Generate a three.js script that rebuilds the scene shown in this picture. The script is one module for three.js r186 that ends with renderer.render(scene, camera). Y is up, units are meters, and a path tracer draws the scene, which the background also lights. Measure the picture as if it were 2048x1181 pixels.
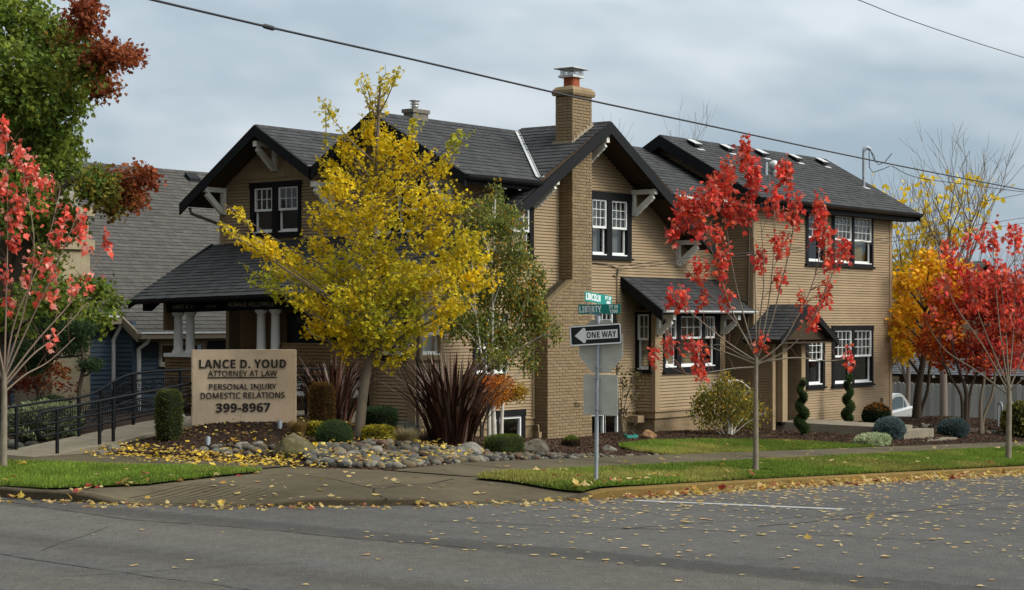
import * as THREE from 'three';
import { TextGeometry } from 'three/addons/geometries/TextGeometry.js';
import { FontLoader } from 'three/addons/loaders/FontLoader.js';
import { MeshSurfaceSampler } from 'three/addons/math/MeshSurfaceSampler.js';
import { mergeGeometries, mergeVertices } from 'three/addons/utils/BufferGeometryUtils.js';

// ------------------------------------------------------------------ camera, sky, sun, exposure
const scene = new THREE.Scene();
const EYE = new THREE.Vector3(0, 2.4, 0);
const FWD = new THREE.Vector3(0.79192, 0, -0.61062), RGT = new THREE.Vector3(0.61062, 0, 0.79192);
const camera = new THREE.PerspectiveCamera(18.11, 1024 / 590, 0.5, 1500);
camera.position.copy(EYE);
camera.lookAt(EYE.clone().add(FWD));
camera.setViewOffset(1024, 590, 0, -26.25, 1024, 590);
camera.updateProjectionMatrix();

const renderer = new THREE.WebGLRenderer({ antialias: true });
renderer.setSize(1024, 590);
renderer.toneMapping = THREE.LinearToneMapping;
renderer.toneMappingExposure = 1.22;
renderer.shadowMap.enabled = true;

// a hash and periodic value noise, seeded
const hash = (x, y, s) => { let h = (x * 374761393 + y * 668265263 + s * 2147483647 + 1013904223) | 0; h = Math.imul(h ^ (h >>> 13), 1274126177); h ^= h >>> 16; return (h >>> 0) / 4294967296; };
function vnoise(x, y, px, py, s) {
  const xi = Math.floor(x), yi = Math.floor(y), fx = x - xi, fy = y - yi;
  const u = fx * fx * (3 - 2 * fx), v = fy * fy * (3 - 2 * fy);
  const w = (a, p) => p ? ((a % p) + p) % p : a;
  const a = hash(w(xi, px), w(yi, py), s), b = hash(w(xi + 1, px), w(yi, py), s), c = hash(w(xi, px), w(yi + 1, py), s), d = hash(w(xi + 1, px), w(yi + 1, py), s);
  return a + (b - a) * u + (c - a) * v + (a - b - c + d) * u * v;
}
function fbm(x, y, p, oct, s) { let r = 0, a = 0.5, t = 0; for (let i = 0; i < oct; i++) { r += a * vnoise(x, y, p, p, s + i); t += a; x *= 2; y *= 2; p *= 2; a *= 0.55; } return r / t; }
function rng(seed) { let a = seed >>> 0; return () => { a = (a + 0x6D2B79F5) | 0; let t = Math.imul(a ^ (a >>> 15), 1 | a); t = (t + Math.imul(t ^ (t >>> 7), 61 | t)) ^ t; return ((t ^ (t >>> 14)) >>> 0) / 4294967296; }; }

const sm01 = t => { t = Math.max(0, Math.min(1, t)); return t * t * (3 - 2 * t); };
const SUN = new THREE.Vector3(0.28, 0.72, 0.92).normalize();
{ // an overcast sky with long banks of grey-blue stratus, brighter overhead and towards the veiled sun
  const W = 2048, H = 1024, d = new Float32Array(W * H * 4);
  for (let j = 0; j < H; j++) {
    const el = ((j + 0.5) / H - 0.5) * Math.PI, y = Math.sin(el), ce = Math.cos(el);
    for (let i = 0; i < W; i++) {
      const az = ((i + 0.5) / W - 0.5) * 2 * Math.PI, x = Math.cos(az) * ce, z = Math.sin(az) * ce;
      const k = 1 / (Math.max(y, 0) + 0.10), px = x * k, pz = z * k;
      // banks run across the view and are long in it
      const u = px * 0.79 - pz * 0.61, v = px * 0.61 + pz * 0.79;
      const n1 = fbm(u * 0.75 + 40, v * 0.22 + 20, 0, 5, 11), n2 = fbm(u * 2.6 + 7, v * 0.7 + 3, 0, 4, 31), n3 = fbm((x * 0.61 + z * 0.79) * 9 + 30, y * 26 + 11 + (x * 0.61 + z * 0.79) * 3, 0, 5, 51);
      let c = 0.30 * n1 + 0.12 * n2 + 0.58 * n3;
      c = Math.min(1, Math.max(0, (c - 0.36) / 0.25));
      const up = Math.min(1, Math.max(0, y));
      const base = 0.41 + 0.88 * Math.pow(up, 0.8);
      const s = Math.max(0, x * SUN.x + y * SUN.y + z * SUN.z);
      const glow = (1 + 1.9 * Math.pow(s, 3)) * (1 - 0.66 * sm01((-x * 0.9 - z * 0.2) * 1.1 + 0.25));  // heavier cloud to the west
      const l = base * glow * (0.80 + 0.32 * c);
      const bl = (1 - 0.75 * c) * (1 - 0.75 * Math.min(1, up * 2.2));                       // thin cloud is bluer
      const warm = 0.5 * Math.pow(s, 2);
      let r = l * (0.93 - 0.23 * bl + 0.06 * warm), g = l * (0.985 - 0.07 * bl + 0.01 * warm), b = l * (1.03 + 0.06 * bl - 0.12 * warm);
      if (y < 0) { const m = Math.min(1, -y * 8); r = r * (1 - m) + 0.10 * m; g = g * (1 - m) + 0.10 * m; b = b * (1 - m) + 0.10 * m; }
      const o = (j * W + i) * 4; d[o] = r; d[o + 1] = g; d[o + 2] = b; d[o + 3] = 1;
    }
  }
  const sky = new THREE.DataTexture(d, W, H, THREE.RGBAFormat, THREE.FloatType);
  sky.mapping = THREE.EquirectangularReflectionMapping;
  sky.magFilter = sky.minFilter = THREE.LinearFilter; sky.needsUpdate = true;
  scene.background = sky; scene.environment = sky;
}
const sun = new THREE.DirectionalLight(new THREE.Color(1, 0.93, 0.82), 1.8);
sun.position.copy(SUN).multiplyScalar(90).add(new THREE.Vector3(33, 0, -22));
sun.target.position.set(33, 0, -22);
sun.castShadow = true; sun.shadow.radius = 30; sun.shadow.mapSize.set(2048, 2048);
Object.assign(sun.shadow.camera, { left: -40, right: 40, top: 35, bottom: -35, near: 5, far: 220 });
scene.add(sun, sun.target);

// ------------------------------------------------------------------ helpers
const V = (x, y, z) => new THREE.Vector3(x, y, z);
const taken = {};
function numbered(n) { n = n.replace(/_\d\d\d$/, ''); const k = taken[n] = (taken[n] ?? -1) + 1; return k ? `${n}_${String(k).padStart(3, '0')}` : n; }
function tag(o, label, category, group, kind) { if (label) o.userData.label = label; if (category) o.userData.category = category; if (group) o.userData.group = group; if (kind) o.userData.kind = kind; return o; }
function thing(name, label, category, p, group) { const o = new THREE.Group(); o.name = numbered(name); o.position.set(...p); scene.add(o); o.updateMatrixWorld(true); return tag(o, label, category, group); }
function shade(o) { o.castShadow = true; o.receiveShadow = true; return o; }
function addMesh(name, geo, mat, parent, kind) {       // geometry given in world places
  const m = shade(new THREE.Mesh(geo, mat));
  const top = !parent || parent === scene;
  m.name = top ? numbered(name) : name;
  if (!top) { parent.updateWorldMatrix(true, false); geo.applyMatrix4(parent.matrixWorld.clone().invert()); }
  (parent || scene).add(m);
  if (kind) m.userData.kind = kind;
  return m;
}
class MB {                                               // collects faces; xf maps local places to the world
  constructor(xf) { this.p = []; this.n = []; this.u = []; this.c = []; this.xf = xf || null; this.col = [1, 1, 1]; }
  v(a) { return this.xf ? V(a[0], a[1], a[2]).applyMatrix4(this.xf) : V(a[0], a[1], a[2]); }
  tri(a, b, c, ua, ub, uc) {
    const A = this.v(a), B = this.v(b), C = this.v(c), n = B.clone().sub(A).cross(C.clone().sub(A)).normalize();
    if (!ua) { const f = q => Math.abs(n.y) > 0.7 ? [q.x, q.z] : Math.abs(n.x) > Math.abs(n.z) ? [q.z, q.y] : [q.x, q.y]; ua = f(A); ub = f(B); uc = f(C); }
    for (const q of [A, B, C]) { this.p.push(q.x, q.y, q.z); this.n.push(n.x, n.y, n.z); this.c.push(...this.col); }
    this.u.push(...ua, ...ub, ...uc); return this;
  }
  quad(a, b, c, d) { return this.tri(a, b, c).tri(a, c, d); }
  box(x0, x1, y0, y1, z0, z1) {
    const a = [x0, y0, z0], b = [x1, y0, z0], c = [x1, y1, z0], d = [x0, y1, z0], e = [x0, y0, z1], f = [x1, y0, z1], g = [x1, y1, z1], h = [x0, y1, z1];
    return this.quad(e, f, g, h).quad(b, a, d, c).quad(a, e, h, d).quad(f, b, c, g).quad(h, g, c, d).quad(a, b, f, e);
  }
  prism(prof, x0, x1) {                                  // prof: [[y, z] ...] going round counter-clockwise seen from +x
    const n = prof.length;
    for (let i = 0; i < n; i++) { const [y0, z0] = prof[i], [y1, z1] = prof[(i + 1) % n]; this.quad([x0, y0, z0], [x0, y1, z1], [x1, y1, z1], [x1, y0, z0]); }
    for (let i = 1; i < n - 1; i++) { this.tri([x1, ...prof[0]], [x1, ...prof[i]], [x1, ...prof[i + 1]]); this.tri([x0, ...prof[0]], [x0, ...prof[i + 1]], [x0, ...prof[i]]); }
    return this;
  }
  slab(poly, d) {                                        // convex polygon of places, thickened by the vector d
    const q = poly.map(a => [a[0] + d[0], a[1] + d[1], a[2] + d[2]]), n = poly.length;
    for (let i = 1; i < n - 1; i++) { this.tri(poly[0], poly[i], poly[i + 1]); this.tri(q[0], q[i + 1], q[i]); }
    for (let i = 0; i < n; i++) { const j = (i + 1) % n; this.quad(poly[j], poly[i], q[i], q[j]); }
    return this;
  }
  tube(pts, r, sides = 6, cap = true) {                  // tapered limb through pts with radii r (number or list)
    const P = pts.map(a => a.isVector3 ? a : V(...a)); if (this.xf) P.forEach((q, i) => P[i] = q.clone().applyMatrix4(this.xf));
    const R = i => Array.isArray(r) ? r[Math.min(i, r.length - 1)] : r, rings = [];
    let nrm = null, len = 0;
    for (let i = 0; i < P.length; i++) {
      const t = P[Math.min(i + 1, P.length - 1)].clone().sub(P[Math.max(i - 1, 0)]).normalize();
      if (!nrm) nrm = Math.abs(t.y) > 0.9 ? V(1, 0, 0) : V(0, 1, 0);
      nrm = nrm.clone().addScaledVector(t, -nrm.dot(t)).normalize();
      const bin = t.clone().cross(nrm), ring = [];
      if (i) len += P[i].distanceTo(P[i - 1]);
      for (let k = 0; k <= sides; k++) { const a = k / sides * 2 * Math.PI, d = nrm.clone().multiplyScalar(Math.cos(a)).addScaledVector(bin, Math.sin(a)); ring.push({ q: P[i].clone().addScaledVector(d, R(i)), d, uv: [k / sides * 2 * Math.PI * R(0), len] }); }
      rings.push(ring);
    }
    const put = (o) => { this.p.push(o.q.x, o.q.y, o.q.z); this.n.push(o.d.x, o.d.y, o.d.z); this.u.push(...o.uv); this.c.push(...this.col); };
    for (let i = 0; i + 1 < rings.length; i++) for (let k = 0; k < sides; k++) { const a = rings[i][k], b = rings[i][k + 1], c = rings[i + 1][k + 1], d = rings[i + 1][k]; put(a); put(b); put(c); put(a); put(c); put(d); }
    if (cap) for (const [ring, q, s] of [[rings[0], P[0], 1], [rings.at(-1), P.at(-1), -1]]) { const x = this.xf; this.xf = null; for (let k = 0; k < sides; k++) { const a = ring[k].q, b = ring[k + 1].q; s > 0 ? this.tri(q.toArray(), b.toArray(), a.toArray()) : this.tri(q.toArray(), a.toArray(), b.toArray()); } this.xf = x; }
    return this;
  }
  geo() {
    const g = new THREE.BufferGeometry();
    g.setAttribute('position', new THREE.Float32BufferAttribute(this.p, 3)); g.setAttribute('normal', new THREE.Float32BufferAttribute(this.n, 3));
    g.setAttribute('uv', new THREE.Float32BufferAttribute(this.u, 2)); g.setAttribute('color', new THREE.Float32BufferAttribute(this.c, 3));
    return g;
  }
  build(name, mat, parent, kind) { return addMesh(name, this.geo(), mat, parent, kind); }
}
const WEST = x => new THREE.Matrix4().makeRotationY(-Math.PI / 2).setPosition(x, 0, 0);   // local x = world z, local z points to -x
const SOUTH = z => new THREE.Matrix4().makeTranslation(0, 0, z);                          // local x = world x, local z points to +z
const at = (px, py, Z) => EYE.clone().addScaledVector(FWD, Z).addScaledVector(RGT, Z * (px - 1024) / 3704).add(V(0, Z * (643 - py) / 3704, 0));

// ------------------------------------------------------------------ materials
function dataTex(n, fn, srgb = true) {
  const d = new Uint8Array(n * n * 4);
  for (let j = 0; j < n; j++) for (let i = 0; i < n; i++) { const c = fn(i / n, j / n), o = (j * n + i) * 4; for (let k = 0; k < 3; k++) d[o + k] = Math.max(0, Math.min(255, (Array.isArray(c) ? c[k] : c) * 255)); d[o + 3] = 255; }
  const t = new THREE.DataTexture(d, n, n, THREE.RGBAFormat); t.wrapS = t.wrapT = THREE.RepeatWrapping; t.magFilter = THREE.LinearFilter; t.minFilter = THREE.LinearFilter; if (srgb) t.colorSpace = THREE.SRGBColorSpace; t.needsUpdate = true; return t;
}
const rep = (t, mx, my = mx) => { const c = t.clone(); c.repeat.set(1 / mx, 1 / my); c.needsUpdate = true; return c; };
const soft = dataTex(256, (u, v) => 0.86 + 0.28 * (fbm(u * 4, v * 4, 4, 5, 3) - 0.5), false);       // gentle unevenness
const blotch = dataTex(512, (u, v) => { const a = fbm(u * 5, v * 5, 5, 6, 5), b = fbm(u * 40, v * 40, 40, 3, 9); return 0.78 + 0.42 * (a - 0.5) + 0.22 * (b - 0.5); }, false);
const grain = dataTex(512, (u, v) => { const b = fbm(u * 96, v * 96, 96, 2, 19), a = fbm(u * 6, v * 6, 6, 4, 13); const k = hash(Math.floor(u * 512), Math.floor(v * 512), 4); return 0.64 + 0.75 * (b - 0.5) + 0.25 * (a - 0.5) + (k > 0.93 ? 0.30 : 0) - (k < 0.08 ? 0.26 : 0); }, false);
const streak = dataTex(256, (u, v) => 0.75 + 0.5 * (fbm(u * 24, v * 3, 24, 3, 23) - 0.5), false);
const C = (r, g, b) => new THREE.Color().setRGB(r, g, b);
const mat = (c, rough = 0.85, o = {}) => new THREE.MeshPhysicalMaterial({ color: c, roughness: rough, side: THREE.DoubleSide, specularIntensity: rough > 0.6 ? 0.3 : 0.65, ...o });
const M = {
  siding: mat(C(0.335, 0.243, 0.148), 0.75, { map: rep(soft, 1.7, 0.9), vertexColors: true, bumpMap: rep(soft, 0.5), bumpScale: 0.004 }),
  brick: mat(C(0.305, 0.22, 0.125), 0.88, { map: rep(blotch, 0.6), bumpMap: rep(grain, 0.35), bumpScale: 0.006, vertexColors: true }),
  mortar: mat(C(0.15, 0.10, 0.05), 0.95, { map: rep(blotch, 0.5) }),
  stucco: mat(C(0.30, 0.215, 0.125), 0.9, { map: rep(blotch, 2.2), bumpMap: rep(grain, 0.6), bumpScale: 0.006 }),
  tanTrim: mat(C(0.30, 0.217, 0.127), 0.7, { map: rep(soft, 1.2) }),
  black: mat(C(0.008, 0.008, 0.009), 0.65, { map: rep(soft, 0.8) }),
  blackGutter: mat(C(0.008, 0.008, 0.009), 0.4),
  white: mat(C(0.84, 0.84, 0.81), 0.5, { map: rep(soft, 0.7) }),
  vinyl: mat(C(0.80, 0.80, 0.78), 0.4, { map: rep(soft, 1.1) }),
  bracket: mat(C(0.82, 0.80, 0.73), 0.7, { map: rep(blotch, 0.8) }),
  shingle: mat(C(0.066, 0.066, 0.068), 0.93, { map: rep(grain, 0.5), vertexColors: true }),
  shingleN: mat(C(0.105, 0.098, 0.088), 0.95, { map: rep(grain, 0.6), vertexColors: true }),
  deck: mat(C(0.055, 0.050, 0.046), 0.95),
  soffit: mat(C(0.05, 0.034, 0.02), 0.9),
  glass: new THREE.MeshPhysicalMaterial({ color: C(0.92, 0.95, 0.94), roughness: 0.03, transmission: 1, thickness: 0, ior: 1.52, side: THREE.DoubleSide }),
  room: mat(C(0.020, 0.019, 0.018), 0.95),
  curtain: mat(C(0.13, 0.13, 0.12), 0.95),
  tin: mat(C(0.62, 0.62, 0.60), 0.45, { metalness: 0.5, map: rep(blotch, 0.5) }),
  galv: mat(C(0.40, 0.43, 0.46), 0.5, { metalness: 0.45, map: rep(blotch, 0.4) }),
  signBack: mat(C(0.60, 0.60, 0.52), 0.6, { metalness: 0.15, map: rep(soft, 0.4) }),
  terracotta: mat(C(0.36, 0.10, 0.045), 0.8, { map: rep(blotch, 0.4) }),
  concrete: mat(C(0.120, 0.098, 0.060), 0.9, { map: rep(blotch, 2.3), bumpMap: rep(grain, 0.4), bumpScale: 0.003, vertexColors: true }),
  concreteL: mat(C(0.24, 0.205, 0.148), 0.9, { map: rep(blotch, 1.6), bumpMap: rep(grain, 0.4), bumpScale: 0.003 }),
  kerb: mat(C(0.10, 0.08, 0.048), 0.95, { map: rep(blotch, 0.7), bumpMap: rep(grain, 0.3), bumpScale: 0.01 }),
  asphalt: mat(C(0.152, 0.138, 0.118), 0.9, { map: rep(grain, 0.8), bumpMap: rep(grain, 0.8), bumpScale: 0.014, vertexColors: true }),
  mulch: mat(C(0.060, 0.036, 0.023), 1, { map: rep(grain, 0.7), bumpMap: rep(grain, 0.9), bumpScale: 0.03, vertexColors: true }),
  soil: mat(C(0.08, 0.075, 0.05), 1, { map: rep(blotch, 3) }),
  turf: mat(C(0.075, 0.115, 0.016), 1, { map: rep(grain, 0.5), bumpMap: rep(grain, 0.4), bumpScale: 0.02 }),
  bark: mat(C(0.22, 0.175, 0.125), 0.95, { map: rep(streak, 0.25, 0.8), bumpMap: rep(streak, 0.12, 0.5), bumpScale: 0.012 }),
  barkYoung: mat(C(0.25, 0.21, 0.155), 0.85, { map: rep(blotch, 0.3), bumpMap: rep(blotch, 0.2), bumpScale: 0.004 }),
  barkDark: mat(C(0.085, 0.065, 0.048), 0.95, { map: rep(streak, 0.3, 0.9), bumpMap: rep(streak, 0.2, 0.6), bumpScale: 0.01 }),
  barkWhite: mat(C(0.62, 0.58, 0.50), 0.8, { map: rep(blotch, 0.35) }),
  twig: mat(C(0.16, 0.085, 0.055), 0.9),
  twigGrey: mat(C(0.20, 0.17, 0.15), 0.9),
  iron: mat(C(0.006, 0.0065, 0.0075), 0.6, { specularIntensity: 0.3 }),
  cable: mat(C(0.018, 0.018, 0.02), 0.6),
};
const leafMat = () => new THREE.MeshPhysicalMaterial({ color: 0xffffff, roughness: 0.85, specularIntensity: 0.25, side: THREE.DoubleSide, transmission: 0.42, thickness: 0 });
// ------------------------------------------------------------------ the lie of the land
const roadY = x => { const t = Math.max(-30, x - 21); return Math.max(-3.5, -0.043 * (Math.sqrt(t * t + 4) + t) / 2 + 0.002); };
const CP = [[20.5, -32, .17], [20.5, -29, .17], [20.5, -26.5, .17], [20.5, -24.3, .17], [20.5, -22, .16], [20.6, -20, .15], [21.3, -18.9, .14], [23.15, -18.5, .14], [25, -18.5, .06], [27, -18.5, -.02], [31.6, -18.5, -.22], [36, -18.5, -.36], [39.3, -18.5, -.46], [44, -18.5, -.64], [50, -18.5, -.86], [58, -18.5, -1.15],
  [28, -24.2, .2], [30, -24, 0], [32, -23.7, -.14], [36, -23.5, -.16], [39, -23.6, -.25], [43, -22.9, -.28], [47, -22.9, -.3], [47, -26, -.4], [58, -24, -1.0], [52, -30, -.75], [60, -30, -1.0], [49, -23, -.32], [50, -21, -.42], [47, -20.5, -.42],
  [23, -24.4, .56], [21.9, -23.6, .40], [23.9, -21.8, .40], [22.2, -21, .25], [25, -20.3, .22], [26, -23, .42], [25, -26, .52], [27.5, -27.5, .45], [27.5, -31, .4], [24, -28.5, .4], [22, -26.5, .3], [24, -34, .3], [30, -36, .2], [36, -21, -.22], [32, -21, -.12], [28, -21, .06], [43, -20.5, -.33]];
const tps = r2 => r2 > 1e-12 ? 0.5 * r2 * Math.log(r2) : 0;
const TW = (() => {                                       // smooth surface through the spot heights
  const n = CP.length, N = n + 3, A = Array.from({ length: N }, () => new Float64Array(N + 1));
  for (let i = 0; i < n; i++) { for (let j = 0; j < n; j++) A[i][j] = tps((CP[i][0] - CP[j][0]) ** 2 + (CP[i][1] - CP[j][1]) ** 2) + (i === j ? 0.3 : 0); A[i][n] = A[n][i] = 1; A[i][n + 1] = A[n + 1][i] = CP[i][0]; A[i][n + 2] = A[n + 2][i] = CP[i][1]; A[i][N] = CP[i][2]; }
  for (let c = 0; c < N; c++) { let p = c; for (let r = c; r < N; r++) if (Math.abs(A[r][c]) > Math.abs(A[p][c])) p = r; [A[c], A[p]] = [A[p], A[c]]; for (let r = 0; r < N; r++) if (r !== c) { const f = A[r][c] / A[c][c]; if (f) for (let k = c; k <= N; k++) A[r][k] -= f * A[c][k]; } }
  return A.map((r, i) => r[N] / r[i]);
})();
const yardY = (x, z) => { const n = CP.length; let y = TW[n] + TW[n + 1] * x + TW[n + 2] * z; for (let i = 0; i < n; i++) y += TW[i] * tps((CP[i][0] - x) ** 2 + (CP[i][1] - z) ** 2); return y; };
const KZ = -14.42;                                        // near edge of the kerb along the side street
const sm = (a, b, x) => { const t = Math.max(0, Math.min(1, (x - a) / (b - a))); return t * t * (3 - 2 * t); };
const innerY = x => x < 21 ? 0.15 : 0.14 - 0.037 * (x - 23.15) * sm(21, 24, x), outerY = x => 0.125 - 0.034 * Math.max(0, x - 21.7) * sm(20, 23, x);
function stripY(x, z) { const k = roadY(x) + 0.115; return z > -16.95 ? k + (outerY(x) - k) * Math.min(1, (z - KZ) / (-16.95 - KZ)) : outerY(x) + (innerY(x) - outerY(x)) * Math.min(1, (z + 16.95) / -1.55); }

// splits triangles until no edge is longer than cell, then lifts them onto yf
function sheetGeo(poly, cell, yf, colf) {
  const P = poly.map(a => new THREE.Vector2(...a)), T = THREE.ShapeUtils.triangulateShape(P, []), out = [];
  const split = (a, b, c, k) => {
    const ab = a.distanceTo(b), bc = b.distanceTo(c), ca = c.distanceTo(a), m = Math.max(ab, bc, ca), mz = typeof cell === 'function' ? cell((a.x + b.x + c.x) / 3, (a.y + b.y + c.y) / 3) : cell;
    if (m < mz || k > 22) { out.push(a, b, c); return; }
    if (m === ab) { const q = a.clone().add(b).multiplyScalar(.5); split(a, q, c, k + 1); split(q, b, c, k + 1); }
    else if (m === bc) { const q = b.clone().add(c).multiplyScalar(.5); split(a, b, q, k + 1); split(a, q, c, k + 1); }
    else { const q = c.clone().add(a).multiplyScalar(.5); split(a, b, q, k + 1); split(q, b, c, k + 1); }
  };
  for (const [a, b, c] of T) split(P[a], P[b], P[c], 0);
  const pos = [], uv = [], col = [];
  for (let i = 0; i < out.length; i += 3) {
    let t = [out[i], out[i + 1], out[i + 2]];
    const cr = (t[1].x - t[0].x) * (t[2].y - t[0].y) - (t[1].y - t[0].y) * (t[2].x - t[0].x);
    if (cr > 0) t = [t[0], t[2], t[1]];
    for (const q of t) { pos.push(q.x, yf(q.x, q.y), q.y); uv.push(q.x, q.y); col.push(...(colf ? colf(q.x, q.y) : [1, 1, 1])); }
  }
  let g = new THREE.BufferGeometry();
  g.setAttribute('position', new THREE.Float32BufferAttribute(pos, 3)); g.setAttribute('uv', new THREE.Float32BufferAttribute(uv, 2)); g.setAttribute('color', new THREE.Float32BufferAttribute(col, 3));
  g = mergeVertices(g, 1e-4); g.computeVertexNormals(); return g;
}
const sheet = (name, poly, cell, yf, m, colf) => tag(addMesh(name, sheetGeo(poly, cell, yf, colf), m), null, null, null, 'structure');
const inPoly = (poly, x, z) => { let c = false; for (let i = 0, j = poly.length - 1; i < poly.length; j = i++) { const [a, b] = poly[i], [d, e] = poly[j]; if ((b > z) !== (e > z) && x < (d - a) * (z - b) / (e - b) + a) c = !c; } return c; };

// everything beyond, out to the horizon
sheet('ground', [[-400, -400], [500, -400], [500, 400], [-400, 400]], (x, z) => Math.hypot(x - 30, z + 20) < 60 ? 6 : 60, (x, z) => roadY(x) - 0.45, M.soil);

// asphalt with worn wheel paths, patches and tar lines
const tone = k => [k, k, k * 1.0];
function asphaltTone(x, z) {
  let k = 1 + 0.34 * (fbm(x * 0.35, z * 0.35, 0, 4, 71) - 0.5);
  let b = 0;                                              // how blue and polished
  const wp = (c, w) => Math.exp(-(((x - c) / w) ** 2));
  const wob = 0.25 * (vnoise(z * 0.25, 3, 0, 0, 77) - 0.5);
  for (const c of [10.2, 11.9, 13.35]) b += 0.5 * wp(c + wob + 0.0 * z, 0.33) * (0.6 + vnoise(z * 0.4, c, 0, 0, 78));
  if (x > 15.6 + 0.35 * Math.sin(z * 0.12)) { b += 0.45; k *= 0.93; }       // the side street is a greyer, smoother mat
  if (Math.abs(x - 15.45 - 0.3 * (z + 20) * 0.02) < 0.35) { k *= 0.72; }
  if (Math.abs(x - 12.6 - 0.3 * (vnoise(z * .3, 9, 0, 0, 79) - .5)) < 0.28) k *= 0.80;
  k *= 1 - 0.16 * sm(0.45, 0.8, fbm(x * 1.6, z * 0.18, 0, 3, 75));
  if (x > 20 && Math.abs(z + 11.8) < 0.5) { k *= 0.92; b += 0.15; }
  b = Math.min(1, b);
  return [k * (1 - 0.06 * b), k * (1 + 0.02 * b), k * (1 + 0.16 * b)];
}
const ARC = [[15.72, -60], [15.72, -30], [15.74, -24], [15.76, -21.2], [15.86, -20.1], [16.08, -19.1], [16.42, -18.25], [16.92, -17.45], [17.5, -16.75], [18.2, -16.0], [19.0, -15.35], [19.9, -14.85], [21, -14.5], [22, KZ], [26, KZ], [32, KZ], [40, KZ], [50, KZ], [64, KZ], [110, KZ]];
sheet('road', [[2, -60], ...ARC.slice(0, 18).map(([x, z]) => [x + (z < -17 ? 0.15 : 0.0), z - (x > 17 ? 0.15 : 0)]), [64, -2], [40, -1], [2, 0]], (x, z) => x < 18 && z > -32 ? 0.22 : x < 38 && z > -20 ? 0.4 : 2, (x, z) => roadY(x), M.asphalt, asphaltTone);
sheet('road', [[64, KZ - .15], [110, KZ - .15], [110, 30], [2, 30], [2, 0], [40, -1], [64, -2]], 6, (x, z) => roadY(x), M.asphalt);
{ // white stop line worn thin
  const p = [[19.75, -13.55], [20.05, -13.40], [20.60, -10.55], [20.25, -10.60]];
  const q = new MB(), m = mat(C(0.46, 0.46, 0.45), 0.8, { map: rep(grain, 0.5) });
  sheet('road_marking', [[20.86, -14.03], [21.03, -14.04], [21.92, -11.35], [21.70, -11.32]], 0.4, (x, z) => roadY(x) + 0.006, m);
}
{ // hairline cracks and tar seams in the road
  const b = new MB(), r = rng(17); b.col = [.42, .41, .40];
  for (const [x, z, a, n, w] of [[15.5, -24, 1.62, 70, .011], [12.55, -22, 1.60, 70, .008], [16.6, -15.2, 1.15, 40, .008], [17.5, -12.2, .35, 40, .009], [19, -11.0, .12, 60, .011], [24, -12.7, .9, 16, .007], [14.3, -17, 2.5, 14, .006], [22.5, -10.5, 1.9, 18, .007], [11.2, -14, .5, 14, .006]]) {
    let p = [x, z], d = a; for (let i = 0; i < n; i++) { d += (r() - .5) * .28; d += (a - d) * .2; const q = [p[0] + Math.cos(d) * .17, p[1] + Math.sin(d) * .17], nx = -Math.sin(d) * w * (.5 + r()), nz = Math.cos(d) * w * (.5 + r()); if (q[1] > KZ + .1 || q[0] < 15.4) b.quad([p[0] - nx, roadY(p[0]) + .004, p[1] - nz], [p[0] + nx, roadY(p[0]) + .004, p[1] + nz], [q[0] + nx, roadY(q[0]) + .004, q[1] + nz], [q[0] - nx, roadY(q[0]) + .004, q[1] - nz]); p = q; }
  }
  b.build('road_crack', M.asphalt, scene.getObjectByName('road'), 'stuff');
}
// kerb, dropped at the two corner ramps, and stained yellow where parking ends
{
  const pts = []; let acc = 0;
  for (let i = 0; i + 1 < ARC.length; i++) { const [a, b] = ARC[i], [c, d] = ARC[i + 1], n = Math.max(1, Math.ceil(Math.hypot(c - a, d - b) / 0.35)); for (let k = 0; k < n; k++) pts.push([a + (c - a) * k / n, b + (d - b) * k / n]); }
  const kh = (x, z) => { // height of the kerb above the road
    const d1 = Math.hypot(x - 16.55, z + 18.15), d2 = Math.hypot(x - 19.6, z + 15.0);
    return 0.012 + 0.11 * sm(0.75, 1.7, d1) * sm(0.7, 1.6, d2) * (x < 19.2 && z > -18 ? 0.75 : 1);
  };
  const g = new MB(), y = new MB();
  for (let i = 0; i + 1 < pts.length; i++) {
    const b = pts[i][0] > 20.6 && pts[i][0] < 64 ? y : g; const q = [];
    for (const j of [i, i + 1]) {
      const [x, z] = pts[j], a = pts[Math.max(0, j - 1)], c = pts[Math.min(pts.length - 1, j + 1)], L = Math.hypot(c[0] - a[0], c[1] - a[1]), nx = (c[1] - a[1]) / L, nz = -(c[0] - a[0]) / L; // towards the pavement
      const s = nx * (24 - x) + nz * (-24 - z) > 0 ? 1 : -1, h = kh(x, z), Y = roadY(x), w = (hash(j, 3, 5) - .5) * 0.012;
      q.push([[x, Y - 0.2, z], [x + s * nx * 0.012, Y + h - 0.02 + w, z + s * nz * 0.012], [x + s * nx * 0.03, Y + h + w, z + s * nz * 0.03], [x + s * nx * 0.17, Y + h + 0.006, z + s * nz * 0.17], [x + s * nx * 0.17, Y - 0.2, z + s * nz * 0.17]]);
    }
    for (let k = 0; k < 4; k++) b.quad(q[0][k], q[1][k], q[1][k + 1], q[0][k + 1]);
  }
  tag(g.build('kerb', M.kerb), null, null, null, 'structure');
  tag(y.build('kerb', mat(C(0.24, 0.155, 0.045), 0.95, { map: rep(blotch, 0.5), bumpMap: rep(grain, 0.3), bumpScale: 0.01 })), null, null, null, 'structure');
}
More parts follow.
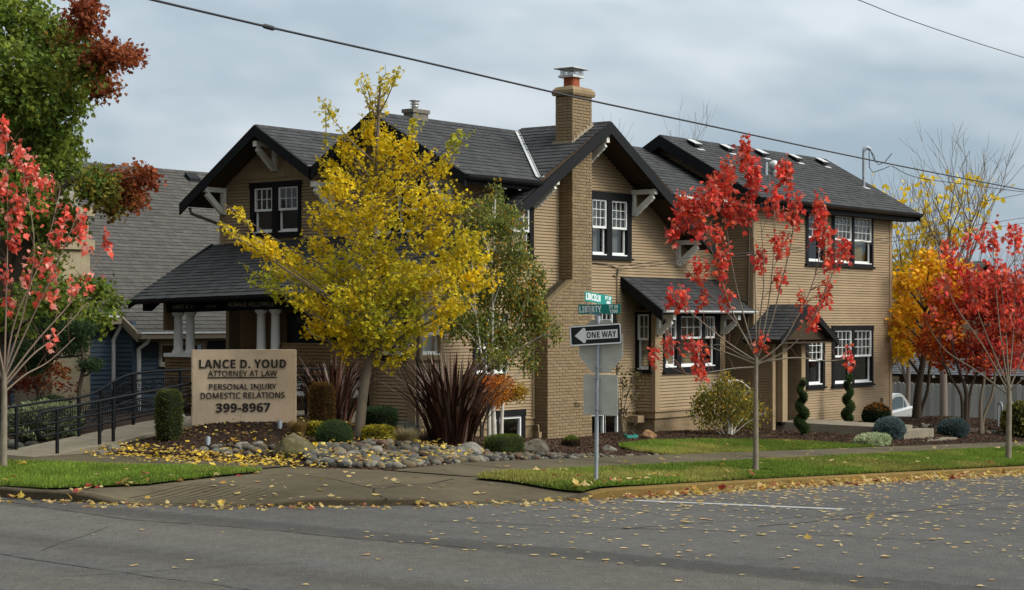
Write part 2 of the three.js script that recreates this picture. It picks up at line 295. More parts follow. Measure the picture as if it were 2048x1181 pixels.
// the corner landing with its two ramps
const cornerY = (x, z) => {
  let e = 1e9; for (let i = 3; i + 1 < 16; i++) { const [a, b] = ARC[i], [c, d] = ARC[i + 1], L2 = (c - a) ** 2 + (d - b) ** 2, t = Math.max(0, Math.min(1, ((x - a) * (c - a) + (z - b) * (d - b)) / L2)); e = Math.min(e, Math.hypot(x - a - t * (c - a), z - b - t * (d - b))); }
  const d1 = Math.hypot(x - 16.55, z + 18.15), d2 = Math.hypot(x - 19.6, z + 15.0);
  const low = roadY(x) + 0.018 + 0.10 * sm(0.75, 1.7, d1) * sm(0.7, 1.6, d2) * (x < 19.2 && z > -18 ? 0.75 : 1);
  return low + (stripY(Math.max(x, 20.6), Math.min(z, -17.4)) - low) * sm(0, 2.6, e);
};
const dirt = (x, z) => { const k = 0.86 + 0.5 * (fbm(x * 0.8, z * 0.8, 0, 4, 91) - 0.5); return [k, k * 0.985, k * 0.95]; };
{
  const corner = [[15.95, -20.9], [16.22, -19.2], [16.55, -18.35], [17.04, -17.55], [17.6, -16.87], [18.3, -16.13], [19.08, -15.5], [19.96, -15.0], [20.7, -14.75], [21.9, -14.62], [21.9, -16.9], [21.0, -16.97], [21.0, -18.6], [20.6, -20.2], [19.72, -20.2], [19.0, -20.8], [17.2, -20.9]];
  sheet('pavement', corner, 0.25, cornerY, M.concrete, (x, z) => { const d = dirt(x, z); const wet = 1 - 0.22 * sm(1.6, 0.2, Math.hypot(x - 18.4, z + 17.2)); return d.map(k => k * wet); });
  // grooved ramp face
  const grooves = new MB(); grooves.col = [0.55, 0.55, 0.5];
  for (let k = 0; k < 15; k++) { const t = k / 14, a = [16.45 + t * 0.10 + 0.0, -19.15 + t * 1.75], b = [17.95, -19.3 + t * 1.95]; const n = 5; for (let i = 0; i < n; i++) { const f = i / n, g = (i + 1) / n, P = s => [a[0] + (b[0] - a[0]) * s, a[1] + (b[1] - a[1]) * s], [x0, z0] = P(f), [x1, z1] = P(g); grooves.quad([x0, cornerY(x0, z0) + .004, z0 - .012], [x0, cornerY(x0, z0) + .004, z0 + .012], [x1, cornerY(x1, z1) + .004, z1 + .012], [x1, cornerY(x1, z1) + .004, z1 - .012]); } }
  const gr = grooves.build('ramp_groove', M.concrete, scene.getObjectByName('pavement'), 'stuff');
  // cracks and joints
  const cr = new MB(); cr.col = [0.16, 0.14, 0.11];
  for (const line of [[[18.1, -15.98], [18.5, -16.6], [18.95, -17.0], [19.3, -18.0], [19.7, -19.5]], [[18.95, -17.0], [19.9, -16.75], [20.6, -16.95]], [[18.95, -17.0], [18.2, -18.6], [17.3, -19.5]]])
    for (let i = 0; i + 1 < line.length; i++) for (let k = 0; k < 6; k++) { const [a, b] = line[i], [c, d] = line[i + 1], P = s => [a + (c - a) * s + 0.03 * (hash(i * 7 + Math.round(s * 6), Math.round(a * 9), 3) - .5), b + (d - b) * s], [x0, z0] = P(k / 6), [x1, z1] = P((k + 1) / 6); cr.quad([x0, cornerY(x0, z0) + .005, z0 - .011], [x0 + .008, cornerY(x0, z0) + .005, z0 + .011], [x1 + .008, cornerY(x1, z1) + .005, z1 + .011], [x1, cornerY(x1, z1) + .005, z1 - .011]); }
  cr.build('pavement_joint', M.concrete, scene.getObjectByName('pavement'), 'stuff');
}
{ // pavement slabs, each cast on its own
  const walk = thing('sidewalk', null, null, [32, 0, -17.7]); walk.userData.kind = 'structure';
  for (let x = 21.02, k = 0; x < 66; x += 1.52, k++) { const tn = 0.92 + 0.16 * hash(k, 1, 8); addMesh('slab', sheetGeo([[x, -18.5], [x + 1.5, -18.5], [x + 1.5, -16.96], [x, -16.96]], 0.4, (a, b) => stripY(a, b) + 0.012 + 0.004 * hash(k, 2, 8), (a, b) => dirt(a, b).map(c => c * tn)), M.concrete, walk); }
  const w2 = thing('sidewalk', null, null, [19.5, 0, -27]); w2.userData.kind = 'structure';
  for (let z = -20.2, k = 0; z > -46; z -= 1.5, k++) { const tn = 0.84 + 0.14 * hash(k, 5, 8), e = q => 19.65 - Math.max(0, (-20.2 - q)) * 0.28 > 18.3 ? 19.65 - Math.max(0, (-20.2 - q)) * 0.28 : 18.3; addMesh('slab', sheetGeo([[e(z), z], [20.6, z], [20.6, z - 1.48], [e(z - 1.48), z - 1.48]], 0.4, (a, b) => 0.165 + 0.003 * hash(k, 7, 8), (a, b) => dirt(a, b).map(c => c * tn)), M.concrete, w2); }
}
// beds of bark mulch round the house
const mulchTone = (x, z) => { const k = 0.85 + 0.6 * (fbm(x * 1.3, z * 1.3, 0, 4, 61) - 0.5); return [k, k, k]; };
sheet('mulch_bed', [[20.55, -60], [20.55, -20.2], [20.9, -18.9], [21.4, -18.5], [62, -18.5], [62, -60]], (x, z) => x < 27 && z > -27 ? 0.3 : x < 48 && z > -26 ? 0.5 : 3, (x, z) => yardY(x, z) + 0.03 * (fbm(x * 2.2, z * 2.2, 0, 3, 62) - 0.5), M.mulch, mulchTone);
const rest = sheet('ground', [[15.9, -60], [15.9, -20.3], [18.3, -20], [18.3, -60]], 0.6, (x, z) => 0.10, M.soil);
// grass: a turf sheet with blades standing on it
const LAWNS = [
  { poly: [[20.72, -14.75], [22, -14.6], [26, -14.58], [34, -14.58], [44, -14.58], [60, -14.58], [60, -16.9], [40, -16.9], [30, -16.9], [22, -16.9], [21.2, -16.9], [20.7, -16.6]], y: (x, z) => { const a = cornerY(x, z) + 0.035, b = stripY(x, z) + 0.02; return a + (b - a) * sm(20.9, 22.6, x); } },
  { poly: [[15.92, -60], [15.92, -21.2], [16.0, -20.3], [17.2, -19.6], [18.4, -19.64], [19.5, -19.7], [19.62, -19.95], [19.45, -21.2], [18.9, -22.9], [18.32, -25.2], [18.3, -60]], y: (x, z) => { const b = 0.135 + 0.03 * sm(16, 19, x), a = cornerY(x, z) + 0.03; return a + (b - a) * sm(-20.0, -21.6, z); } },
  { poly: [[28.9, -18.56], [32, -18.53], [36.6, -18.52], [37.4, -18.55], [37.0, -18.95], [35.9, -20.1], [34.3, -20.9], [32.3, -21.2], [30.6, -20.9], [29.9, -20.4], [29.2, -19.6]], y: (x, z) => yardY(x, z) + 0.03 },
];
{
  const blade = new MB(), rb = rng(5);
  for (let k = 0; k < 7; k++) { const a = rb() * 6.28, r = rb() * 0.022, x = Math.cos(a) * r, z = Math.sin(a) * r, h = 0.028 + rb() * 0.03, w = 0.0045, b = rb() * 6.28, lx = Math.cos(b) * h * 0.45, lz = Math.sin(b) * h * 0.45, px = Math.sin(b) * w, pz = -Math.cos(b) * w; blade.tri([x - px, 0, z - pz], [x + px, 0, z + pz], [x + lx, h, z + lz]); }
  const bg = blade.geo(); bg.computeVertexNormals();
  const gm = new THREE.MeshPhysicalMaterial({ color: 0xffffff, roughness: 0.9, specularIntensity: 0.2, side: THREE.DoubleSide });
  LAWNS.forEach((L, li) => {
    const base = sheet('lawn', L.poly, 0.4, L.y, M.turf);
    const xs = L.poly.map(p => Math.max(15, Math.min(46, p[0]))), zs = L.poly.map(p => Math.max(-30, p[1]));
    const x0 = Math.min(...xs), x1 = Math.max(...xs), z0 = Math.min(...zs), z1 = Math.max(...zs), r = rng(100 + li), n = Math.round((x1 - x0) * (z1 - z0) * 820);
    const m4 = [], cols = [];
    for (let i = 0; i < n; i++) {
      const x = x0 + r() * (x1 - x0), z = z0 + r() * (z1 - z0), s = 0.8 + 0.6 * r(), a = r() * 6.28, c = r(), d = fbm(x * 1.1, z * 1.1, 0, 3, 81);
      if (!inPoly(L.poly, x, z) || (li === 0 && Math.hypot(x - 26.8, (z + 15.6)) < 0.38 * (0.8 + 0.4 * d))) continue;
      m4.push(new THREE.Matrix4().makeRotationY(a).scale(V(s, s * (0.75 + 0.5 * d), s)).setPosition(x, L.y(x, z) - 0.004, z));
      const dry = sm(0.46, 0.72, fbm(x * 0.5 + 9, z * 0.9, 0, 3, 83)) * 0.8; const k = 0.52 + 0.62 * c + 0.75 * (d - .5);
      cols.push(C((0.165 + 0.17 * dry) * k, (0.245 + 0.05 * dry) * k, (0.034 + 0.045 * dry) * k));
    }
    const im = new THREE.InstancedMesh(bg, gm, m4.length); m4.forEach((q, i) => { im.setMatrixAt(i, q); im.setColorAt(i, cols[i]); });
    im.name = numbered('grass'); shade(im); scene.add(im); tag(im, ['short green grass of the verge strip between kerb and side street pavement', 'short green grass of the left corner verge by the main road', 'short green lawn between the pavement and the mulch bed by the bay'][li], 'grass', null, 'stuff');
  });
}
// ------------------------------------------------------------------ building kit
function siding(parent, name, xf, span, y0, y1, holes, expo, m, thick = 0.12, seed = 1) {
  const b = new MB(xf); let k = 0;
  for (let y = y0; y < y1 - 1e-4; y += expo, k++) {
    const ye = Math.min(y + expo, y1), cuts = [y, ye];
    for (const h of holes) for (const q of [h[2], h[3]]) if (q > y + 0.004 && q < ye - 0.004) cuts.push(q);
    cuts.sort((a, c) => a - c);
    const tn = 0.94 + 0.10 * hash(k, seed, 17); b.col = [tn, tn, tn * 0.995];
    for (let c = 0; c + 1 < cuts.length; c++) {
      const a = cuts[c], e = cuts[c + 1], mid = (a + e) / 2;
      for (const [s0, s1] of span(mid)) {
        let iv = [[s0, s1]];
        for (const h of holes) if (h[2] < mid && h[3] > mid) iv = iv.flatMap(([p, q]) => h[1] <= p || h[0] >= q ? [[p, q]] : [[p, h[0]], [h[1], q]].filter(w => w[1] - w[0] > 0.005));
        const lap = q => 0.030 - 0.024 * (q - y) / expo, gap = 0.0085, lo = Math.max(a, Math.min(e - .001, y + gap)), za = lap(lo), ze = lap(e);
        for (const [p, q] of iv) { b.prism([[lo, -thick], [lo, za], [e, ze], [e, -thick]].reverse(), p, q); if (lo > a) b.prism([[a, -thick], [a, -.016], [lo, -.016], [lo, -thick]].reverse(), p, q); }
      }
    }
  }
  return b.build(name, m, parent, 'stuff');
}
function roofPlane(parent, P, o = {}) {
  const { expo = 0.165, tab = 0.24, m = M.shingle, seed = 1, deck = 0.09, lone = null, vary = 0.42, name = 'roof', deckMat = M.soffit } = o;
  const pts = P.map(a => V(...a)), O = pts[0], A = pts[1].clone().sub(O).normalize();
  let N = A.clone().cross(pts[2].clone().sub(O)).normalize(); if (N.y < 0) N.negate();
  let B = N.clone().cross(A); if (B.y < 0) B.negate();
  const st = pts.map(p => { const d = p.clone().sub(O); return [d.dot(A), d.dot(B)]; });
  const deckB = new MB(); deckB.slab(P, [-N.x * deck, -N.y * deck, -N.z * deck]);
  const roof = deckB.build(name, deckMat, parent);
  const tmax = Math.max(...st.map(q => q[1])), r = rng(seed * 7919 + 13), all = new MB();
  const at2 = (s, t, h) => { const q = O.clone().addScaledVector(A, s).addScaledVector(B, t).addScaledVector(N, h); return [q.x, q.y, q.z]; };
  const inter = t => { const xs = []; for (let i = 0; i < st.length; i++) { const [a, b] = st[i], [c, d] = st[(i + 1) % st.length]; if ((b > t) !== (d > t)) xs.push(a + (c - a) * (t - b) / (d - b)); } return xs.length > 1 ? [Math.min(...xs), Math.max(...xs)] : null; };
  let single = 0;
  for (let t = 0, k = 0; t < tmax - 0.02; t += expo, k++) {
    const te = Math.min(t + expo, tmax), w = inter((t + te) / 2); if (!w) continue;
    let s = w[0] - (r() * tab);
    const rowTone = 0.95 + 0.1 * r();
    while (s < w[1]) {
      const wd = tab * (0.65 + 0.7 * r()), a = Math.max(w[0], s + 0.003), e = Math.min(w[1], s + wd - 0.003); s += wd;
      if (e - a < 0.02) continue;
      const tn = rowTone * (1 - vary / 2 + vary * r()), h = 0.017 + 0.008 * r(), col = [tn, tn * (0.98 + 0.03 * r()), tn * (0.96 + 0.05 * r())];
      const put = b => { b.col = col; const lo = t - (k ? 0.006 : 0.03); b.slab([at2(a, lo, h), at2(e, lo, h), at2(e, te + 0.01, 0.006), at2(a, te + 0.01, 0.006)], [-N.x * (h - .001), -N.y * (h - .001), -N.z * (h - .001)]); };
      if (lone && single < 300 && lone(at2((a + e) / 2, t, 0))) { const b = new MB(); put(b); b.build('shingle', m, roof); single++; } else put(all);
    }
  }
  all.build('shingle', m, roof, 'stuff');
  return roof;
}
function ridgeCap(parent, a, b, m, seed = 1, d = [0, 0, 1], slope = 0.6) { // folded cap pieces along a ridge from a to b; d: horizontal direction across it
  const A = V(...a), Bv = V(...b), L = A.distanceTo(Bv), t = Bv.clone().sub(A).normalize(), mb = new MB(), r = rng(seed);
  for (let s = 0; s < L; s += 0.18) { const e = Math.min(L, s + 0.2), k = 0.7 + 0.5 * r(); mb.col = [k, k, k]; const p = A.clone().addScaledVector(t, s), q = A.clone().addScaledVector(t, e), w = 0.11;
    for (const sg of [1, -1]) { const f = v => [v.x + sg * d[0] * w, v.y - w * slope + 0.022, v.z + sg * d[2] * w], u = v => [v.x, v.y + 0.030, v.z]; mb.slab([u(p), u(q), f(q), f(p)], [0, -0.016, 0]); } }
  return mb.build('ridge_cap', m, parent, 'stuff');
}
// a run of flat board through places, h deep downwards and w thick along the vector n
function board(b, p, q, h, n) { b.slab([[p[0], p[1], p[2]], [q[0], q[1], q[2]], [q[0], q[1] - h, q[2]], [p[0], p[1] - h, p[2]]], n); return b; }

function win(parent, xf, u0, u1, y0, y1, sashes, o = {}) {
  const { trim = M.black, cols = 3, rows = 2, mid = 0.53, sill = 0.05, cur = null, tw = 0.022, plain = false } = o;
  const sy0 = Math.min(...sashes.map(s => s[2])), sy1 = Math.max(...sashes.map(s => s[3]));
  const c = new MB(xf), d0 = -0.10, d1 = 0.045;
  c.box(u0 - .015, u1 + .015, sy1, y1, d0, d1 + .01); c.box(u0, u1, y0 + sill, sy0, d0, d1); c.box(u0 - .03, u1 + .03, y0, y0 + sill, d0, d1 + .045);
  let u = u0; for (const s of [...sashes, [u1]]) { c.box(u, s[0], sy0, sy1, d0, d1); u = s[1]; }
  const w = c.build('window', trim, parent);
  for (const [a, e, b, t] of sashes) {
    const s = new MB(xf), my = b + (t - b) * (1 - mid), z1 = 0.022, sw = o.stile ?? 0.042;
    const ring = (x0, x1, ya, yb, za, zb, k, kb = k, kt = k) => { s.box(x0, x0 + k, ya, yb, za, zb); s.box(x1 - k, x1, ya, yb, za, zb); s.box(x0 + k, x1 - k, ya, ya + kb, za, zb); s.box(x0 + k, x1 - k, yb - kt, yb, za, zb); };
    if (plain) ring(a, e, b, t, -.05, z1, sw); else { ring(a, e, my - .02, t, -.035, z1, sw, 0.05, sw * .8); ring(a + .004, e - .004, b, my + .018, -.075, -.037, sw, 0.075, 0.03); s.box(a, e, b - .012, b + .028, -.07, z1 + .012); }
    const sash = s.build('sash', o.sashMat || M.vinyl, w);
    const g = (ya, yb, z) => new MB(xf).quad([a + sw * .5, ya, z], [e - sw * .5, ya, z], [e - sw * .5, yb, z], [a + sw * .5, yb, z]).build('pane', M.glass, sash);
    if (plain) g(b + .01, t - .01, -.02);
    else {
      g(my, t - .01, -.012); g(b + .02, my, -.055);
      const mu = new MB(xf), ia = a + sw, ie = e - sw, ib = my + .03, it = t - sw * .8; mu.col = [1, 1, 1];
      for (let i = 1; i < cols; i++) { const x = ia + (ie - ia) * i / cols; mu.box(x - tw * .3, x + tw * .3, ib, it, -.026, .006); }
      for (let i = 1; i < rows; i++) { const y = ib + (it - ib) * i / rows; mu.box(ia, ie, y - tw * .3, y + tw * .3, -.025, .005); }
      mu.build('muntin', M.vinyl, sash);
    }
    if (cur) {                                             // a drawn curtain hanging behind the glass
      const q = new MB(xf), n = 14; const ca = cur.a ?? 0, ce = cur.e ?? 1;
      for (let i = 0; i < n; i++) { const f = k => [a + (e - a) * (ca + (ce - ca) * k / n), -0.20 + 0.018 * Math.sin(k * 2.3)], [x0, z0] = f(i), [x1, z1b] = f(i + 1); q.quad([x0, cur.y0 ?? b, z0], [x1, cur.y0 ?? b, z1b], [x1, t, z1b], [x0, t, z0]); }
      q.build('curtain', cur.m || M.curtain, w);
    }
  }
  const back = new MB(xf); back.box(u0 + .02, u1 - .02, y0 + .02, y1 - .02, -0.62, -0.60); back.build('dark_interior', M.room, w);
  return w;
}
const hole = (u0, u1, y0, y1) => [u0 + .01, u1 - .01, y0 + .01, y1 - .01];
function kneeBrace(parent, xf, u, yt, out = 0.66, h = 0.62, name = 'bracket') {
  const b = new MB(xf), w = 0.052;
  b.box(u - w, u + w, yt - h, yt - .105, 0.0, 0.10); b.box(u - w, u + w, yt - .105, yt, 0, out - .09); b.box(u - w - .006, u + w + .006, yt - .115, yt + .006, out - .09, out);
  const n = 12, top = [], bot = [];
  for (let i = 0; i <= n; i++) { const t = i / n, z = 0.10 + (out - .20) * t, y = yt - h + .11 + (h - .215) * t; top.push([Math.min(yt - .105, y + .02), z - .0]); bot.push([y - .085 - .028 * Math.sin(t * Math.PI * 3) ** 2 - (i % 4 === 0 ? .018 : 0), z + .045]); }
  for (let i = 0; i < n; i++) b.prism([bot[i], bot[i + 1], top[i + 1], top[i]].map(q => q), u - w * .8, u + w * .8);
  b.box(u - w - .004, u + w + .004, yt - h - .0, yt - h + .05, 0.0, 0.115);
  return b.build(name, M.bracket, parent);
}

// ------------------------------------------------------------------ the tan house
const house = thing('craftsman_house', 'tan two storey craftsman office house with black trim, white brackets and brick chimney', 'house', [33, 0, -27]);
const ZW = -24.06, XF = 28.03, XU = 29.45, XR = 39.5, ZR = -23.0;
const S = SOUTH(ZW), W1 = WEST(XF), W2 = WEST(XU), W3 = WEST(XR), SR = SOUTH(ZR);

// windows first: their outlines are the holes in the walls
const H = { south: [], front: [], upper: [], wing: [], bayS: [], bayW: [] };
const addWin = (key, xf, u0, u1, y0, y1, sashes, o) => { H[key].push(hole(u0, u1, y0, y1)); return win(house, xf, u0, u1, y0, y1, sashes, o); };
addWin('south', S, 34.02, 35.70, 3.80, 5.34, [[34.12, 34.70, 3.90, 5.16], [34.90, 35.53, 3.90, 5.16]], { cols: 3, rows: 3, mid: 0.5, cur: { a: 0, e: 1, y0: 4.0, m: M.curtain } });
addWin('south', S, 31.02, 31.92, 3.74, 4.86, [[31.12, 31.79, 3.86, 4.80]], { cols: 4, rows: 3, mid: 0.50, cur: { a: 0, e: 1, y0: 4.25 } });
addWin('south', S, 34.25, 35.05, 1.55, 2.72, [[34.35, 34.95, 1.66, 2.62]], { cols: 3, rows: 3 });
addWin('south', S, 28.14, 28.86, 1.62, 2.70, [[28.22, 28.78, 1.72, 2.62]], { cols: 1, rows: 1, cur: { a: 0, e: 1, m: M.white }, trim: M.tanTrim });
addWin('south', S, 29.85, 31.0, 1.20, 2.55, [[29.95, 30.40, 1.30, 2.46], [30.48, 30.93, 1.30, 2.46]], { cols: 3, rows: 2 });
addWin('south', S, 30.62, 31.62, -.20, .52, [[30.72, 31.50, -.14, .38]], { plain: true, stile: 0.05 });
addWin('south', S, 33.95, 35.28, -.52, .38, [[34.05, 34.60, -.42, .30], [34.62, 35.17, -.42, .30]], { plain: true, stile: 0.04 });
addWin('front', W1, -25.05, -24.26, 1.62, 2.72, [[-24.97, -24.64, 1.72, 2.62], [-24.60, -24.34, 1.72, 2.62]], { cols: 1, rows: 1, cur: { a: 0, e: .6, m: M.white } });
addWin('upper', W2, -30.13, -28.55, 4.26, 5.51, [[-30.0, -29.43, 4.38, 5.38], [-29.25, -28.64, 4.38, 5.38]], { cols: 3, rows: 2, mid: 0.5 });
addWin('upper', W2, -26.6, -25.05, 4.12, 5.36, [[-26.5, -25.9, 4.24, 5.24], [-25.72, -25.14, 4.24, 5.24]], { cols: 3, rows: 2, mid: 0.5 });
addWin('wing', SR, 43.51, 45.88, 0.66, 2.29, [[43.66, 44.63, 0.75, 2.16], [44.77, 45.79, 0.75, 2.16]], { cols: 4, rows: 3, mid: 0.49, cur: { a: 0.7, e: 1, y0: 1.45 } });
addWin('wing', SR, 42.10, 43.12, 0.66, 2.10, [[42.24, 43.0, 0.76, 1.98]], { cols: 3, rows: 3, mid: 0.48, cur: { a: 0.6, e: 1, y0: 1.4 } });
addWin('wing', SR, 43.51, 45.88, 3.82, 5.30, [[43.66, 44.63, 3.94, 5.18], [44.77, 45.79, 3.94, 5.18]], { cols: 4, rows: 3, mid: 0.50, cur: { a: 0.0, e: 1, m: mat(C(0.16, 0.15, 0.11), 0.95) } });
addWin('wing', SR, 42.10, 43.12, 3.82, 5.30, [[42.24, 43.0, 3.94, 5.18]], { cols: 3, rows: 3, mid: 0.5 });

const gable = (x, c, y0, yTop, half) => 0;
// south wall of the main block with the cross gable
const CX = 33.82, CY = 6.81, CP6 = 0.595;
siding(house, 'wall', S, y => { const x0 = y < 3.2 ? XF : XU; if (y < 5.40) return [[x0, XR]]; const w = (CY - 0.13 - y) / CP6; return w > 0.02 ? [[CX - w, CX + w]] : []; }, 0.30, 6.7, H.south, 0.0665, M.siding, 0.12, 1);
{ // foundation, water table
  const f = new MB(S); f.col = [1, 1, 1];
  const iv = [[XF, 30.62], [31.62, 33.95], [35.28, XR]]; for (const [a, b] of iv) f.box(a, b, -0.9, 0.165, -0.12, 0.0); f.box(30.62, 31.62, -0.9, -0.21, -.12, 0); f.box(33.95, 35.28, -.9, -.53, -.12, 0);
  f.build('foundation', M.stucco, house);
  const w = new MB(S); for (const [a, b] of iv) { w.box(a, b, 0.165, 0.30, -0.11, 0.018); w.box(a, b, 0.30, 0.33, -0.05, 0.055); w.box(a, b, 0.155, 0.175, -.05, 0.03); }
  w.build('water_table', M.tanTrim, house);
}
siding(house, 'wall', W1, () => [[-25.24, ZW + 0.0]], 0.0, 3.1, H.front, 0.0705, M.siding, 0.12, 2);
const vG = (y, zr, yr) => { const w = (yr - 0.13 - y) / 0.60; return w > 0.02 ? [[zr - w, zr + w]] : []; };
siding(house, 'wall', W2, y => [[-31.10, ZW]], 3.6, 5.52, H.upper, 0.0705, M.siding, 0.12, 3);
{ // shingled gable peaks above a belt board
  const b = new MB(W2); b.box(-31.1, ZW, 5.52, 5.60, -.12, .02); b.box(-31.1, ZW, 5.60, 5.635, -.05, .05); b.build('belt_board', M.tanTrim, house);
  const r = rng(41);
  for (const [zr, yr, hz] of [[-29.29, 6.70, 1.80], [-25.88, 6.75, 1.82]]) {
    const pk = new MB(W2); let k = 0;
    for (let y = 5.635; y < yr - 0.2; y += 0.19, k++) {
      const w = Math.min(hz, (yr - 0.10 - y) / 0.60), w2 = Math.max(0.01, (yr - 0.10 - y - 0.19) / 0.60);
      let z = zr - w; while (z < zr + w - 0.03) { const e = Math.min(zr + w, z + 0.16 + 0.16 * r()), tn = 0.86 + 0.2 * r(), cl = q => Math.max(zr - w2, Math.min(zr + w2, q)), c0 = z < zr - w2 ? cl(z) : z, c1 = e > zr + w2 ? cl(e) : e; pk.col = [tn, tn, tn]; pk.slab([[z + .004, y, 0.03], [e - .004, y, 0.03], [Math.max(c1 - .004, c0), y + .19, 0.008], [Math.min(c0 + .004, c1), y + .19, 0.008]], [0, 0, -0.10]); z = e; }
    }
    pk.build('gable_shingles', M.siding, house, 'stuff');
  }
}
// wing: west wall, south wall
siding(house, 'wall', W3, y => { if (y < 5.30) return [[-28.1, ZR]]; const w = (7.05 - 0.12 - y) / 0.58; return w > .02 ? [[Math.max(-28.1, -25.39 - w), Math.min(ZR, -25.39 + w)]] : []; }, -0.42, 6.95, [], 0.0675, M.siding, 0.12, 5);
siding(house, 'wall', SR, () => [[XR + .12, 47.0]], -0.45, 5.42, [...H.wing, [39.95, 40.75, -.4, 2.0]], 0.0665, M.siding, 0.12, 6);
siding(house, 'wall', new THREE.Matrix4().makeRotationY(Math.PI / 2).setPosition(47.0, 0, 0), y => { if (y < 5.30) return [[23.0, 28.0]]; const w = (7.05 - .12 - y) / .58; return w > .02 ? [[25.39 - w, 25.39 + w]] : []; }, -0.5, 6.95, [], 0.0675, M.siding, 0.12, 7);
{ // back and north closings so that the rooms stay dark, porch back wall
  const b = new MB(); b.box(29.5, 47, -1, 5.4, -31.0, -30.9); b.box(46.8, 46.9, -1, 5.3, -30.9, -28.05); b.box(XR + .13, 46.85, -1, 5.3, -28.05, -28.0);
  b.build('wall', M.tanTrim, house);
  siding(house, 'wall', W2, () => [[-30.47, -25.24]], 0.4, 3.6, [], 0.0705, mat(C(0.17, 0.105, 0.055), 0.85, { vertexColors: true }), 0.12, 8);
  const n = new MB(); n.box(28.15, XU, 0.0, 3.3, -25.24, -25.16); n.build('wall', M.tanTrim, house);
  const d = new MB(WEST(XU)); d.box(-27.55, -26.65, .62, 2.75, 0.03, 0.06); d.box(-28.95, -27.85, 1.2, 2.6, 0.03, 0.055); d.build('porch_door', M.black, house);
  const g = new MB(WEST(XU)).quad([-28.8, 1.3, .062], [-28.0, 1.3, .062], [-28.0, 2.5, .062], [-28.8, 2.5, .062]); g.build('pane', mat(C(0.02, 0.022, 0.024), 0.08), house);
}
// corner boards
{
  const cb = (xf, u0, u1, y0, y1, t = 0.035) => new MB(xf).box(u0, u1, y0, y1, -.05, t).build('corner_board', M.tanTrim, house);
  cb(S, XF - .035, XF + .11, -.1, 3.0); cb(W1, -24.24, ZW + .0, -.1, 3.0, .034); cb(W1, -25.25, -25.10, .35, 1.65);
  cb(S, XU - .035, XU + .11, 3.3, 5.42); cb(W2, -24.2, ZW, 3.3, 5.5, .034); cb(W2, -31.12, -30.98, 3.6, 5.5);
  cb(SR, XR - .035, XR + .13, 2.0, 5.3); cb(W3, -23.14, ZR, -.45, 5.3, .034); cb(SR, 46.88, 47.03, -.5, 5.35);
  cb(S, 31.88, 31.95, .33, 5.0, .045);
}
// --- roofs
const XB = 28.76;
roofPlane(house, [[XB, 5.36, -23.36], [31.26, 5.36, -23.36], [CX, 6.75, -25.88], [XB, 6.75, -25.88]], { seed: 1, expo: 0.18 });
roofPlane(house, [[36.40, 5.36, -23.36], [XR, 5.36, -23.36], [XR, 6.75, -25.88], [CX, 6.75, -25.88]], { seed: 2, expo: 0.18 });
roofPlane(house, [[XB, 5.68, -27.60], [XR, 5.68, -27.60], [XR, 6.75, -25.88], [XB, 6.75, -25.88]], { seed: 3, expo: 0.22, tab: 0.6 });
roofPlane(house, [[XB, 5.69, -27.62], [36, 5.69, -27.62], [36, 6.70, -29.29], [XB, 6.70, -29.29]], { seed: 4, expo: 0.165 });
roofPlane(house, [[XB, 5.08, -31.66], [36, 5.08, -31.66], [36, 6.70, -29.29], [XB, 6.70, -29.29]], { seed: 5, expo: 0.25, tab: 0.6 });
ridgeCap(house, [XB, 6.75, -25.88], [CX, 6.75, -25.88], M.shingle, 3); ridgeCap(house, [CX, 6.75, -25.88], [XR, 6.75, -25.88], M.shingle, 4); ridgeCap(house, [XB, 6.70, -29.29], [36, 6.70, -29.29], M.shingle, 5);
const ZB = -23.34;
roofPlane(house, [[31.24, 5.40, -23.36], [31.24, 5.40, ZB], [CX, CY, ZB], [CX, CY - .01, -25.86]].map(p => p), { seed: 6, expo: 0.18 });
roofPlane(house, [[29.92, 4.49, -24.05], [29.92, 4.49, ZB], [31.30, 5.315, ZB], [31.30, 5.315, -24.05]], { seed: 7, expo: 0.18 });
roofPlane(house, [[36.40, 5.40, ZB], [36.40, 5.40, -23.36], [CX, CY - .01, -25.86], [CX, CY, ZB]], { seed: 8, expo: 0.18 });
roofPlane(house, [[38.22, 4.19, ZB], [38.22, 4.19, -24.05], [36.34, 5.315, -24.05], [36.34, 5.315, ZB]], { seed: 9, expo: 0.18 });
ridgeCap(house, [CX, CY, -25.8], [CX, CY, ZB], M.shingle, 6, [1, 0, 0]);
// wing
roofPlane(house, [[39.0, 5.40, -22.50], [47.72, 5.40, -22.50], [47.72, 7.05, -25.39], [39.0, 7.05, -25.39]], { seed: 10, expo: 0.155, tab: 0.22 });
roofPlane(house, [[39.0, 5.40, -28.28], [47.72, 5.40, -28.28], [47.72, 7.05, -25.39], [39.0, 7.05, -25.39]], { seed: 11, expo: 0.25, tab: 0.6 });
ridgeCap(house, [39.0, 7.05, -25.39], [47.72, 7.05, -25.39], M.shingle, 7);
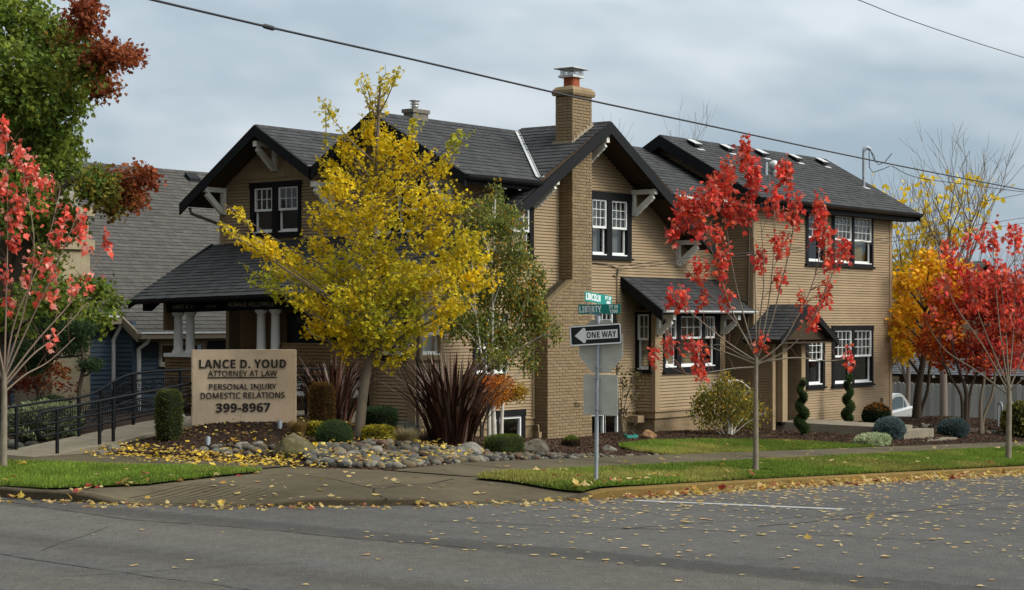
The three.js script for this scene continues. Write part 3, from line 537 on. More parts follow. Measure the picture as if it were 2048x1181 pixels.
// bay, entry, porch
roofPlane(house, [[35.32, 2.66, -22.94], [39.47, 2.66, -22.94], [39.47, 3.42, -24.04], [35.32, 3.42, -24.04]], { seed: 12, expo: 0.13, tab: 0.2, lone: null });
roofPlane(house, [[38.88, 1.97, -22.95], [38.88, 1.97, -21.91], [40.32, 2.79, -21.91], [40.32, 2.79, -22.95]], { seed: 13, expo: 0.15, tab: 0.22 });
roofPlane(house, [[41.76, 1.97, -21.91], [41.76, 1.97, -22.98], [40.32, 2.79, -22.98], [40.32, 2.79, -21.91]], { seed: 14, expo: 0.15, tab: 0.22 });
ridgeCap(house, [40.32, 2.79, -22.98], [40.32, 2.79, -21.91], M.shingle, 8, [1, 0, 0]);
const PY = z => 2.875 + 0.02 * (z + 31.5);                 // the old porch has settled towards its far end
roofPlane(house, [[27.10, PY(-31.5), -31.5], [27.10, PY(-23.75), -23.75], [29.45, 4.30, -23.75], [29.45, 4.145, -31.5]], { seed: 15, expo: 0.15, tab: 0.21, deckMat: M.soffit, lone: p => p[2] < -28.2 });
// --- fascia, barge boards, gutters
{
  const bb = (parts, n = M.black) => { for (const [p, q, h, d] of parts) { const b = new MB(); board(b, p, q, h, d); b.build('barge_board', n, house); } };
  const t = 0.05, dn = 0.014;
  bb([ // front gables: to the west
    [[XB - t, 6.75 + dn, -25.88], [XB - t, 5.34 + dn, -23.33], .25, [t, 0, 0]], [[XB - t, 6.75 + dn, -25.88], [XB - t, 5.66 + dn, -27.62], .25, [t, 0, 0]],
    [[XB - t, 6.70 + dn, -29.29], [XB - t, 5.66 + dn, -27.58], .25, [t, 0, 0]], [[XB - t, 6.70 + dn, -29.29], [XB - t, 5.06 + dn, -31.70], .25, [t, 0, 0]],
    // cross gable: to the south
    [[CX, CY + dn, ZB], [29.88, 4.45 + dn, ZB], .27, [0, 0, t]], [[CX, CY + dn, ZB], [38.26, 4.17 + dn, ZB], .27, [0, 0, t]],
    // wing to the west
    [[39.0 - t, 7.05 + dn, -25.39], [39.0 - t, 5.38 + dn, -22.46], .30, [t, 0, 0]], [[39.0 - t, 7.05 + dn, -25.39], [39.0 - t, 5.38 + dn, -28.32], .30, [t, 0, 0]],
    [[47.72, 7.05 + dn, -25.39], [47.72, 5.38 + dn, -22.46], .24, [t, 0, 0]],
    // bay and entry roofs
    [[35.32 - t, 3.42 + dn, -24.04], [35.32 - t, 2.64 + dn, -22.9], .26, [t, 0, 0]],
    [[40.32, 2.79 + dn, -21.91], [38.86, 1.955 + dn, -21.91], .17, [0, 0, t]], [[40.32, 2.79 + dn, -21.91], [41.78, 1.955 + dn, -21.91], .17, [0, 0, t]],
    [[27.10, PY(-31.5) - .03, -31.52], [29.40, 4.18, -31.32], .17, [0, 0, -t]],
  ]);
  const gut = (p, q, out, m = M.blackGutter, h = 0.10) => { // half-open trough along an eave
    const b = new MB(), A = V(...p), B = V(...q), o = V(...out), k = [[0, 0], [0, -h], [.55, -h * 1.02], [.9, -h * .55], [1, 0], [.9, 0], [.8, -h * .5], [.5, -h * .9], [.1, -h * .9], [.1, 0]];
    const P = (c, [u, y]) => { const v = c.clone().addScaledVector(o, u); return [v.x, v.y + y, v.z]; };
    for (let i = 0; i < k.length; i++) { const a = k[i], c = k[(i + 1) % k.length]; b.quad(P(A, a), P(B, a), P(B, c), P(A, c)); }
    b.slab([P(A, [0, -h]), P(A, [1, -h * .6]), P(A, [1, 0]), P(A, [0, 0])], [0.01, 0, 0.01]); b.slab([P(B, [0, -h]), P(B, [1, -h * .6]), P(B, [1, 0]), P(B, [0, 0])], [-0.01, 0, -0.01]);
    return b.build('gutter', m, house);
  };
  gut([XB - .03, 5.345, -23.335], [31.22, 5.345, -23.335], [0, 0, .11]);
  gut([36.52, 5.345, -23.335], [39.44, 5.345, -23.335], [0, 0, .11], M.white, .09);
  gut([38.99, 5.385, -22.475], [47.74, 5.385, -22.475], [0, 0, .12]);
  gut([35.34, 2.65, -22.915], [39.44, 2.65, -22.915], [0, 0, .10], M.white, .06);
  gut([27.075, PY(-31.5) - .01, -31.5], [27.075, PY(-23.75) - .01, -23.75], [-.10, 0, 0]);
  for (const q of [[39.0, 47.72, 5.20, 5.33, -22.60, -22.56], [XB, 31.2, 5.16, 5.28, -23.46, -23.42], [36.5, XR, 5.16, 5.28, -23.46, -23.42]]) new MB().box(...q).build('fascia', M.black, house);
  new MB().box(39.0, 47.72, 5.17, 5.20, -22.99, -22.56).build('soffit', M.black, house);
  // rafter tails under the main eave
  for (const x of [29.6, 30.2, 30.7, 31.1, 37.1, 37.7, 38.3, 38.9]) new MB().slab([[x - .04, 5.22, -23.46], [x + .04, 5.22, -23.46], [x + .04, 5.56, -24.06], [x - .04, 5.56, -24.06]], [0, -.09, 0]).build('rafter_tail', M.bracket, house);
  // valley flashing
  const vf = (a, c, w) => { const A = V(...a), Cc = V(...c), d = Cc.clone().sub(A).normalize(), sx = V(1, 0.55, 0).addScaledVector(d, -V(1, .55, 0).dot(d)).normalize(), sz = V(0, .55, -1).addScaledVector(d, -V(0, .55, -1).dot(d)).normalize(); const b = new MB(), up = V(0, .028, 0); for (const s of [sx, sz]) { const p = A.clone().add(up), q = Cc.clone().add(up); b.slab([p.toArray(), q.toArray(), q.clone().addScaledVector(s, w).toArray(), p.clone().addScaledVector(s, w).toArray()], [0, .006, 0]); } b.tube([A.clone().add(V(0, .05, 0)), Cc.clone().add(V(0, .05, 0))], .012, 5); return b.build('valley_flashing', M.tin, house); };
  vf([31.27, 5.39, -23.36], [CX - .12, 6.70, -25.78], 0.10);
  new MB().slab([[28.72, 5.72, -27.70], [28.72, 5.72, -27.50], [29.4, 5.735, -27.53], [29.4, 5.735, -27.66]], [0, .02, 0]).build('valley_flashing', M.white, house);
}
// --- white knee braces
for (const [z, y] of [[-30.97, 5.43], [-27.60, 5.40], [-24.25, 5.28]]) kneeBrace(house, W2, z, y, 0.66, 0.60);
kneeBrace(house, W2, -29.33, 6.36, 0.68, 0.62);
for (const [x, y] of [[31.93, 5.44], [CX, 6.48], [35.76, 5.44], [37.68, 4.34]]) kneeBrace(house, S, x, y, 0.68, 0.60);
kneeBrace(house, SOUTH(-23.52), 35.98, 2.55, 0.50, 0.46); kneeBrace(house, SOUTH(-23.52), 38.88, 2.55, 0.50, 0.46);

// --- bay window
{
  const zb = -23.52, Sb = SOUTH(zb), Wb = WEST(35.91);
  const hw = [36.23, 38.74, 1.18, 2.58];
  win(house, Sb, ...hw, [[36.30, 36.80, 1.32, 2.52], [36.98, 37.92, 1.32, 2.52], [38.06, 38.52, 1.32, 2.52]], { cols: 3, rows: 2, mid: 0.43, cur: null });
  win(house, Wb, -24.03, -23.60, 1.18, 2.62, [[-23.98, -23.66, 1.28, 2.56]], { cols: 2, rows: 2, mid: 0.45 });
  siding(house, 'wall', Sb, () => [[35.91, 38.96]], .33, 2.66, [hole(...hw)], 0.0725, M.siding, .08, 9);
  siding(house, 'wall', Wb, () => [[ZW, zb - .02]], .33, 2.66, [hole(-24.03, -23.60, 1.18, 2.62)], 0.0725, M.siding, .08, 10);
  const f = new MB(); f.box(35.92, 38.95, -.7, .16, ZW, zb - .01); f.build('foundation', M.stucco, house);
  const w = new MB(); w.box(35.895, 38.975, .165, .30, ZW + .06, zb + .02); w.box(35.86, 39.0, .30, .335, ZW + .06, zb + .055); w.box(35.88, 38.98, .15, .175, ZW + .06, zb + .032); w.build('water_table', M.tanTrim, house);
  for (const [a, b] of [[35.885, 36.06], [38.85, 38.985]]) new MB(Sb).box(a, b, .335, 2.6, -.05, .035).build('corner_board', M.tanTrim, house);
  new MB(Wb).box(-23.6, zb + .034, .335, 2.6, -.03, .034).build('corner_board', M.tanTrim, house);
  const e = new MB(); e.box(38.88, 38.95, .335, 2.6, ZW, zb - .1); e.build('wall', M.tanTrim, house);
  const dish = new MB(); dish.box(36.55, 36.62, 1.36, 1.46, zb - .16, zb - .1); dish.build('ornament', M.white, house);
}
// --- entry porch
{
  const p = new MB(); p.box(39.48, 39.60, -.42, 2.0, ZR, -22.46); p.build('wall', M.tanTrim, house);
  siding(house, 'wall', WEST(39.47), () => [[ZR, -22.48]], -.42, 2.0, [], 0.0675, M.siding, .03, 12);
  new MB().box(39.44, 39.58, -.42, 2.0, -22.50, -22.42).build('corner_board', M.tanTrim, house);
  new MB().box(39.64, 39.88, -.05, 2.0, -22.46, -22.26).build('post', M.tanTrim, house);
  new MB().box(40.66, 40.86, -.1, 2.0, -22.46, -22.30).build('post', M.tanTrim, house);
  siding(house, 'wall', WEST(40.68), () => [[-24.1, -22.47]], -.12, 2.0, [], 0.0675, M.siding, .05, 13);
  const d = new MB(SOUTH(-24.05)); d.box(39.7, 40.6, -.08, 1.95, 0, .05); d.build('entry_door', mat(C(.06, .04, .025), .5), house);
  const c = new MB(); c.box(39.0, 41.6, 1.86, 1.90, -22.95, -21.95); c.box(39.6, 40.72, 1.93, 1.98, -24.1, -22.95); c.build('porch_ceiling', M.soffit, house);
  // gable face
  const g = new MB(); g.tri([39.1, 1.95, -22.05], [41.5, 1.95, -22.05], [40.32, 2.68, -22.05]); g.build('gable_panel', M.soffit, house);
  new MB().box(39.68, 39.84, -.13, -.052, -22.42, -22.30).build('post_base', M.black, house);
}
// --- front porch: floor, pier, columns, beam with name boards, panelled skirt
{
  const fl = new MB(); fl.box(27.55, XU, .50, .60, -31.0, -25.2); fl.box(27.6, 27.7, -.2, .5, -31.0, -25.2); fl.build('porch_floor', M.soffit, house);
  const brown = mat(C(0.20, 0.125, 0.062), 0.85, { map: rep(soft, 1), vertexColors: true });
  siding(house, 'porch_pier', WEST(27.66), () => [[-30.98, -30.06]], .3, 1.62, [], 0.0705, brown, .8, 21);
  siding(house, 'porch_pier', WEST(27.66), () => [[-28.42, -27.42]], .3, 1.62, [], 0.0705, brown, .8, 22);
  siding(house, 'balustrade', WEST(27.70), () => [[-30.06, -28.42]], .3, 1.45, [], 0.0705, brown, .12, 23);
  siding(house, 'balustrade', WEST(27.70), () => [[-27.42, -25.02]], 1.27, 1.95, [], 0.0705, brown, .12, 24);
  new MB(WEST(27.7)).box(-27.44, -24.98, 1.235, 1.275, -.13, .06).build('balustrade_rail', M.black, house);
  // pierced white skirt boards
  const r = rng(77);
  for (let z = -27.3; z < -25.3; z += 0.40) { const s = new THREE.Shape(); s.moveTo(-.2, -.18); s.lineTo(.2, -.18); s.lineTo(.2, .16); s.quadraticCurveTo(.12, .21, .1, .16); s.lineTo(-.1, .16); s.quadraticCurveTo(-.12, .21, -.2, .16); const h = new THREE.Path(); h.moveTo(0, .08); h.lineTo(-.075, 0); h.lineTo(0, -.08); h.lineTo(.075, 0); s.holes.push(h);
    for (const k of [-.2, .2]) { const q = new THREE.Path(); q.moveTo(k * .98, -.15); q.lineTo(k * .62, -.17); q.lineTo(k * .98, -.06); s.holes.push(q); }
    const g = new THREE.ExtrudeGeometry(s, { depth: .025, bevelEnabled: false }); g.applyMatrix4(new THREE.Matrix4().makeTranslation(z, 1.03, 0)); g.applyMatrix4(WEST(27.76)); addMesh('skirt_panel', g, M.white, house); }
  new MB(WEST(27.76)).box(-27.4, -25.2, .78, .84, -.05, .03).box(-27.4, -25.2, .1, .78, -.06, -.02).build('skirt_board', mat(C(.09, .055, .03), .9), house);
  for (const z of [-30.72, -30.33, -28.14, -27.72]) {
    const yb = 1.70 + (z > -29 ? .03 : 0), yt = PY(z) - .30, L = [];
    const h = yt - yb; for (const [rr, y] of [[.135, 0], [.135, .035], [.12, .05], [.12, .07], [.1, .085], [.098, h * .35], [.088, h - .17], [.095, h - .165], [.095, h - .15], [.085, h - .145], [.085, h - .10], [.105, h - .07], [.125, h - .055], [.135, h - .04], [.135, h]]) L.push(new THREE.Vector2(rr, y));
    const g = new THREE.LatheGeometry(L, 20); g.translate(27.80, yb, z); addMesh('column', g, M.white, house);
  }
  for (const z of [-30.52, -27.93]) new MB().box(27.60, 28.0, 1.62, 1.70, z - .46, z + .46).build('pier_cap', M.white, house);
  const bm = new MB(); bm.slab([[27.66, PY(-30.95) - .30, -30.95], [27.66, PY(-25) - .30, -25], [27.66, PY(-25) - .02, -25], [27.66, PY(-30.95) - .02, -30.95]], [.22, 0, 0]); bm.build('porch_beam', M.black, house);
  for (const z of [-31.15, -29.55, -26.6]) { const y = PY(z) - .04; new MB().slab([[27.2, y, z - .05], [27.2, y - .22, z - .05], [27.38, y - .22, z - .05], [27.66, y - .02, z - .05]], [0, 0, .1]).build('beam_end', M.black, house); }
  new MB().box(27.66, 28.0, 2.2, 2.85, -31.05, -30.95).build('beam_bracket', mat(C(.2, .14, .08), .8), house);
}
// --- chimney, brick by brick
{
  const ch = new MB(); ch.box(31.975, 33.6, -.8, 2.73, ZW + .01, -23.692); ch.box(32.892, 33.6, 2.73, 7.40, ZW - .08, -23.692);
  ch.slab([[31.98, 2.73, ZW], [31.98, 2.73, -23.692], [32.895, 2.73, -23.692], [32.895, 2.73, ZW]].map(q => q), [0, .001, 0]);
  ch.prism([[2.73, ZW], [2.73, -23.692], [2.74, -23.692], [2.74, ZW]], 31.98, 32.9);
  const chim = ch.build('chimney', M.mortar, house);
  const mats = [0.88, 0.96, 1.03, 1.1].map((k, i) => { const m = M.brick.clone(); m.color = C(0.305 * k, 0.22 * k * (0.98 + .012 * i), 0.125 * k * (1.03 - .015 * i)); return m; });
  const geo = {}; const bg = (L, dir) => { const key = L.toFixed(3) + dir; if (!geo[key]) { const b = new MB(), h = .029, d = .014, e = .004; const pr = [[-h, -d], [-h, d - e], [-h + e, d], [h - e, d], [h, d - e], [h, -d]]; b.xf = dir === 'w' ? new THREE.Matrix4().makeRotationY(-Math.PI / 2) : null; b.prism(pr, -L / 2, L / 2); geo[key] = b.geo(); } return geo[key]; };
  const r = rng(9), rest = []; let count = 0;
  const lay = (dir, u0f, u1, y0, y1, plane) => {
    const L = .205, J = .009, c = .0678; let k = 0;
    for (let y = y0; y < y1 - .03; y += c, k++) {
      let u = u0f(y); const cuts = []; let first = k % 2 ? (L - J) / 2 : L;
      while (u < u1 - .02) { let e = u + first; first = L; if (u1 - e < .06) e = u1; e = Math.min(e, u1); cuts.push([u, e]); u = e + J; }
      for (const [a, e] of cuts) {
        const Lq = Math.round((e - a) / .012) * .012 || .012, mid = (a + e) / 2, yy = y + .029, out = .003 + .006 * r(), m = mats[Math.floor(r() * 4)];
        const pos = dir === 's' ? [mid, yy, plane - .008 + out] : [plane + .008 - out, yy, mid];
        const big = dir === 's' && count < 300 && y > 2.2 || (dir === 's' && count < 300 && y < 1.3 && y > .2 && false);
        if (big) { const q = shade(new THREE.Mesh(bg(Lq, dir), m)); q.name = 'brick'; q.position.set(...pos).sub(house.position); chim.add(q); count++; }
        else { const g = bg(Lq, dir).clone(); g.translate(...pos); const k2 = .9 + .2 * r(), ca = g.attributes.color; for (let i = 0; i < ca.count; i++) ca.setXYZ(i, k2, k2, k2); rest.push(g); }
      }
    }
  };
  const shoulder = y => y < 2.72 ? 31.97 : Math.min(32.88, 31.97 + (y - 2.72) / .50 * .91);
  lay('s', shoulder, 33.61, -.35, 7.36, -23.69);
  lay('w', () => ZW, -23.685, -.35, 2.66, 31.975); lay('w', () => ZW - .08, -23.685, 3.2, 7.36, 32.888);
  addMesh('brick', mergeGeometries(rest), M.brick, chim, 'stuff');
  // the sloping shoulder, its flank filled, mossy on top
  const sh = new MB(); sh.slab([[31.93, 2.74, ZW], [31.93, 2.74, -23.66], [32.90, 3.25, -23.66], [32.90, 3.25, ZW]], [.0, .085, 0]); sh.build('shoulder', mat(C(.22, .165, .09), .95, { map: rep(blotch, .35) }), chim);
  new MB().slab([[31.98, 2.72, -23.70], [32.9, 2.72, -23.70], [32.9, 3.24, -23.70]], [0, 0, -.3]).build('shoulder_fill', M.mortar, chim);
  const ms = new MB(); ms.slab([[32.02, 2.90, ZW + .10], [32.02, 2.885, -23.76], [32.82, 3.31, -23.80], [32.82, 3.31, ZW + .12]], [0, .012, 0]); ms.build('moss', mat(C(.10, .085, .045), 1, { map: rep(grain, .4), bumpMap: rep(grain, .3), bumpScale: .02 }), chim);
  // rounded mortar crown, flue, spark arrestor
  const crown = []; const cy = 7.36; const ring = (x0, x1, z0, z1, y) => [[x0, y, z1], [x1, y, z1], [x1, y, z0], [x0, y, z0]];
  const rs = [ring(32.84, 33.65, ZW - .13, -23.64, cy), ring(32.82, 33.67, ZW - .15, -23.62, cy + .05), ring(32.83, 33.66, ZW - .14, -23.63, cy + .12), ring(32.89, 33.60, ZW - .08, -23.69, cy + .19), ring(33.06, 33.42, ZW + .05, -23.83, cy + .23)];
  const cm = new MB(); for (let i = 0; i + 1 < rs.length; i++) for (let k = 0; k < 4; k++) cm.quad(rs[i][k], rs[i][(k + 1) % 4], rs[i + 1][(k + 1) % 4], rs[i + 1][k]); cm.quad(...rs.at(-1)); cm.quad(...rs[0].slice().reverse()); cm.build('chimney_crown', M.stucco, chim);
  const fl = []; const fx = 33.25, fz = -23.97, pts2 = []; for (let i = 0; i <= 24; i++) { const a = i / 24 * 6.2832, c = Math.cos(a), s = Math.sin(a), p = 4; const k = Math.pow(Math.abs(c) ** p + Math.abs(s) ** p, -1 / p) * .15; pts2.push([fx + c * k, fz + s * k]); }
  const fb = new MB(); for (let i = 0; i < 24; i++) { const [a, b] = pts2[i], [c, d] = pts2[i + 1]; fb.quad([a, 7.55, b], [c, 7.55, d], [c, 7.80, d], [a, 7.80, b]); } fb.build('flue', M.terracotta, chim);
  const cap = new MB(); cap.box(fx - .23, fx + .23, 7.78, 7.83, fz - .2, fz + .2); const ap = [fx, 8.06, fz], w = .31, d = .27, cy2 = 7.985; const co = [[fx - w, cy2, fz + d], [fx + w, cy2, fz + d], [fx + w, cy2, fz - d], [fx - w, cy2, fz - d]];
  for (let k = 0; k < 4; k++) { cap.tri(co[k], co[(k + 1) % 4], ap); const a = co[k], b = co[(k + 1) % 4]; cap.quad([a[0], a[1] - .02, a[2]], [b[0], b[1] - .02, b[2]], b, a); } cap.build('chimney_cap', M.tin, chim);
  const me = new MB(); for (const s of [-1, 1]) for (let i = 0; i <= 9; i++) { const t = -1 + 2 * i / 9; me.box(fx + t * .19 - .004, fx + t * .19 + .004, 7.83, 7.98, fz + s * .17 - .004, fz + s * .17 + .004); me.box(fx + s * .19 - .004, fx + s * .19 + .004, 7.83, 7.98, fz + t * .17 - .004, fz + t * .17 + .004); }
  for (let j = 1; j < 4; j++) for (const s of [-1, 1]) { me.box(fx - .19, fx + .19, 7.83 + j * .037, 7.834 + j * .037, fz + s * .17 - .003, fz + s * .17 + .003); me.box(fx + s * .19 - .003, fx + s * .19 + .003, 7.83 + j * .037, 7.834 + j * .037, fz - .17, fz + .17); } me.build('spark_screen', M.tin, chim);
  // stepped lead flashing where the roof meets the stack
  const sl = .595, yr = x => CY - sl * Math.abs(x - CX), fsm = mat(C(.27, .22, .16), .7);
  const fx0 = new MB(); for (let i = 0; i < 6; i++) { const x = 32.90 + i * .125, y = yr(x); fx0.box(x, x + .125, y - .02, y + .16, -23.70, -23.665); } fx0.box(32.845, 32.885, yr(32.88) - .03, yr(32.88) + .10, ZW - .15, -23.665); fx0.build('flashing', fsm, chim);
  // gas pipe at the foot of the chimney
  new MB().tube([[31.93, .16, -23.97], [31.87, .16, -23.86], [31.85, .1, -23.84], [31.85, -.4, -23.84]], .018, 6).box(31.80, 31.90, -.10, .02, -23.89, -23.79).build('gas_pipe', M.tanTrim, house);
  new MB().tube([[32.97, .62, -23.66], [32.97, .62, -23.58], [33.2, .62, -23.58]], .025, 6).build('hose_tap', M.tanTrim, house);
}
// second, small chimney on the ridge
{
  const b = new MB(); b.box(29.98, 30.48, 6.5, 6.86, -26.05, -25.78); b.box(29.95, 30.51, 6.86, 6.94, -26.08, -25.75); const c2 = b.build('ridge_chimney', mat(C(.19, .17, .14), .95, { map: rep(blotch, .5) }), house);
  const L = [[.085, 0], [.085, .1], [.13, .1], [.13, .115], [.095, .13], [.095, .2], [.14, .2], [.14, .215], [.1, .23], [.1, .30], [.17, .31], [.17, .335], [0, .36]].map(q => new THREE.Vector2(...q)); const g = new THREE.LatheGeometry(L, 18); g.scale(.72, .6, .72); g.translate(30.2, 6.94, -25.92); addMesh('flue_cap', g, M.tin, c2);
}
// roof vents, pipe, service mast on the wing
{
  const on = (x, z) => 7.05 - .571 * (z + 25.39);
  for (const x of [40.03, 41.63, 43.4, 45.25, 46.8]) { const z = -25.05, y = on(x, z), b = new MB(); const P = (dx, dz, h) => [x + dx, on(x, z + dz) + h, z + dz];
    b.slab([P(-.17, -.10, .10), P(.17, -.10, .10), P(.17, .17, .12), P(-.17, .17, .12)], [0, -.045, 0]); b.slab([P(-.13, -.1, .06), P(.13, -.1, .06), P(.13, .1, .06), P(-.13, .1, .06)], [0, -.07, 0]); const v = b.build('roof_vent', M.black, house);
    new MB().slab([P(-.175, -.10, .105), P(.175, -.10, .105), P(.175, .16, .128), P(-.175, .16, .128)], [0, .012, 0]).build('vent_hood', M.tin, v); new MB().slab([P(-.16, .19, .022), P(.16, .19, .022), P(.16, .26, .022), P(-.16, .26, .022)], [0, .004, 0]).build('vent_flange', M.tin, v); }
  const p = new MB(); p.tube([[41.55, 6.1, -23.82], [41.55, 6.48, -23.82]], .05, 8); p.build('vent_pipe', M.galv, house);
  const g = new THREE.SphereGeometry(.14, 12, 8); g.translate(41.98, 6.42, -23.82); const tb = addMesh('turbine_vent', g, M.tin, house); new MB().tube([[41.98, 6.1, -23.82], [41.98, 6.36, -23.82]], .08, 8).build('vent_neck', M.galv, tb);
  const mx = 46.96, mz = -23.8; const ms = new MB().tube([[mx, 6.0, mz], [mx, 7.16, mz]], .042, 8).build('service_mast', M.galv, house);
  new MB().tube([[mx, 7.14, mz], [mx + .02, 7.22, mz + .02], [mx + .08, 7.25, mz + .08], [mx + .15, 7.20, mz + .14]], [.05, .065, .06, .04], 8).build('weatherhead', M.galv, ms);
  new MB().slab([[mx - .1, on(mx, mz) + .03, mz - .06], [mx + .16, on(mx, mz) + .03, mz - .06], [mx + .16, on(mx, mz + .14) + .03, mz + .14], [mx - .1, on(mx, mz + .14) + .03, mz + .14]], [0, .008, 0]).build('mast_flashing', M.tin, house);
  const lp = new MB(); lp.tube([[mx + .14, 7.2, mz + .13], [mx + .2, 6.95, mz + .2], [mx + .32, 6.78, mz + .3], [mx + .45, 6.85, mz + .42], [mx + .62, 7.1, mz + .55]], .012, 5); lp.tube([[mx + .12, 7.2, mz + .1], [mx + .11, 6.7, mz + .12], [mx + .16, 6.56, mz + .2], [mx + .4, 6.66, mz + .4], [mx + .6, 6.75, mz + .5]], .012, 5); lp.tube([[mx + .14, 7.2, mz + .12], [mx + .25, 7.02, mz + .2], [mx + .24, 6.85, mz + .24]], .011, 5); lp.build('drip_loop', M.cable, ms);
}
// downspouts and the gutter elbow beside the front dormer
{
  const dk = mat(C(.075, .055, .035), .6);
  new MB().tube([[28.9, 4.98, -31.55], [28.9, 4.85, -31.5], [29.2, 4.72, -31.3], [29.42, 4.62, -31.15]], .035, 6).build('downspout', dk, house);
  new MB().tube([[29.45, 5.2, -23.3], [29.47, 5.05, -23.4], [29.5, 4.85, -23.95], [29.5, 3.5, -23.98]], .03, 6).build('downspout', dk, house);
  new MB().tube([[28.06, 3.0, -24.0], [28.06, -.1, -24.0]], .028, 6).build('downspout', dk, house);
  new MB().tube([[39.42, 2.0, -23.3], [39.42, 2.2, -23.1], [39.42, 5.2, -23.06]], .03, 6).build('downspout', dk, house);
  new MB().box(35.55, 35.82, .06, .22, -24.0, -23.75).build('dryer_hood', M.tanTrim, house);
  new MB().box(45.9 + .45, 46.45, .18, .30, ZR, ZR + .05).build('outlet_cover', dk, house);
  // cable clipped to the wall beneath the gable
  new MB().tube([[34.0, 3.72, ZW + .04], [34.7, 3.70, ZW + .05], [35.1, 3.62, ZW + .04], [35.1, 3.3, ZW + .04], [35.1, 2.2, ZW + .04], [35.12, .4, ZW + .04]], .012, 5).tube([[34.95, 3.45, ZW + .04], [35.1, 3.42, ZW + .05], [35.16, 3.62, ZW + .04]], .012, 5).build('wall_cable', dk, house);
}
// ------------------------------------------------------------------ lettering
const fonts = {};
for (const k of ['sans_bold', 'sans_regular', 'serif_bold']) fonts[k] = await new FontLoader().loadAsync(`fonts/droid/droid_${k}.typeface.json`);
function letters(str, font, w, cap, depth, xf, m, parent, name = 'lettering') { // fits the words into width w and capital height cap, centred on x, standing on y = 0
  const g = new TextGeometry(str, { font: fonts[font], size: 1, depth: 1, curveSegments: 4, bevelEnabled: false }); g.computeBoundingBox(); const b = g.boundingBox;
  const h = new TextGeometry('E', { font: fonts[font], size: 1, depth: 1, bevelEnabled: false }); h.computeBoundingBox();
  g.translate(-(b.min.x + b.max.x) / 2, 0, 0); g.scale(w / (b.max.x - b.min.x), cap / (h.boundingBox.max.y), depth); g.applyMatrix4(xf);
  return addMesh(name, g, m, parent);
}
const bronze = mat(C(0.018, 0.013, 0.010), 0.45), gilt = mat(C(0.40, 0.36, 0.27), 0.5);
{ // name boards on the porch beam
  const put = (s, z0, z1, cap, y) => letters(s, 'sans_regular', z1 - z0, cap, .008, WEST(27.655).multiply(new THREE.Matrix4().makeTranslation((z0 + z1) / 2, y, 0)), gilt, house, 'name_lettering');
  put('LANCE D. YOUD', -30.72, -29.84, .085, PY(-30.3) - .22); put('ATTORNEY AT LAW', -29.80, -29.36, .035, PY(-29.6) - .205);
  put('RONALD HELLEWELL', -28.98, -27.62, .095, PY(-28.3) - .225); put('CONSULTING', -26.95, -26.2, .09, PY(-26.6) - .225);
  letters('1596', 'serif_bold', .34, .12, .01, WEST(27.655).multiply(new THREE.Matrix4().makeTranslation(-30.62, 1.42, 0)), bronze, house, 'house_number');
}
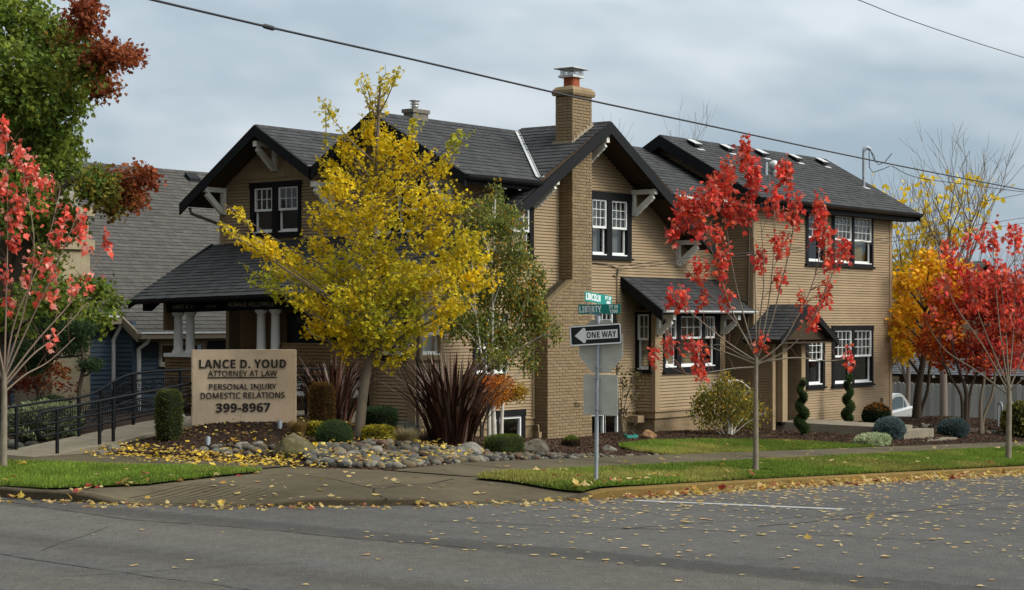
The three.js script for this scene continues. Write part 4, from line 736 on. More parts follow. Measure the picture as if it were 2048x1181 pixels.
// ------------------------------------------------------------------ the neighbour
{
  const n = thing('blue_house', 'blue clapboard neighbouring house with large grey shingle roof behind the ramp', 'house', [35, 0, -41]);
  const blue = mat(C(0.075, 0.110, 0.150), 0.7, { map: rep(soft, 1.2), vertexColors: true }), beige = mat(C(0.40, 0.33, 0.215), 0.9, { map: rep(blotch, 1.4), bumpMap: rep(grain, .5), bumpScale: .004 }), fas = mat(C(.20, .165, .12), .7);
  siding(n, 'wall', SOUTH(-35), () => [[30.2, 46]], -.6, 2.1, [hole(31.02, 32.6, 1.27, 1.90)], .112, blue, .12, 31);
  siding(n, 'wall', SOUTH(-35.7), () => [[20, 30.08]], -.6, 2.45, [], .112, blue, .12, 32);
  siding(n, 'wall', WEST(30.2), () => [[-35.7, -35.01]], -.6, 2.4, [], .112, blue, .12, 33);
  new MB().box(30.17, 30.30, -.6, 2.05, -35.02, -34.965).build('corner_board', blue, n);
  const P = z => 2.12 + .7 * (-34.75 - z);
  roofPlane(n, [[30.12, 2.12, -34.75], [46, 2.12, -34.75], [46, P(-41.55), -41.55], [30.12, P(-41.55), -41.55]], { seed: 51, vary: .26, expo: .17, tab: .27, m: M.shingleN, lone: p => p[1] < 3.6 && p[0] < 35 && p[1] < 2.95 });
  roofPlane(n, [[18, P(-35.35), -35.35], [30.12, P(-35.35), -35.35], [30.12, P(-41.55), -41.55], [18, P(-41.55), -41.55]], { seed: 52, vary: .26, expo: .17, tab: .27, m: M.shingleN });
  const bk = new MB(); bk.slab([[18, P(-41.55), -41.55], [46, P(-41.55), -41.55], [46, 1.8, -48.4], [18, 1.8, -48.4]], [0, -.1, 0]); bk.build('roof', M.deck, n);
  ridgeCap(n, [18, P(-41.55), -41.55], [46, P(-41.55), -41.55], M.shingleN, 53, [0, 0, 1], .7);
  new MB().box(30.08, 46, 1.90, 2.09, -34.74, -34.68).build('fascia', fas, n); new MB().box(30.08, 46, 1.97, 2.10, -34.68, -34.56).build('gutter', fas, n); new MB().box(30.08, 46, 2.095, 2.135, -34.70, -34.54).build('gutter_guard', M.vinyl, n);
  new MB().slab([[30.06, 2.16, -34.72], [30.06, P(-35.4) + .04, -35.4], [30.06, P(-35.4) - .18, -35.4], [30.06, 1.92, -34.72]], [.05, 0, 0]).build('rake_board', fas, n);
  new MB().box(18, 30.06, 2.33, 2.50, -35.34, -35.22).build('gutter', fas, n); new MB().box(18, 30.06, 2.495, 2.535, -35.36, -35.20).build('gutter_guard', M.vinyl, n);
  new MB().tube([[30.38, 2.0, -34.62], [30.38, 1.88, -34.68], [30.33, 1.72, -34.93], [30.33, -.4, -34.93]], .055, 8).build('downspout', M.vinyl, n);
  new MB().tube([[30.10, 2.35, -35.28], [30.10, 2.2, -35.40], [30.12, 1.95, -35.62], [30.12, -.4, -35.62]], .055, 8).build('downspout', M.vinyl, n);
  const w = win(n, SOUTH(-35), 31.02, 32.6, 1.27, 1.90, [[31.08, 32.54, 1.34, 1.84]], { trim: mat(C(.45, .42, .34), .6), plain: true, sill: .04 }); new MB(SOUTH(-35)).box(31.1, 32.5, 1.36, 1.82, -.22, -.2).build('blind', mat(C(.10, .065, .035), .9), w);
  // chimney
  const c = new MB(); c.box(27.2, 28.30, -.5, 4.07, -35.9, -34.3); c.box(27.2, 28.28, 4.31, 4.86, -35.9, -34.32); const ch = c.build('chimney', beige, n);
  new MB().box(27.12, 28.38, 4.07, 4.31, -35.95, -34.22).build('chimney_ledge', beige, ch); new MB().box(27.12, 28.38, 4.86, 5.06, -35.95, -34.22).build('chimney_ledge', beige, ch);
  new MB().box(27.24, 28.08, 5.06, 5.50, -35.7, -34.45).build('chimney_top', mat(C(.33, .31, .26), .9, { map: rep(blotch, 1) }), ch);
  for (const x of [34.21, 37.8, 31.3]) { const z = -41.05, y = P(z); const b = new MB(); b.slab([[x - .22, y + .12, z + .02], [x + .22, y + .12, z + .02], [x + .22, y + .30, z - .2], [x - .22, y + .30, z - .2]], [0, -.14, 0]); b.build('roof_vent', M.black, n); }
  new MB().box(18, 46, -.6, 1.8, -48.3, -48.2).box(45.9, 46, -.6, 2, -48.2, -35.1).build('wall', blue, n);
}
// ------------------------------------------------------------------ ramp, railings, slab sign
{
  const ry = x => .17 + .43 * Math.max(0, Math.min(1, (x - 19.7) / 3.6));
  const rp = new MB(); for (let x = 19.3; x < 27.6; x += .6) { const e = Math.min(27.6, x + .592); rp.slab([[x, ry(x), -24.82], [e, ry(e), -24.82], [e, ry(e), -26.22], [x, ry(x), -26.22]], [0, -.5, 0]); }
  tag(rp.build('ramp', M.concreteL), null, null, null, 'structure');
  function railing(name, label, z, topPts, lowOff, posts, key, loop) {
    const g = thing(name, label, 'railing', [topPts[0][0], ry(topPts[0][0]), z], 'black iron handrails of the ramp');
    const cr = new THREE.CatmullRomCurve3(topPts.map(p => V(p[0], p[1], z))), T = cr.getPoints(40), yAt = x => { for (let i = 0; i + 1 < T.length; i++) if (T[i].x <= x && T[i + 1].x >= x) return T[i].y + (T[i + 1].y - T[i].y) * (x - T[i].x) / (T[i + 1].x - T[i].x + 1e-9); return x < T[0].x ? T[0].y : T.at(-1).y; };
    new MB().tube(T, .024, 8).build('top_rail', M.iron, g);
    for (const o of lowOff) new MB().tube(T.map(p => V(p.x, p.y - o, p.z)), .019, 7).build('lower_rail', M.iron, g);
    if (loop) { const a = T[0]; const arc = []; for (let i = 0; i <= 10; i++) { const t = Math.PI / 2 + Math.PI * i / 10; arc.push([a.x + Math.cos(t) * .12, a.y - lowOff.at(-1) / 2 + Math.sin(t) * lowOff.at(-1) / 2, z]); } new MB().tube(arc, .022, 7).build('end_loop', M.iron, g); }
    for (const x of posts) new MB().box(x - .022, x + .022, ry(x) - .15, yAt(x), z - .022, z + .022).build('post', M.iron, g);
    if (key) {                                             // a greek key band hung beneath the top rail
      const kb = new MB(), u = .026, x1 = T.at(-1).x; const bar = (x, y, w, h) => { const b = yAt(x) - .16; kb.slab([[x, b + y, z - .010], [x + w, b + y + (yAt(x + w) - yAt(x)), z - .006], [x + w, b + y + h + (yAt(x + w) - yAt(x)), z - .006], [x, b + y + h, z - .006]], [0, 0, .012]); };
      for (let x = T[0].x + .9; x < x1 - .3; x += .235) { if (loop && x > 24.4) break; bar(x, 0, .012, .0 + .012); bar(x, 0, .20, .014); bar(x + .19, -.135, .014, .149); bar(x + .05, -.135, .15, .014); bar(x + .05, -.135, .014, .10); bar(x + .05, -.045, .095, .014); bar(x + .135, -.09, .014, .055); bar(x + .095, -.09, .05, .014); bar(x, -.149, .014, .16); bar(x - .02, -.149, .03, .014); }
      kb.build('key_band', M.iron, g, 'stuff');
      for (const o of [.125, .33]) new MB().tube(T.filter(p => p.x > T[0].x + .8).map(p => V(p.x, p.y - o, p.z)), .012, 6).build('band_rail', M.iron, g);
    }
    return g;
  }
  railing('ramp_railing', 'black iron railing with looped end on the near side of the ramp', -24.90, [[19.55, .89], [20.6, 1.02], [22.0, 1.18], [23.2, 1.33], [24.4, 1.46], [26.8, 1.47]], [.21, .40], [19.85, 20.75, 21.05, 22.2, 23.4, 24.6, 25.8], true, true);
  railing('ramp_railing', 'black iron railing with key pattern band on the far side of the ramp', -26.12, [[17.2, .90], [19.5, .91], [20.6, 1.0], [21.55, 1.09], [22.0, 1.27], [22.35, 1.40], [22.8, 1.46], [24, 1.485], [27.3, 1.50]], [.47], [19.95, 21.3, 21.8, 22.1, 22.55, 23.7, 24.9, 26.1], true);
}
{
  const base = at(489, 850, 33.4), by = yardY(base.x, base.z);
  const t = thing('stone_slab_sign', 'sand coloured stone slab sign with raised dark lettering for a law office', 'sign', [base.x, by, base.z]);
  const yaw = Math.atan2(-RGT.z, RGT.x) + .24, X = new THREE.Matrix4().makeRotationY(yaw).setPosition(base.x, 0, base.z);
  const k = 33.4 / 3704 / Math.cos(.24), ky = 33.4 / 3704, Y = py => 2.4 - (py - 643) * ky, W = 202 * k / 2, D = .24;
  const st = dataTex(512, (u, v) => { const a = fbm(u * 3, v * 3, 3, 5, 201), b = fbm(u * 14, v * 3, 14, 4, 205), c = fbm(u * 90, v * 90, 90, 2, 209); let q = .80 + .35 * (a - .5) + .28 * (b - .5) + .12 * (c - .5); return [q * 1.0, q * (.97 + .06 * (a - .5)), q * (.93 + .12 * (a - .5))]; }, false);
  const stone = mat(C(0.72, 0.56, 0.40), .85, { map: rep(st, 2.1, 1.9), bumpMap: rep(grain, .4), bumpScale: .003 });
  const b = new MB(X), e = .012, y0 = by - .25, y1 = Y(700); b.box(-W + e, W - e, y0, y1, -D + e, 0); b.box(-W, -W + e, y0, y1 - e, -D + e, -e); b.box(W - e, W, y0, y1 - e, -D + e, -e); b.quad([-W + e, y1, 0], [-W + e, y0, 0], [-W, y0, -e], [-W, y1 - e, -e]); b.quad([W, y1 - e, -e], [W, y0, -e], [W - e, y0, 0], [W - e, y1, 0]);
  b.build('slab', stone, t);
  const pl = new MB(X); pl.box(-W - .12, W + .06, by - .2, Y(849), -D - .06, .06); pl.build('plinth', M.concreteL, t);
  const put = (s, x0, x1, base, top, f = 'sans_regular') => letters(s, f, (x1 - x0) * k, (base - top) * ky, .022, X.clone().multiply(new THREE.Matrix4().makeTranslation(((x0 + x1) / 2 - 489.5) * k, Y(base), .004)), bronze, t);
  put('LANCE D. YOUD', 402, 570, 736.5, 719.6, 'sans_bold'); put('ATTORNEY AT LAW', 419, 552, 752.8, 741.3); put('PERSONAL INJURY', 421, 551, 779, 768); put('DOMESTIC RELATIONS', 405, 567, 796.8, 785.3); put('399-8967', 434, 539, 824, 806.8, 'sans_bold');
  const ul = new MB(X); ul.box((418 - 489.5) * k, (552.5 - 489.5) * k, Y(756.4), Y(754.4), .001, .02); ul.build('underline', bronze, t);
}
// landscape lights
{
  const L = [['small grey spotlight on the mulch in front of the stone slab', 415, 893, 30.9, 13], ['small grey spotlight at the right foot of the stone slab', 559, 864, 32.3, 12]];
  for (const [lab, px, py, Z, h] of L) { const p = at(px, py, Z), y = yardY(p.x, p.z), t = thing('garden_spotlight', lab, 'spotlight', [p.x, y, p.z], 'garden spotlights'); new MB().tube([[p.x, y - .1, p.z], [p.x, y + .05, p.z]], .012, 6).build('stake', M.iron, t); new MB().tube([[p.x, y + .04, p.z], [p.x + .01, y + .07, p.z], [p.x + .02, y + .17, p.z - .01], [p.x + .025, y + .185, p.z - .01]], [.022, .04, .045, .03], 10).build('lamp_head', M.galv, t); }
  const p = at(364, 846, 33.1), y = yardY(p.x, p.z), t = thing('floodlight', 'grey metal floodlight tipped up beside the left edge of the stone slab', 'floodlight', [p.x, y, p.z]); const X = new THREE.Matrix4().makeRotationY(.4).setPosition(p.x, y, p.z); new MB(X).box(-.02, .02, -.05, .1, -.02, .02).build('bracket', M.galv, t); new MB(X).slab([[-.06, .06, -.09], [.06, .06, -.09], [.06, .20, .05], [-.06, .20, .05]], [.0, .05, -.05]).build('lamp_head', M.tin, t);
}
// ------------------------------------------------------------------ street sign post
{
  const b = at(1192, 958.5, 26.55), by = stripY(b.x, b.z), Z = 26.55;
  const t = thing('sign_post', 'galvanised street sign post with one way plate, street name blades and two sign backs', 'signpost', [b.x, by, b.z]);
  const Y = py => 2.4 - (py - 643) * Z / 3704;
  const lean = .02; new MB().tube([[b.x, by - .1, b.z], [b.x + .01, Y(800), b.z + .012], [b.x + .02, Y(640), b.z + .02]], .031, 10).build('pole', M.galv, t);
  const Wst = (z, out) => WEST(b.x + .015 + out).multiply(new THREE.Matrix4().makeTranslation(b.z + .016 + z, 0, 0));
  const rrect = (w, h, r) => { const s = new THREE.Shape(); s.moveTo(-w / 2 + r, -h / 2); s.lineTo(w / 2 - r, -h / 2); s.absarc(w / 2 - r, -h / 2 + r, r, -Math.PI / 2, 0); s.lineTo(w / 2, h / 2 - r); s.absarc(w / 2 - r, h / 2 - r, r, 0, Math.PI / 2); s.lineTo(-w / 2 + r, h / 2); s.absarc(-w / 2 + r, h / 2 - r, r, Math.PI / 2, Math.PI); s.lineTo(-w / 2, -h / 2 + r); s.absarc(-w / 2 + r, -h / 2 + r, r, Math.PI, Math.PI * 1.5); return s; };
  const plate = (name, shape, d, xf, m, parent = t) => { const g = new THREE.ExtrudeGeometry(shape, { depth: d, bevelEnabled: false, curveSegments: 6 }); g.applyMatrix4(xf); return addMesh(name, g, m, parent); };
  const whiteS = mat(C(.86, .86, .84), .5), blackS = mat(C(.010, .010, .011), .4), green = mat(C(.006, .24, .20), .5, { map: rep(soft, .6) });
  // one way: black board, white edge line, white arrow, black words
  const X = Wst(0, -.055).multiply(new THREE.Matrix4().makeTranslation(.005, Y(670), 0)).multiply(new THREE.Matrix4().makeRotationZ(.055)), Mz = z => X.clone().multiply(new THREE.Matrix4().makeTranslation(0, 0, z));
  const ow = plate('one_way_plate', rrect(.905, .300, .03), .004, Mz(0), blackS);
  const brd = rrect(.893, .288, .026); brd.holes.push(rrect(.855, .250, .016)); plate('border', brd, .002, Mz(.004), whiteS, ow);
  const ar = new THREE.Shape(); ar.moveTo(-.365, 0); ar.lineTo(-.215, .105); ar.quadraticCurveTo(-.18, .118, -.17, .09); ar.lineTo(-.17, .062); ar.lineTo(.385, .062); ar.lineTo(.385, -.062); ar.lineTo(-.17, -.062); ar.lineTo(-.17, -.09); ar.quadraticCurveTo(-.18, -.118, -.215, -.105); plate('arrow', ar, .002, Mz(.004), mat(C(.80, .80, .79), .5), ow);
  letters('ONE WAY', 'sans_bold', .515, .085, .002, Mz(.0062).multiply(new THREE.Matrix4().makeTranslation(.105, -.042, 0)), blackS, ow);
  // stop sign seen from the back, and a parking plate below it
  const oc = new THREE.Shape(); for (let i = 0; i < 8; i++) { const a = Math.PI / 8 + i * Math.PI / 4; oc[i ? 'lineTo' : 'moveTo'](Math.cos(a) * .412, Math.sin(a) * .412); } plate('octagon_plate', oc, .004, Wst(.0, .045).multiply(new THREE.Matrix4().makeTranslation(.03, Y(692.5), 0)), M.signBack);
  plate('square_plate', rrect(.60, .585, .035), .004, Wst(0, .05).multiply(new THREE.Matrix4().makeTranslation(.02, Y(790.5), 0)), M.signBack);
  for (const py of [736, 758, 820]) { const q = new MB(); q.tube([[b.x + .012 - .036, Y(py), b.z + .012], [b.x + .05, Y(py), b.z + .035]], .006, 5); q.box(b.x - .028, b.x + .05, Y(py) - .008, Y(py) + .008, b.z - .022, b.z + .048); q.build('band', M.galv, t); }
  // street blades
  const lib = plate('street_blade', rrect(.735, .138, .008), .003, Wst(.02, -.012).multiply(new THREE.Matrix4().makeTranslation(.02, Y(618.7), 0)).multiply(new THREE.Matrix4().makeRotationZ(.012)), green);
  const LX = Wst(.04, -.0135).multiply(new THREE.Matrix4().makeTranslation(0, Y(618.7), 0)).multiply(new THREE.Matrix4().makeRotationZ(.012));
  const tx = (s, x, y, w, cap, base, par) => letters(s, 'sans_bold', w, cap, .002, base.clone().multiply(new THREE.Matrix4().makeTranslation(x, y, 0)), whiteS, par);
  tx('LIBERTY', -.155, -.045, .385, .092, LX, lib); tx('ST SE', .25, .008, .155, .046, LX, lib); tx('1500', .25, -.056, .14, .046, LX, lib);
  const S2 = new THREE.Matrix4().makeTranslation(b.x + .02, Y(597.5), b.z + .03).multiply(new THREE.Matrix4().makeRotationZ(-.10));
  const lin = plate('street_blade', rrect(.68, .142, .008), .003, S2, green); const L2 = S2.clone().multiply(new THREE.Matrix4().makeTranslation(0, 0, .003));
  tx('LINCOLN', -.135, -.045, .355, .095, L2, lin); tx('ST SE', .235, .008, .15, .046, L2, lin); tx('400', .25, -.056, .10, .046, L2, lin);
  const br = new MB(); br.tube([[b.x + .02, Y(648), b.z + .02], [b.x + .02, Y(632), b.z + .02]], .04, 10); br.tube([[b.x + .02, Y(632), b.z + .02], [b.x - .02, Y(628), b.z - .08], [b.x - .07, Y(606), b.z - .12]], .011, 6); br.tube([[b.x + .02, Y(632), b.z + .02], [b.x, Y(626), b.z + .09]], .011, 6); br.tube([[b.x + .02, Y(636), b.z + .02], [b.x + .02, Y(607), b.z + .02]], .016, 6); br.build('blade_bracket', M.galv, t);
}
// ------------------------------------------------------------------ walk and steps to the side door
{
  const w = new MB(), wy = z => -.055 - .05 * (-22.5 - z) / -2.6; w.slab([[39.75, -.05, -22.55], [41.2, -.05, -22.55], [41.75, -.13, -19.85], [40.35, -.13, -19.85]].reverse(), [0, -.35, 0]);
  tag(w.build('path', M.concreteL), null, null, null, 'structure');
  const s = thing('concrete_steps', 'two concrete steps leading up to the side door walk', 'steps', [41.4, -.7, -19.4]);
  new MB().box(40.45, 42.1, -.8, -.22, -19.85, -19.45).build('step', M.concreteL, s); new MB().box(40.5, 42.5, -.9, -.44, -19.45, -19.02).build('step', M.concreteL, s);
  const l = new MB(); l.slab([[40.4, -.60, -19.02], [42.4, -.66, -19.02], [42.3, stripY(42.3, -18.5) + .012, -18.48], [40.2, stripY(40.2, -18.5) + .012, -18.48]].reverse(), [0, -.2, 0]); tag(l.build('path', M.concreteL), null, null, null, 'structure');
}
// ------------------------------------------------------------------ fence, shed, car, bicycle rack
{
  const f = thing('board_fence', 'weathered grey dog ear board fence behind the parked car', 'fence', [56, -1, -25]);
  const geos = []; const r = rng(301), mats = []; for (let i = 0; i < 6; i++) { const k = .85 + .09 * i; mats.push(mat(C(.46 * k, .48 * k, .455 * k), .9, { map: rep(streak, .3, 1.2) })); }
  for (let i = 0; i < 3; i++) { const w = .138 + .004 * i, b = new MB(WEST(0)); const s = [[-w / 2, 0, 0], [w / 2, 0, 0], [w / 2, 1.48, 0], [w / 2 - .035, 1.53, 0], [-w / 2 + .035, 1.53, 0], [-w / 2, 1.48, 0]]; b.slab(s, [0, 0, -.02]); geos.push(b.geo()); }
  let k = 0; for (let z = -29.2; z < -18; z += .148, k++) { const m = shade(new THREE.Mesh(geos[k % 3], mats[Math.floor(r() * 6)])); m.name = 'fence_board'; m.position.set(56 + .006 * (r() - .5), -1.13 + .05 * (r() - .5) + .0, z).sub(f.position); m.rotation.x = .008 * (r() - .5); f.add(m); }
  for (const y of [-.85, .1]) new MB().box(56.03, 56.09, y, y + .09, -29.3, -18).build('rail', mats[1], f);
  const sh = thing('low_shed', 'low brown outbuilding with grey shingle roof behind the board fence', 'shed', [64, -1, -26]);
  new MB().box(62, 66, -1.2, .5, -30, -18).build('wall', mat(C(.12, .075, .045), .9, { map: rep(streak, .5, 1) }), sh);
  roofPlane(sh, [[61.6, .50, -30.4], [61.6, .50, -17], [63.6, 1.42, -17], [63.6, 1.42, -30.0]].map(q => q), { seed: 61, expo: .17, tab: .3, m: mat(C(.13, .135, .145), .9, { vertexColors: true, map: rep(grain, .5) }) });
  roofPlane(sh, [[66.4, .50, -17], [66.4, .50, -30.4], [63.6, 1.42, -30.0], [63.6, 1.42, -17]], { seed: 62, expo: .3, tab: .8 });
  for (let z = -29.6; z < -18; z += 1.1) new MB().box(61.55, 61.95, .38, .46, z, z + .08).build('rafter_end', M.bracket, sh);
  const bh = thing('brown_house', 'brown sided house far behind the yellow and orange trees', 'house', [74, -1.5, -34]);
  siding(bh, 'wall', WEST(72), () => [[-38, -33]], -2, 3.2, [], .16, mat(C(.20, .15, .10), .9, { vertexColors: true }), .2, 71);
  roofPlane(bh, [[71.5, 3.1, -39], [71.5, 3.1, -32.6], [76, 5.0, -32.6], [76, 5.0, -39]], { seed: 63, expo: .25, tab: .6, m: M.shingleN });
  roofPlane(bh, [[80.5, 3.1, -32.6], [80.5, 3.1, -39], [76, 5.0, -39], [76, 5.0, -32.6]], { seed: 64, expo: .35, tab: .9, m: M.shingleN }); new MB().box(72.2, 80, -2, 3.2, -38, -33).build('wall', M.soffit, bh);
}
{ // silver sedan, tail to the right
  const tail = at(1823, 820, 56.6), ya = .17; const X = new THREE.Matrix4().makeRotationY(ya).setPosition(tail.x - 2.27 * Math.cos(ya), -1.14, tail.z + 2.27 * Math.sin(ya) + .3); // local x towards the tail, z out to the street
  const c = thing('parked_car', 'silver sedan parked behind the house corner with only its tail showing', 'car', [tail.x - 2.2, -1.14, tail.z - .6]);
  const paint = new THREE.MeshPhysicalMaterial({ color: C(.52, .52, .50), roughness: .35, metalness: .35, clearcoat: .8, clearcoatRoughness: .1 }), W = 1.72;
  const body = new THREE.Shape(); body.moveTo(-2.2, .28); body.lineTo(-2.25, .62); body.quadraticCurveTo(-2.1, .78, -1.2, .86); body.lineTo(1.3, .92); body.quadraticCurveTo(2.1, .94, 2.2, .88); body.quadraticCurveTo(2.27, .7, 2.24, .55); body.lineTo(2.20, .30); body.lineTo(1.83, .27); body.absarc(1.45, .32, .37, -.1, Math.PI + .1, false); body.lineTo(-.98, .22); body.absarc(-1.35, .32, .37, -.1, Math.PI + .1, false); body.lineTo(-2.2, .28);
  const bg = new THREE.ExtrudeGeometry(body, { depth: W - .2, bevelEnabled: true, bevelSize: .06, bevelThickness: .1, bevelSegments: 4, curveSegments: 14 }); bg.translate(0, 0, -W + .1); bg.applyMatrix4(X); const bm = addMesh('body', bg, paint, c);
  const cab = new THREE.Shape(); cab.moveTo(-1.1, .84); cab.quadraticCurveTo(-.5, 1.30, -.15, 1.37); cab.quadraticCurveTo(.4, 1.43, .75, 1.36); cab.quadraticCurveTo(1.25, 1.22, 1.72, .92); cab.lineTo(-1.1, .84);
  const cg = new THREE.ExtrudeGeometry(cab, { depth: W - .5, bevelEnabled: true, bevelSize: .02, bevelThickness: .12, bevelSegments: 4, curveSegments: 14 }); cg.translate(0, 0, -W + .25); cg.applyMatrix4(X); addMesh('cabin', cg, paint, c);
  const gl = new THREE.Shape(); gl.moveTo(-.85, .92); gl.quadraticCurveTo(-.4, 1.25, -.05, 1.30); gl.quadraticCurveTo(.4, 1.34, .7, 1.28); gl.quadraticCurveTo(1.0, 1.18, 1.22, .96); gl.lineTo(-.85, .92);
  const gg = new THREE.ExtrudeGeometry(gl, { depth: .01, bevelEnabled: false }); gg.applyMatrix4(X.clone().multiply(new THREE.Matrix4().makeTranslation(0, 0, -.125))); addMesh('side_window', gg, mat(C(.06, .085, .10), .08), c);
  new MB(X).box(.78, .82, .9, 1.28, -.12, -.108).build('window_pillar', paint, c); new MB(X).box(.95, 1.12, .74, .78, .0, .02).build('door_handle', paint, c); new MB(X).box(-.9, 1.0, .42, .45, .0, .015).build('side_trim', paint, c);
  for (const x of [1.45, -1.35]) { const tg = new THREE.TorusGeometry(.245, .085, 10, 24); tg.applyMatrix4(X.clone().multiply(new THREE.Matrix4().makeTranslation(x, .31, -.10))); const ty = addMesh('wheel', tg, mat(C(.012, .012, .012), .9), c); const rm = new MB(X.clone().multiply(new THREE.Matrix4().makeTranslation(x, .31, 0))); for (let i = 0; i < 7; i++) { const a = i / 7 * 6.283, q = V(Math.cos(a), Math.sin(a), 0), n = V(-q.y, q.x, 0).multiplyScalar(.03); rm.slab([[q.x * .03 - n.x, q.y * .03 - n.y, -.06], [q.x * .03 + n.x, q.y * .03 + n.y, -.06], [q.x * .19 + n.x, q.y * .19 + n.y, -.06], [q.x * .19 - n.x, q.y * .19 - n.y, -.06]], [0, 0, .02]); } rm.build('rim', M.tin, ty); }
  new MB(X).box(2.16, 2.27, .62, .80, -.3, -.02).build('tail_lamp', mat(C(.25, .01, .01), .2), c);
}
{
  const p = at(2012, 862, 50.2), y = yardY(p.x, p.z) - .05, t = thing('bicycle_rack', 'galvanised double hoop bicycle rack in front of the board fence', 'bicycle rack', [p.x, y, p.z]);
  for (const dz of [-.16, .16]) { const a = []; for (let i = 0; i <= 10; i++) { const q = Math.PI * i / 10; a.push([p.x - .11 * Math.cos(q), y + .62 + .13 * Math.sin(q), p.z + dz + .10 * Math.cos(q)]); } new MB().tube([[p.x - .11, y, p.z + dz + .1], ...a, [p.x + .11, y, p.z + dz - .1]], .024, 8).build('hoop', M.galv, t); }
  new MB().tube([[p.x - .3, y + .04, p.z - .35], [p.x - .1, y + .04, p.z + .4]], .022, 6).build('base_bar', M.galv, t);
}
// ------------------------------------------------------------------ overhead wires
{
  const wire = (lab, pts, r) => { const g = new THREE.TubeGeometry(new THREE.CatmullRomCurve3(pts), 60, r, 6); const m = addMesh('overhead_wire', g, M.cable); tag(m, lab, 'wire'); return m; };
  const iz = (z0, z1, x0, x1, x) => 1 / (1 / z0 + (1 / z1 - 1 / z0) * (x - x0) / (x1 - x0));
  const mw = [[-500, -190], [180, -30], [305, 0], [540, 55], [830, 120], [1116, 187], [1420, 252], [1720, 316], [2048, 380], [2300, 424], [3000, 540]];
  const w = wire('thick black utility wire with a splice crossing above the whole house', mw.map(([x, y]) => at(x, y, Math.min(90, iz(22, 66, 180, 2300, x)))), .0165);
  const a = at(524, 51, iz(22, 66, 180, 2300, 524)), b = at(550, 58, iz(22, 66, 180, 2300, 550)); new MB().tube([a, a.clone().lerp(b, .2), a.clone().lerp(b, .8), b], [.014, .034, .034, .014], 8).build('splice', M.cable, w);
  wire('thin wire crossing the sky at the top right corner', [[1100, -190], [1690, -10], [1800, 33], [1930, 78], [2060, 119], [2200, 162], [2900, 350]].map(([x, y], i) => at(x, y, [24, 34, 37, 40, 44, 48, 70][i])), .009);
  wire('service wire running from the roof mast to the right', [V(47.58, 6.75, -23.25), at(1830, 354, 54), at(1940, 370, 57), at(2048, 384, 60), at(2300, 408, 66)], .011);
  wire('wire rising from the corner eave of the house to the right', [V(47.5, 5.30, -22.6), at(1920, 412, 55), at(2048, 388, 58), at(2300, 335, 64)], .009);
  wire('upper of two thin cables strung along the side wall', [V(35.1, 3.66, -23.98), at(1400, 514, 43.2), at(1600, 497, 45.5), at(1780, 476, 49), at(2048, 436, 56), at(2300, 396, 62)], .008);
  wire('lower of two thin cables strung along the side wall', [V(35.1, 3.58, -23.95), at(1400, 520, 43.2), at(1600, 503, 45.5), at(1780, 484, 49), at(2048, 447, 56), at(2300, 410, 62)], .007);
}
// ------------------------------------------------------------------ leaves
const flatGeo = (pts, tris, fold) => { const p = [], u = []; for (const t of tris) for (const i of t) { p.push(pts[i][0], pts[i][1], fold(pts[i][0], pts[i][1])); u.push(pts[i][0], pts[i][1]); } const g = new THREE.BufferGeometry(); g.setAttribute('position', new THREE.Float32BufferAttribute(p, 3)); g.setAttribute('uv', new THREE.Float32BufferAttribute(u, 2)); g.computeVertexNormals(); return g; };
const fan = pts => { const t = []; for (let i = 1; i + 1 < pts.length; i++) t.push([0, i, i + 1]); return t; };
const mapleP = [[0, .30], [.05, 0], [.12, .12], [.34, .05], [.28, .22], [.52, .42], [.33, .46], [.36, .66], [.18, .58], [.12, .76], [0, 1], [-.12, .76], [-.18, .58], [-.36, .66], [-.33, .46], [-.52, .42], [-.28, .22], [-.34, .05], [-.12, .12], [-.05, 0], [.05, 0]];
const LEAF = {
  maple: [0.22, -0.30, 0.55].map(k => flatGeo(mapleP, fan(mapleP), (x, y) => k * Math.abs(x) * .9 - k * .5 * y * y)),
  mapleFlat: [.05, -.06, .10].map(k => flatGeo(mapleP, fan(mapleP), (x, y) => k * Math.abs(x) - k * .5 * y * y)),
  ginkgo: [.3, -.25].map(k => flatGeo([[0, 0], [.03, .0], [.48, .62], [.34, .88], [.05, .86], [-.05, .86], [-.34, .88], [-.48, .62], [-.03, 0]], [[0, 1, 2], [0, 2, 3], [0, 3, 4], [0, 5, 6], [0, 6, 7], [0, 7, 8]], (x, y) => k * Math.abs(x) + .12 * y * y)),
  ovate: [.3, -.2].map(k => flatGeo([[0, 0], [.32, .35], [.22, .68], [0, 1], [-.22, .68], [-.32, .35]], [[0, 1, 2], [0, 2, 3], [0, 3, 4], [0, 4, 5]], (x, y) => k * Math.abs(x) - .2 * y * y)),
  needle: [.2].map(k => flatGeo([[0, 0], [.14, .4], [0, 1], [-.14, .4]], [[0, 1, 2], [0, 2, 3]], (x, y) => k * Math.abs(x))),
};
const LM = leafMat();
const lin = (r, g, b) => [r, g, b];
const mix = (a, b, t) => [a[0] + (b[0] - a[0]) * t, a[1] + (b[1] - a[1]) * t, a[2] + (b[2] - a[2]) * t];
function gauss(r) { return (r() + r() + r() - 1.5) * 1.15; }
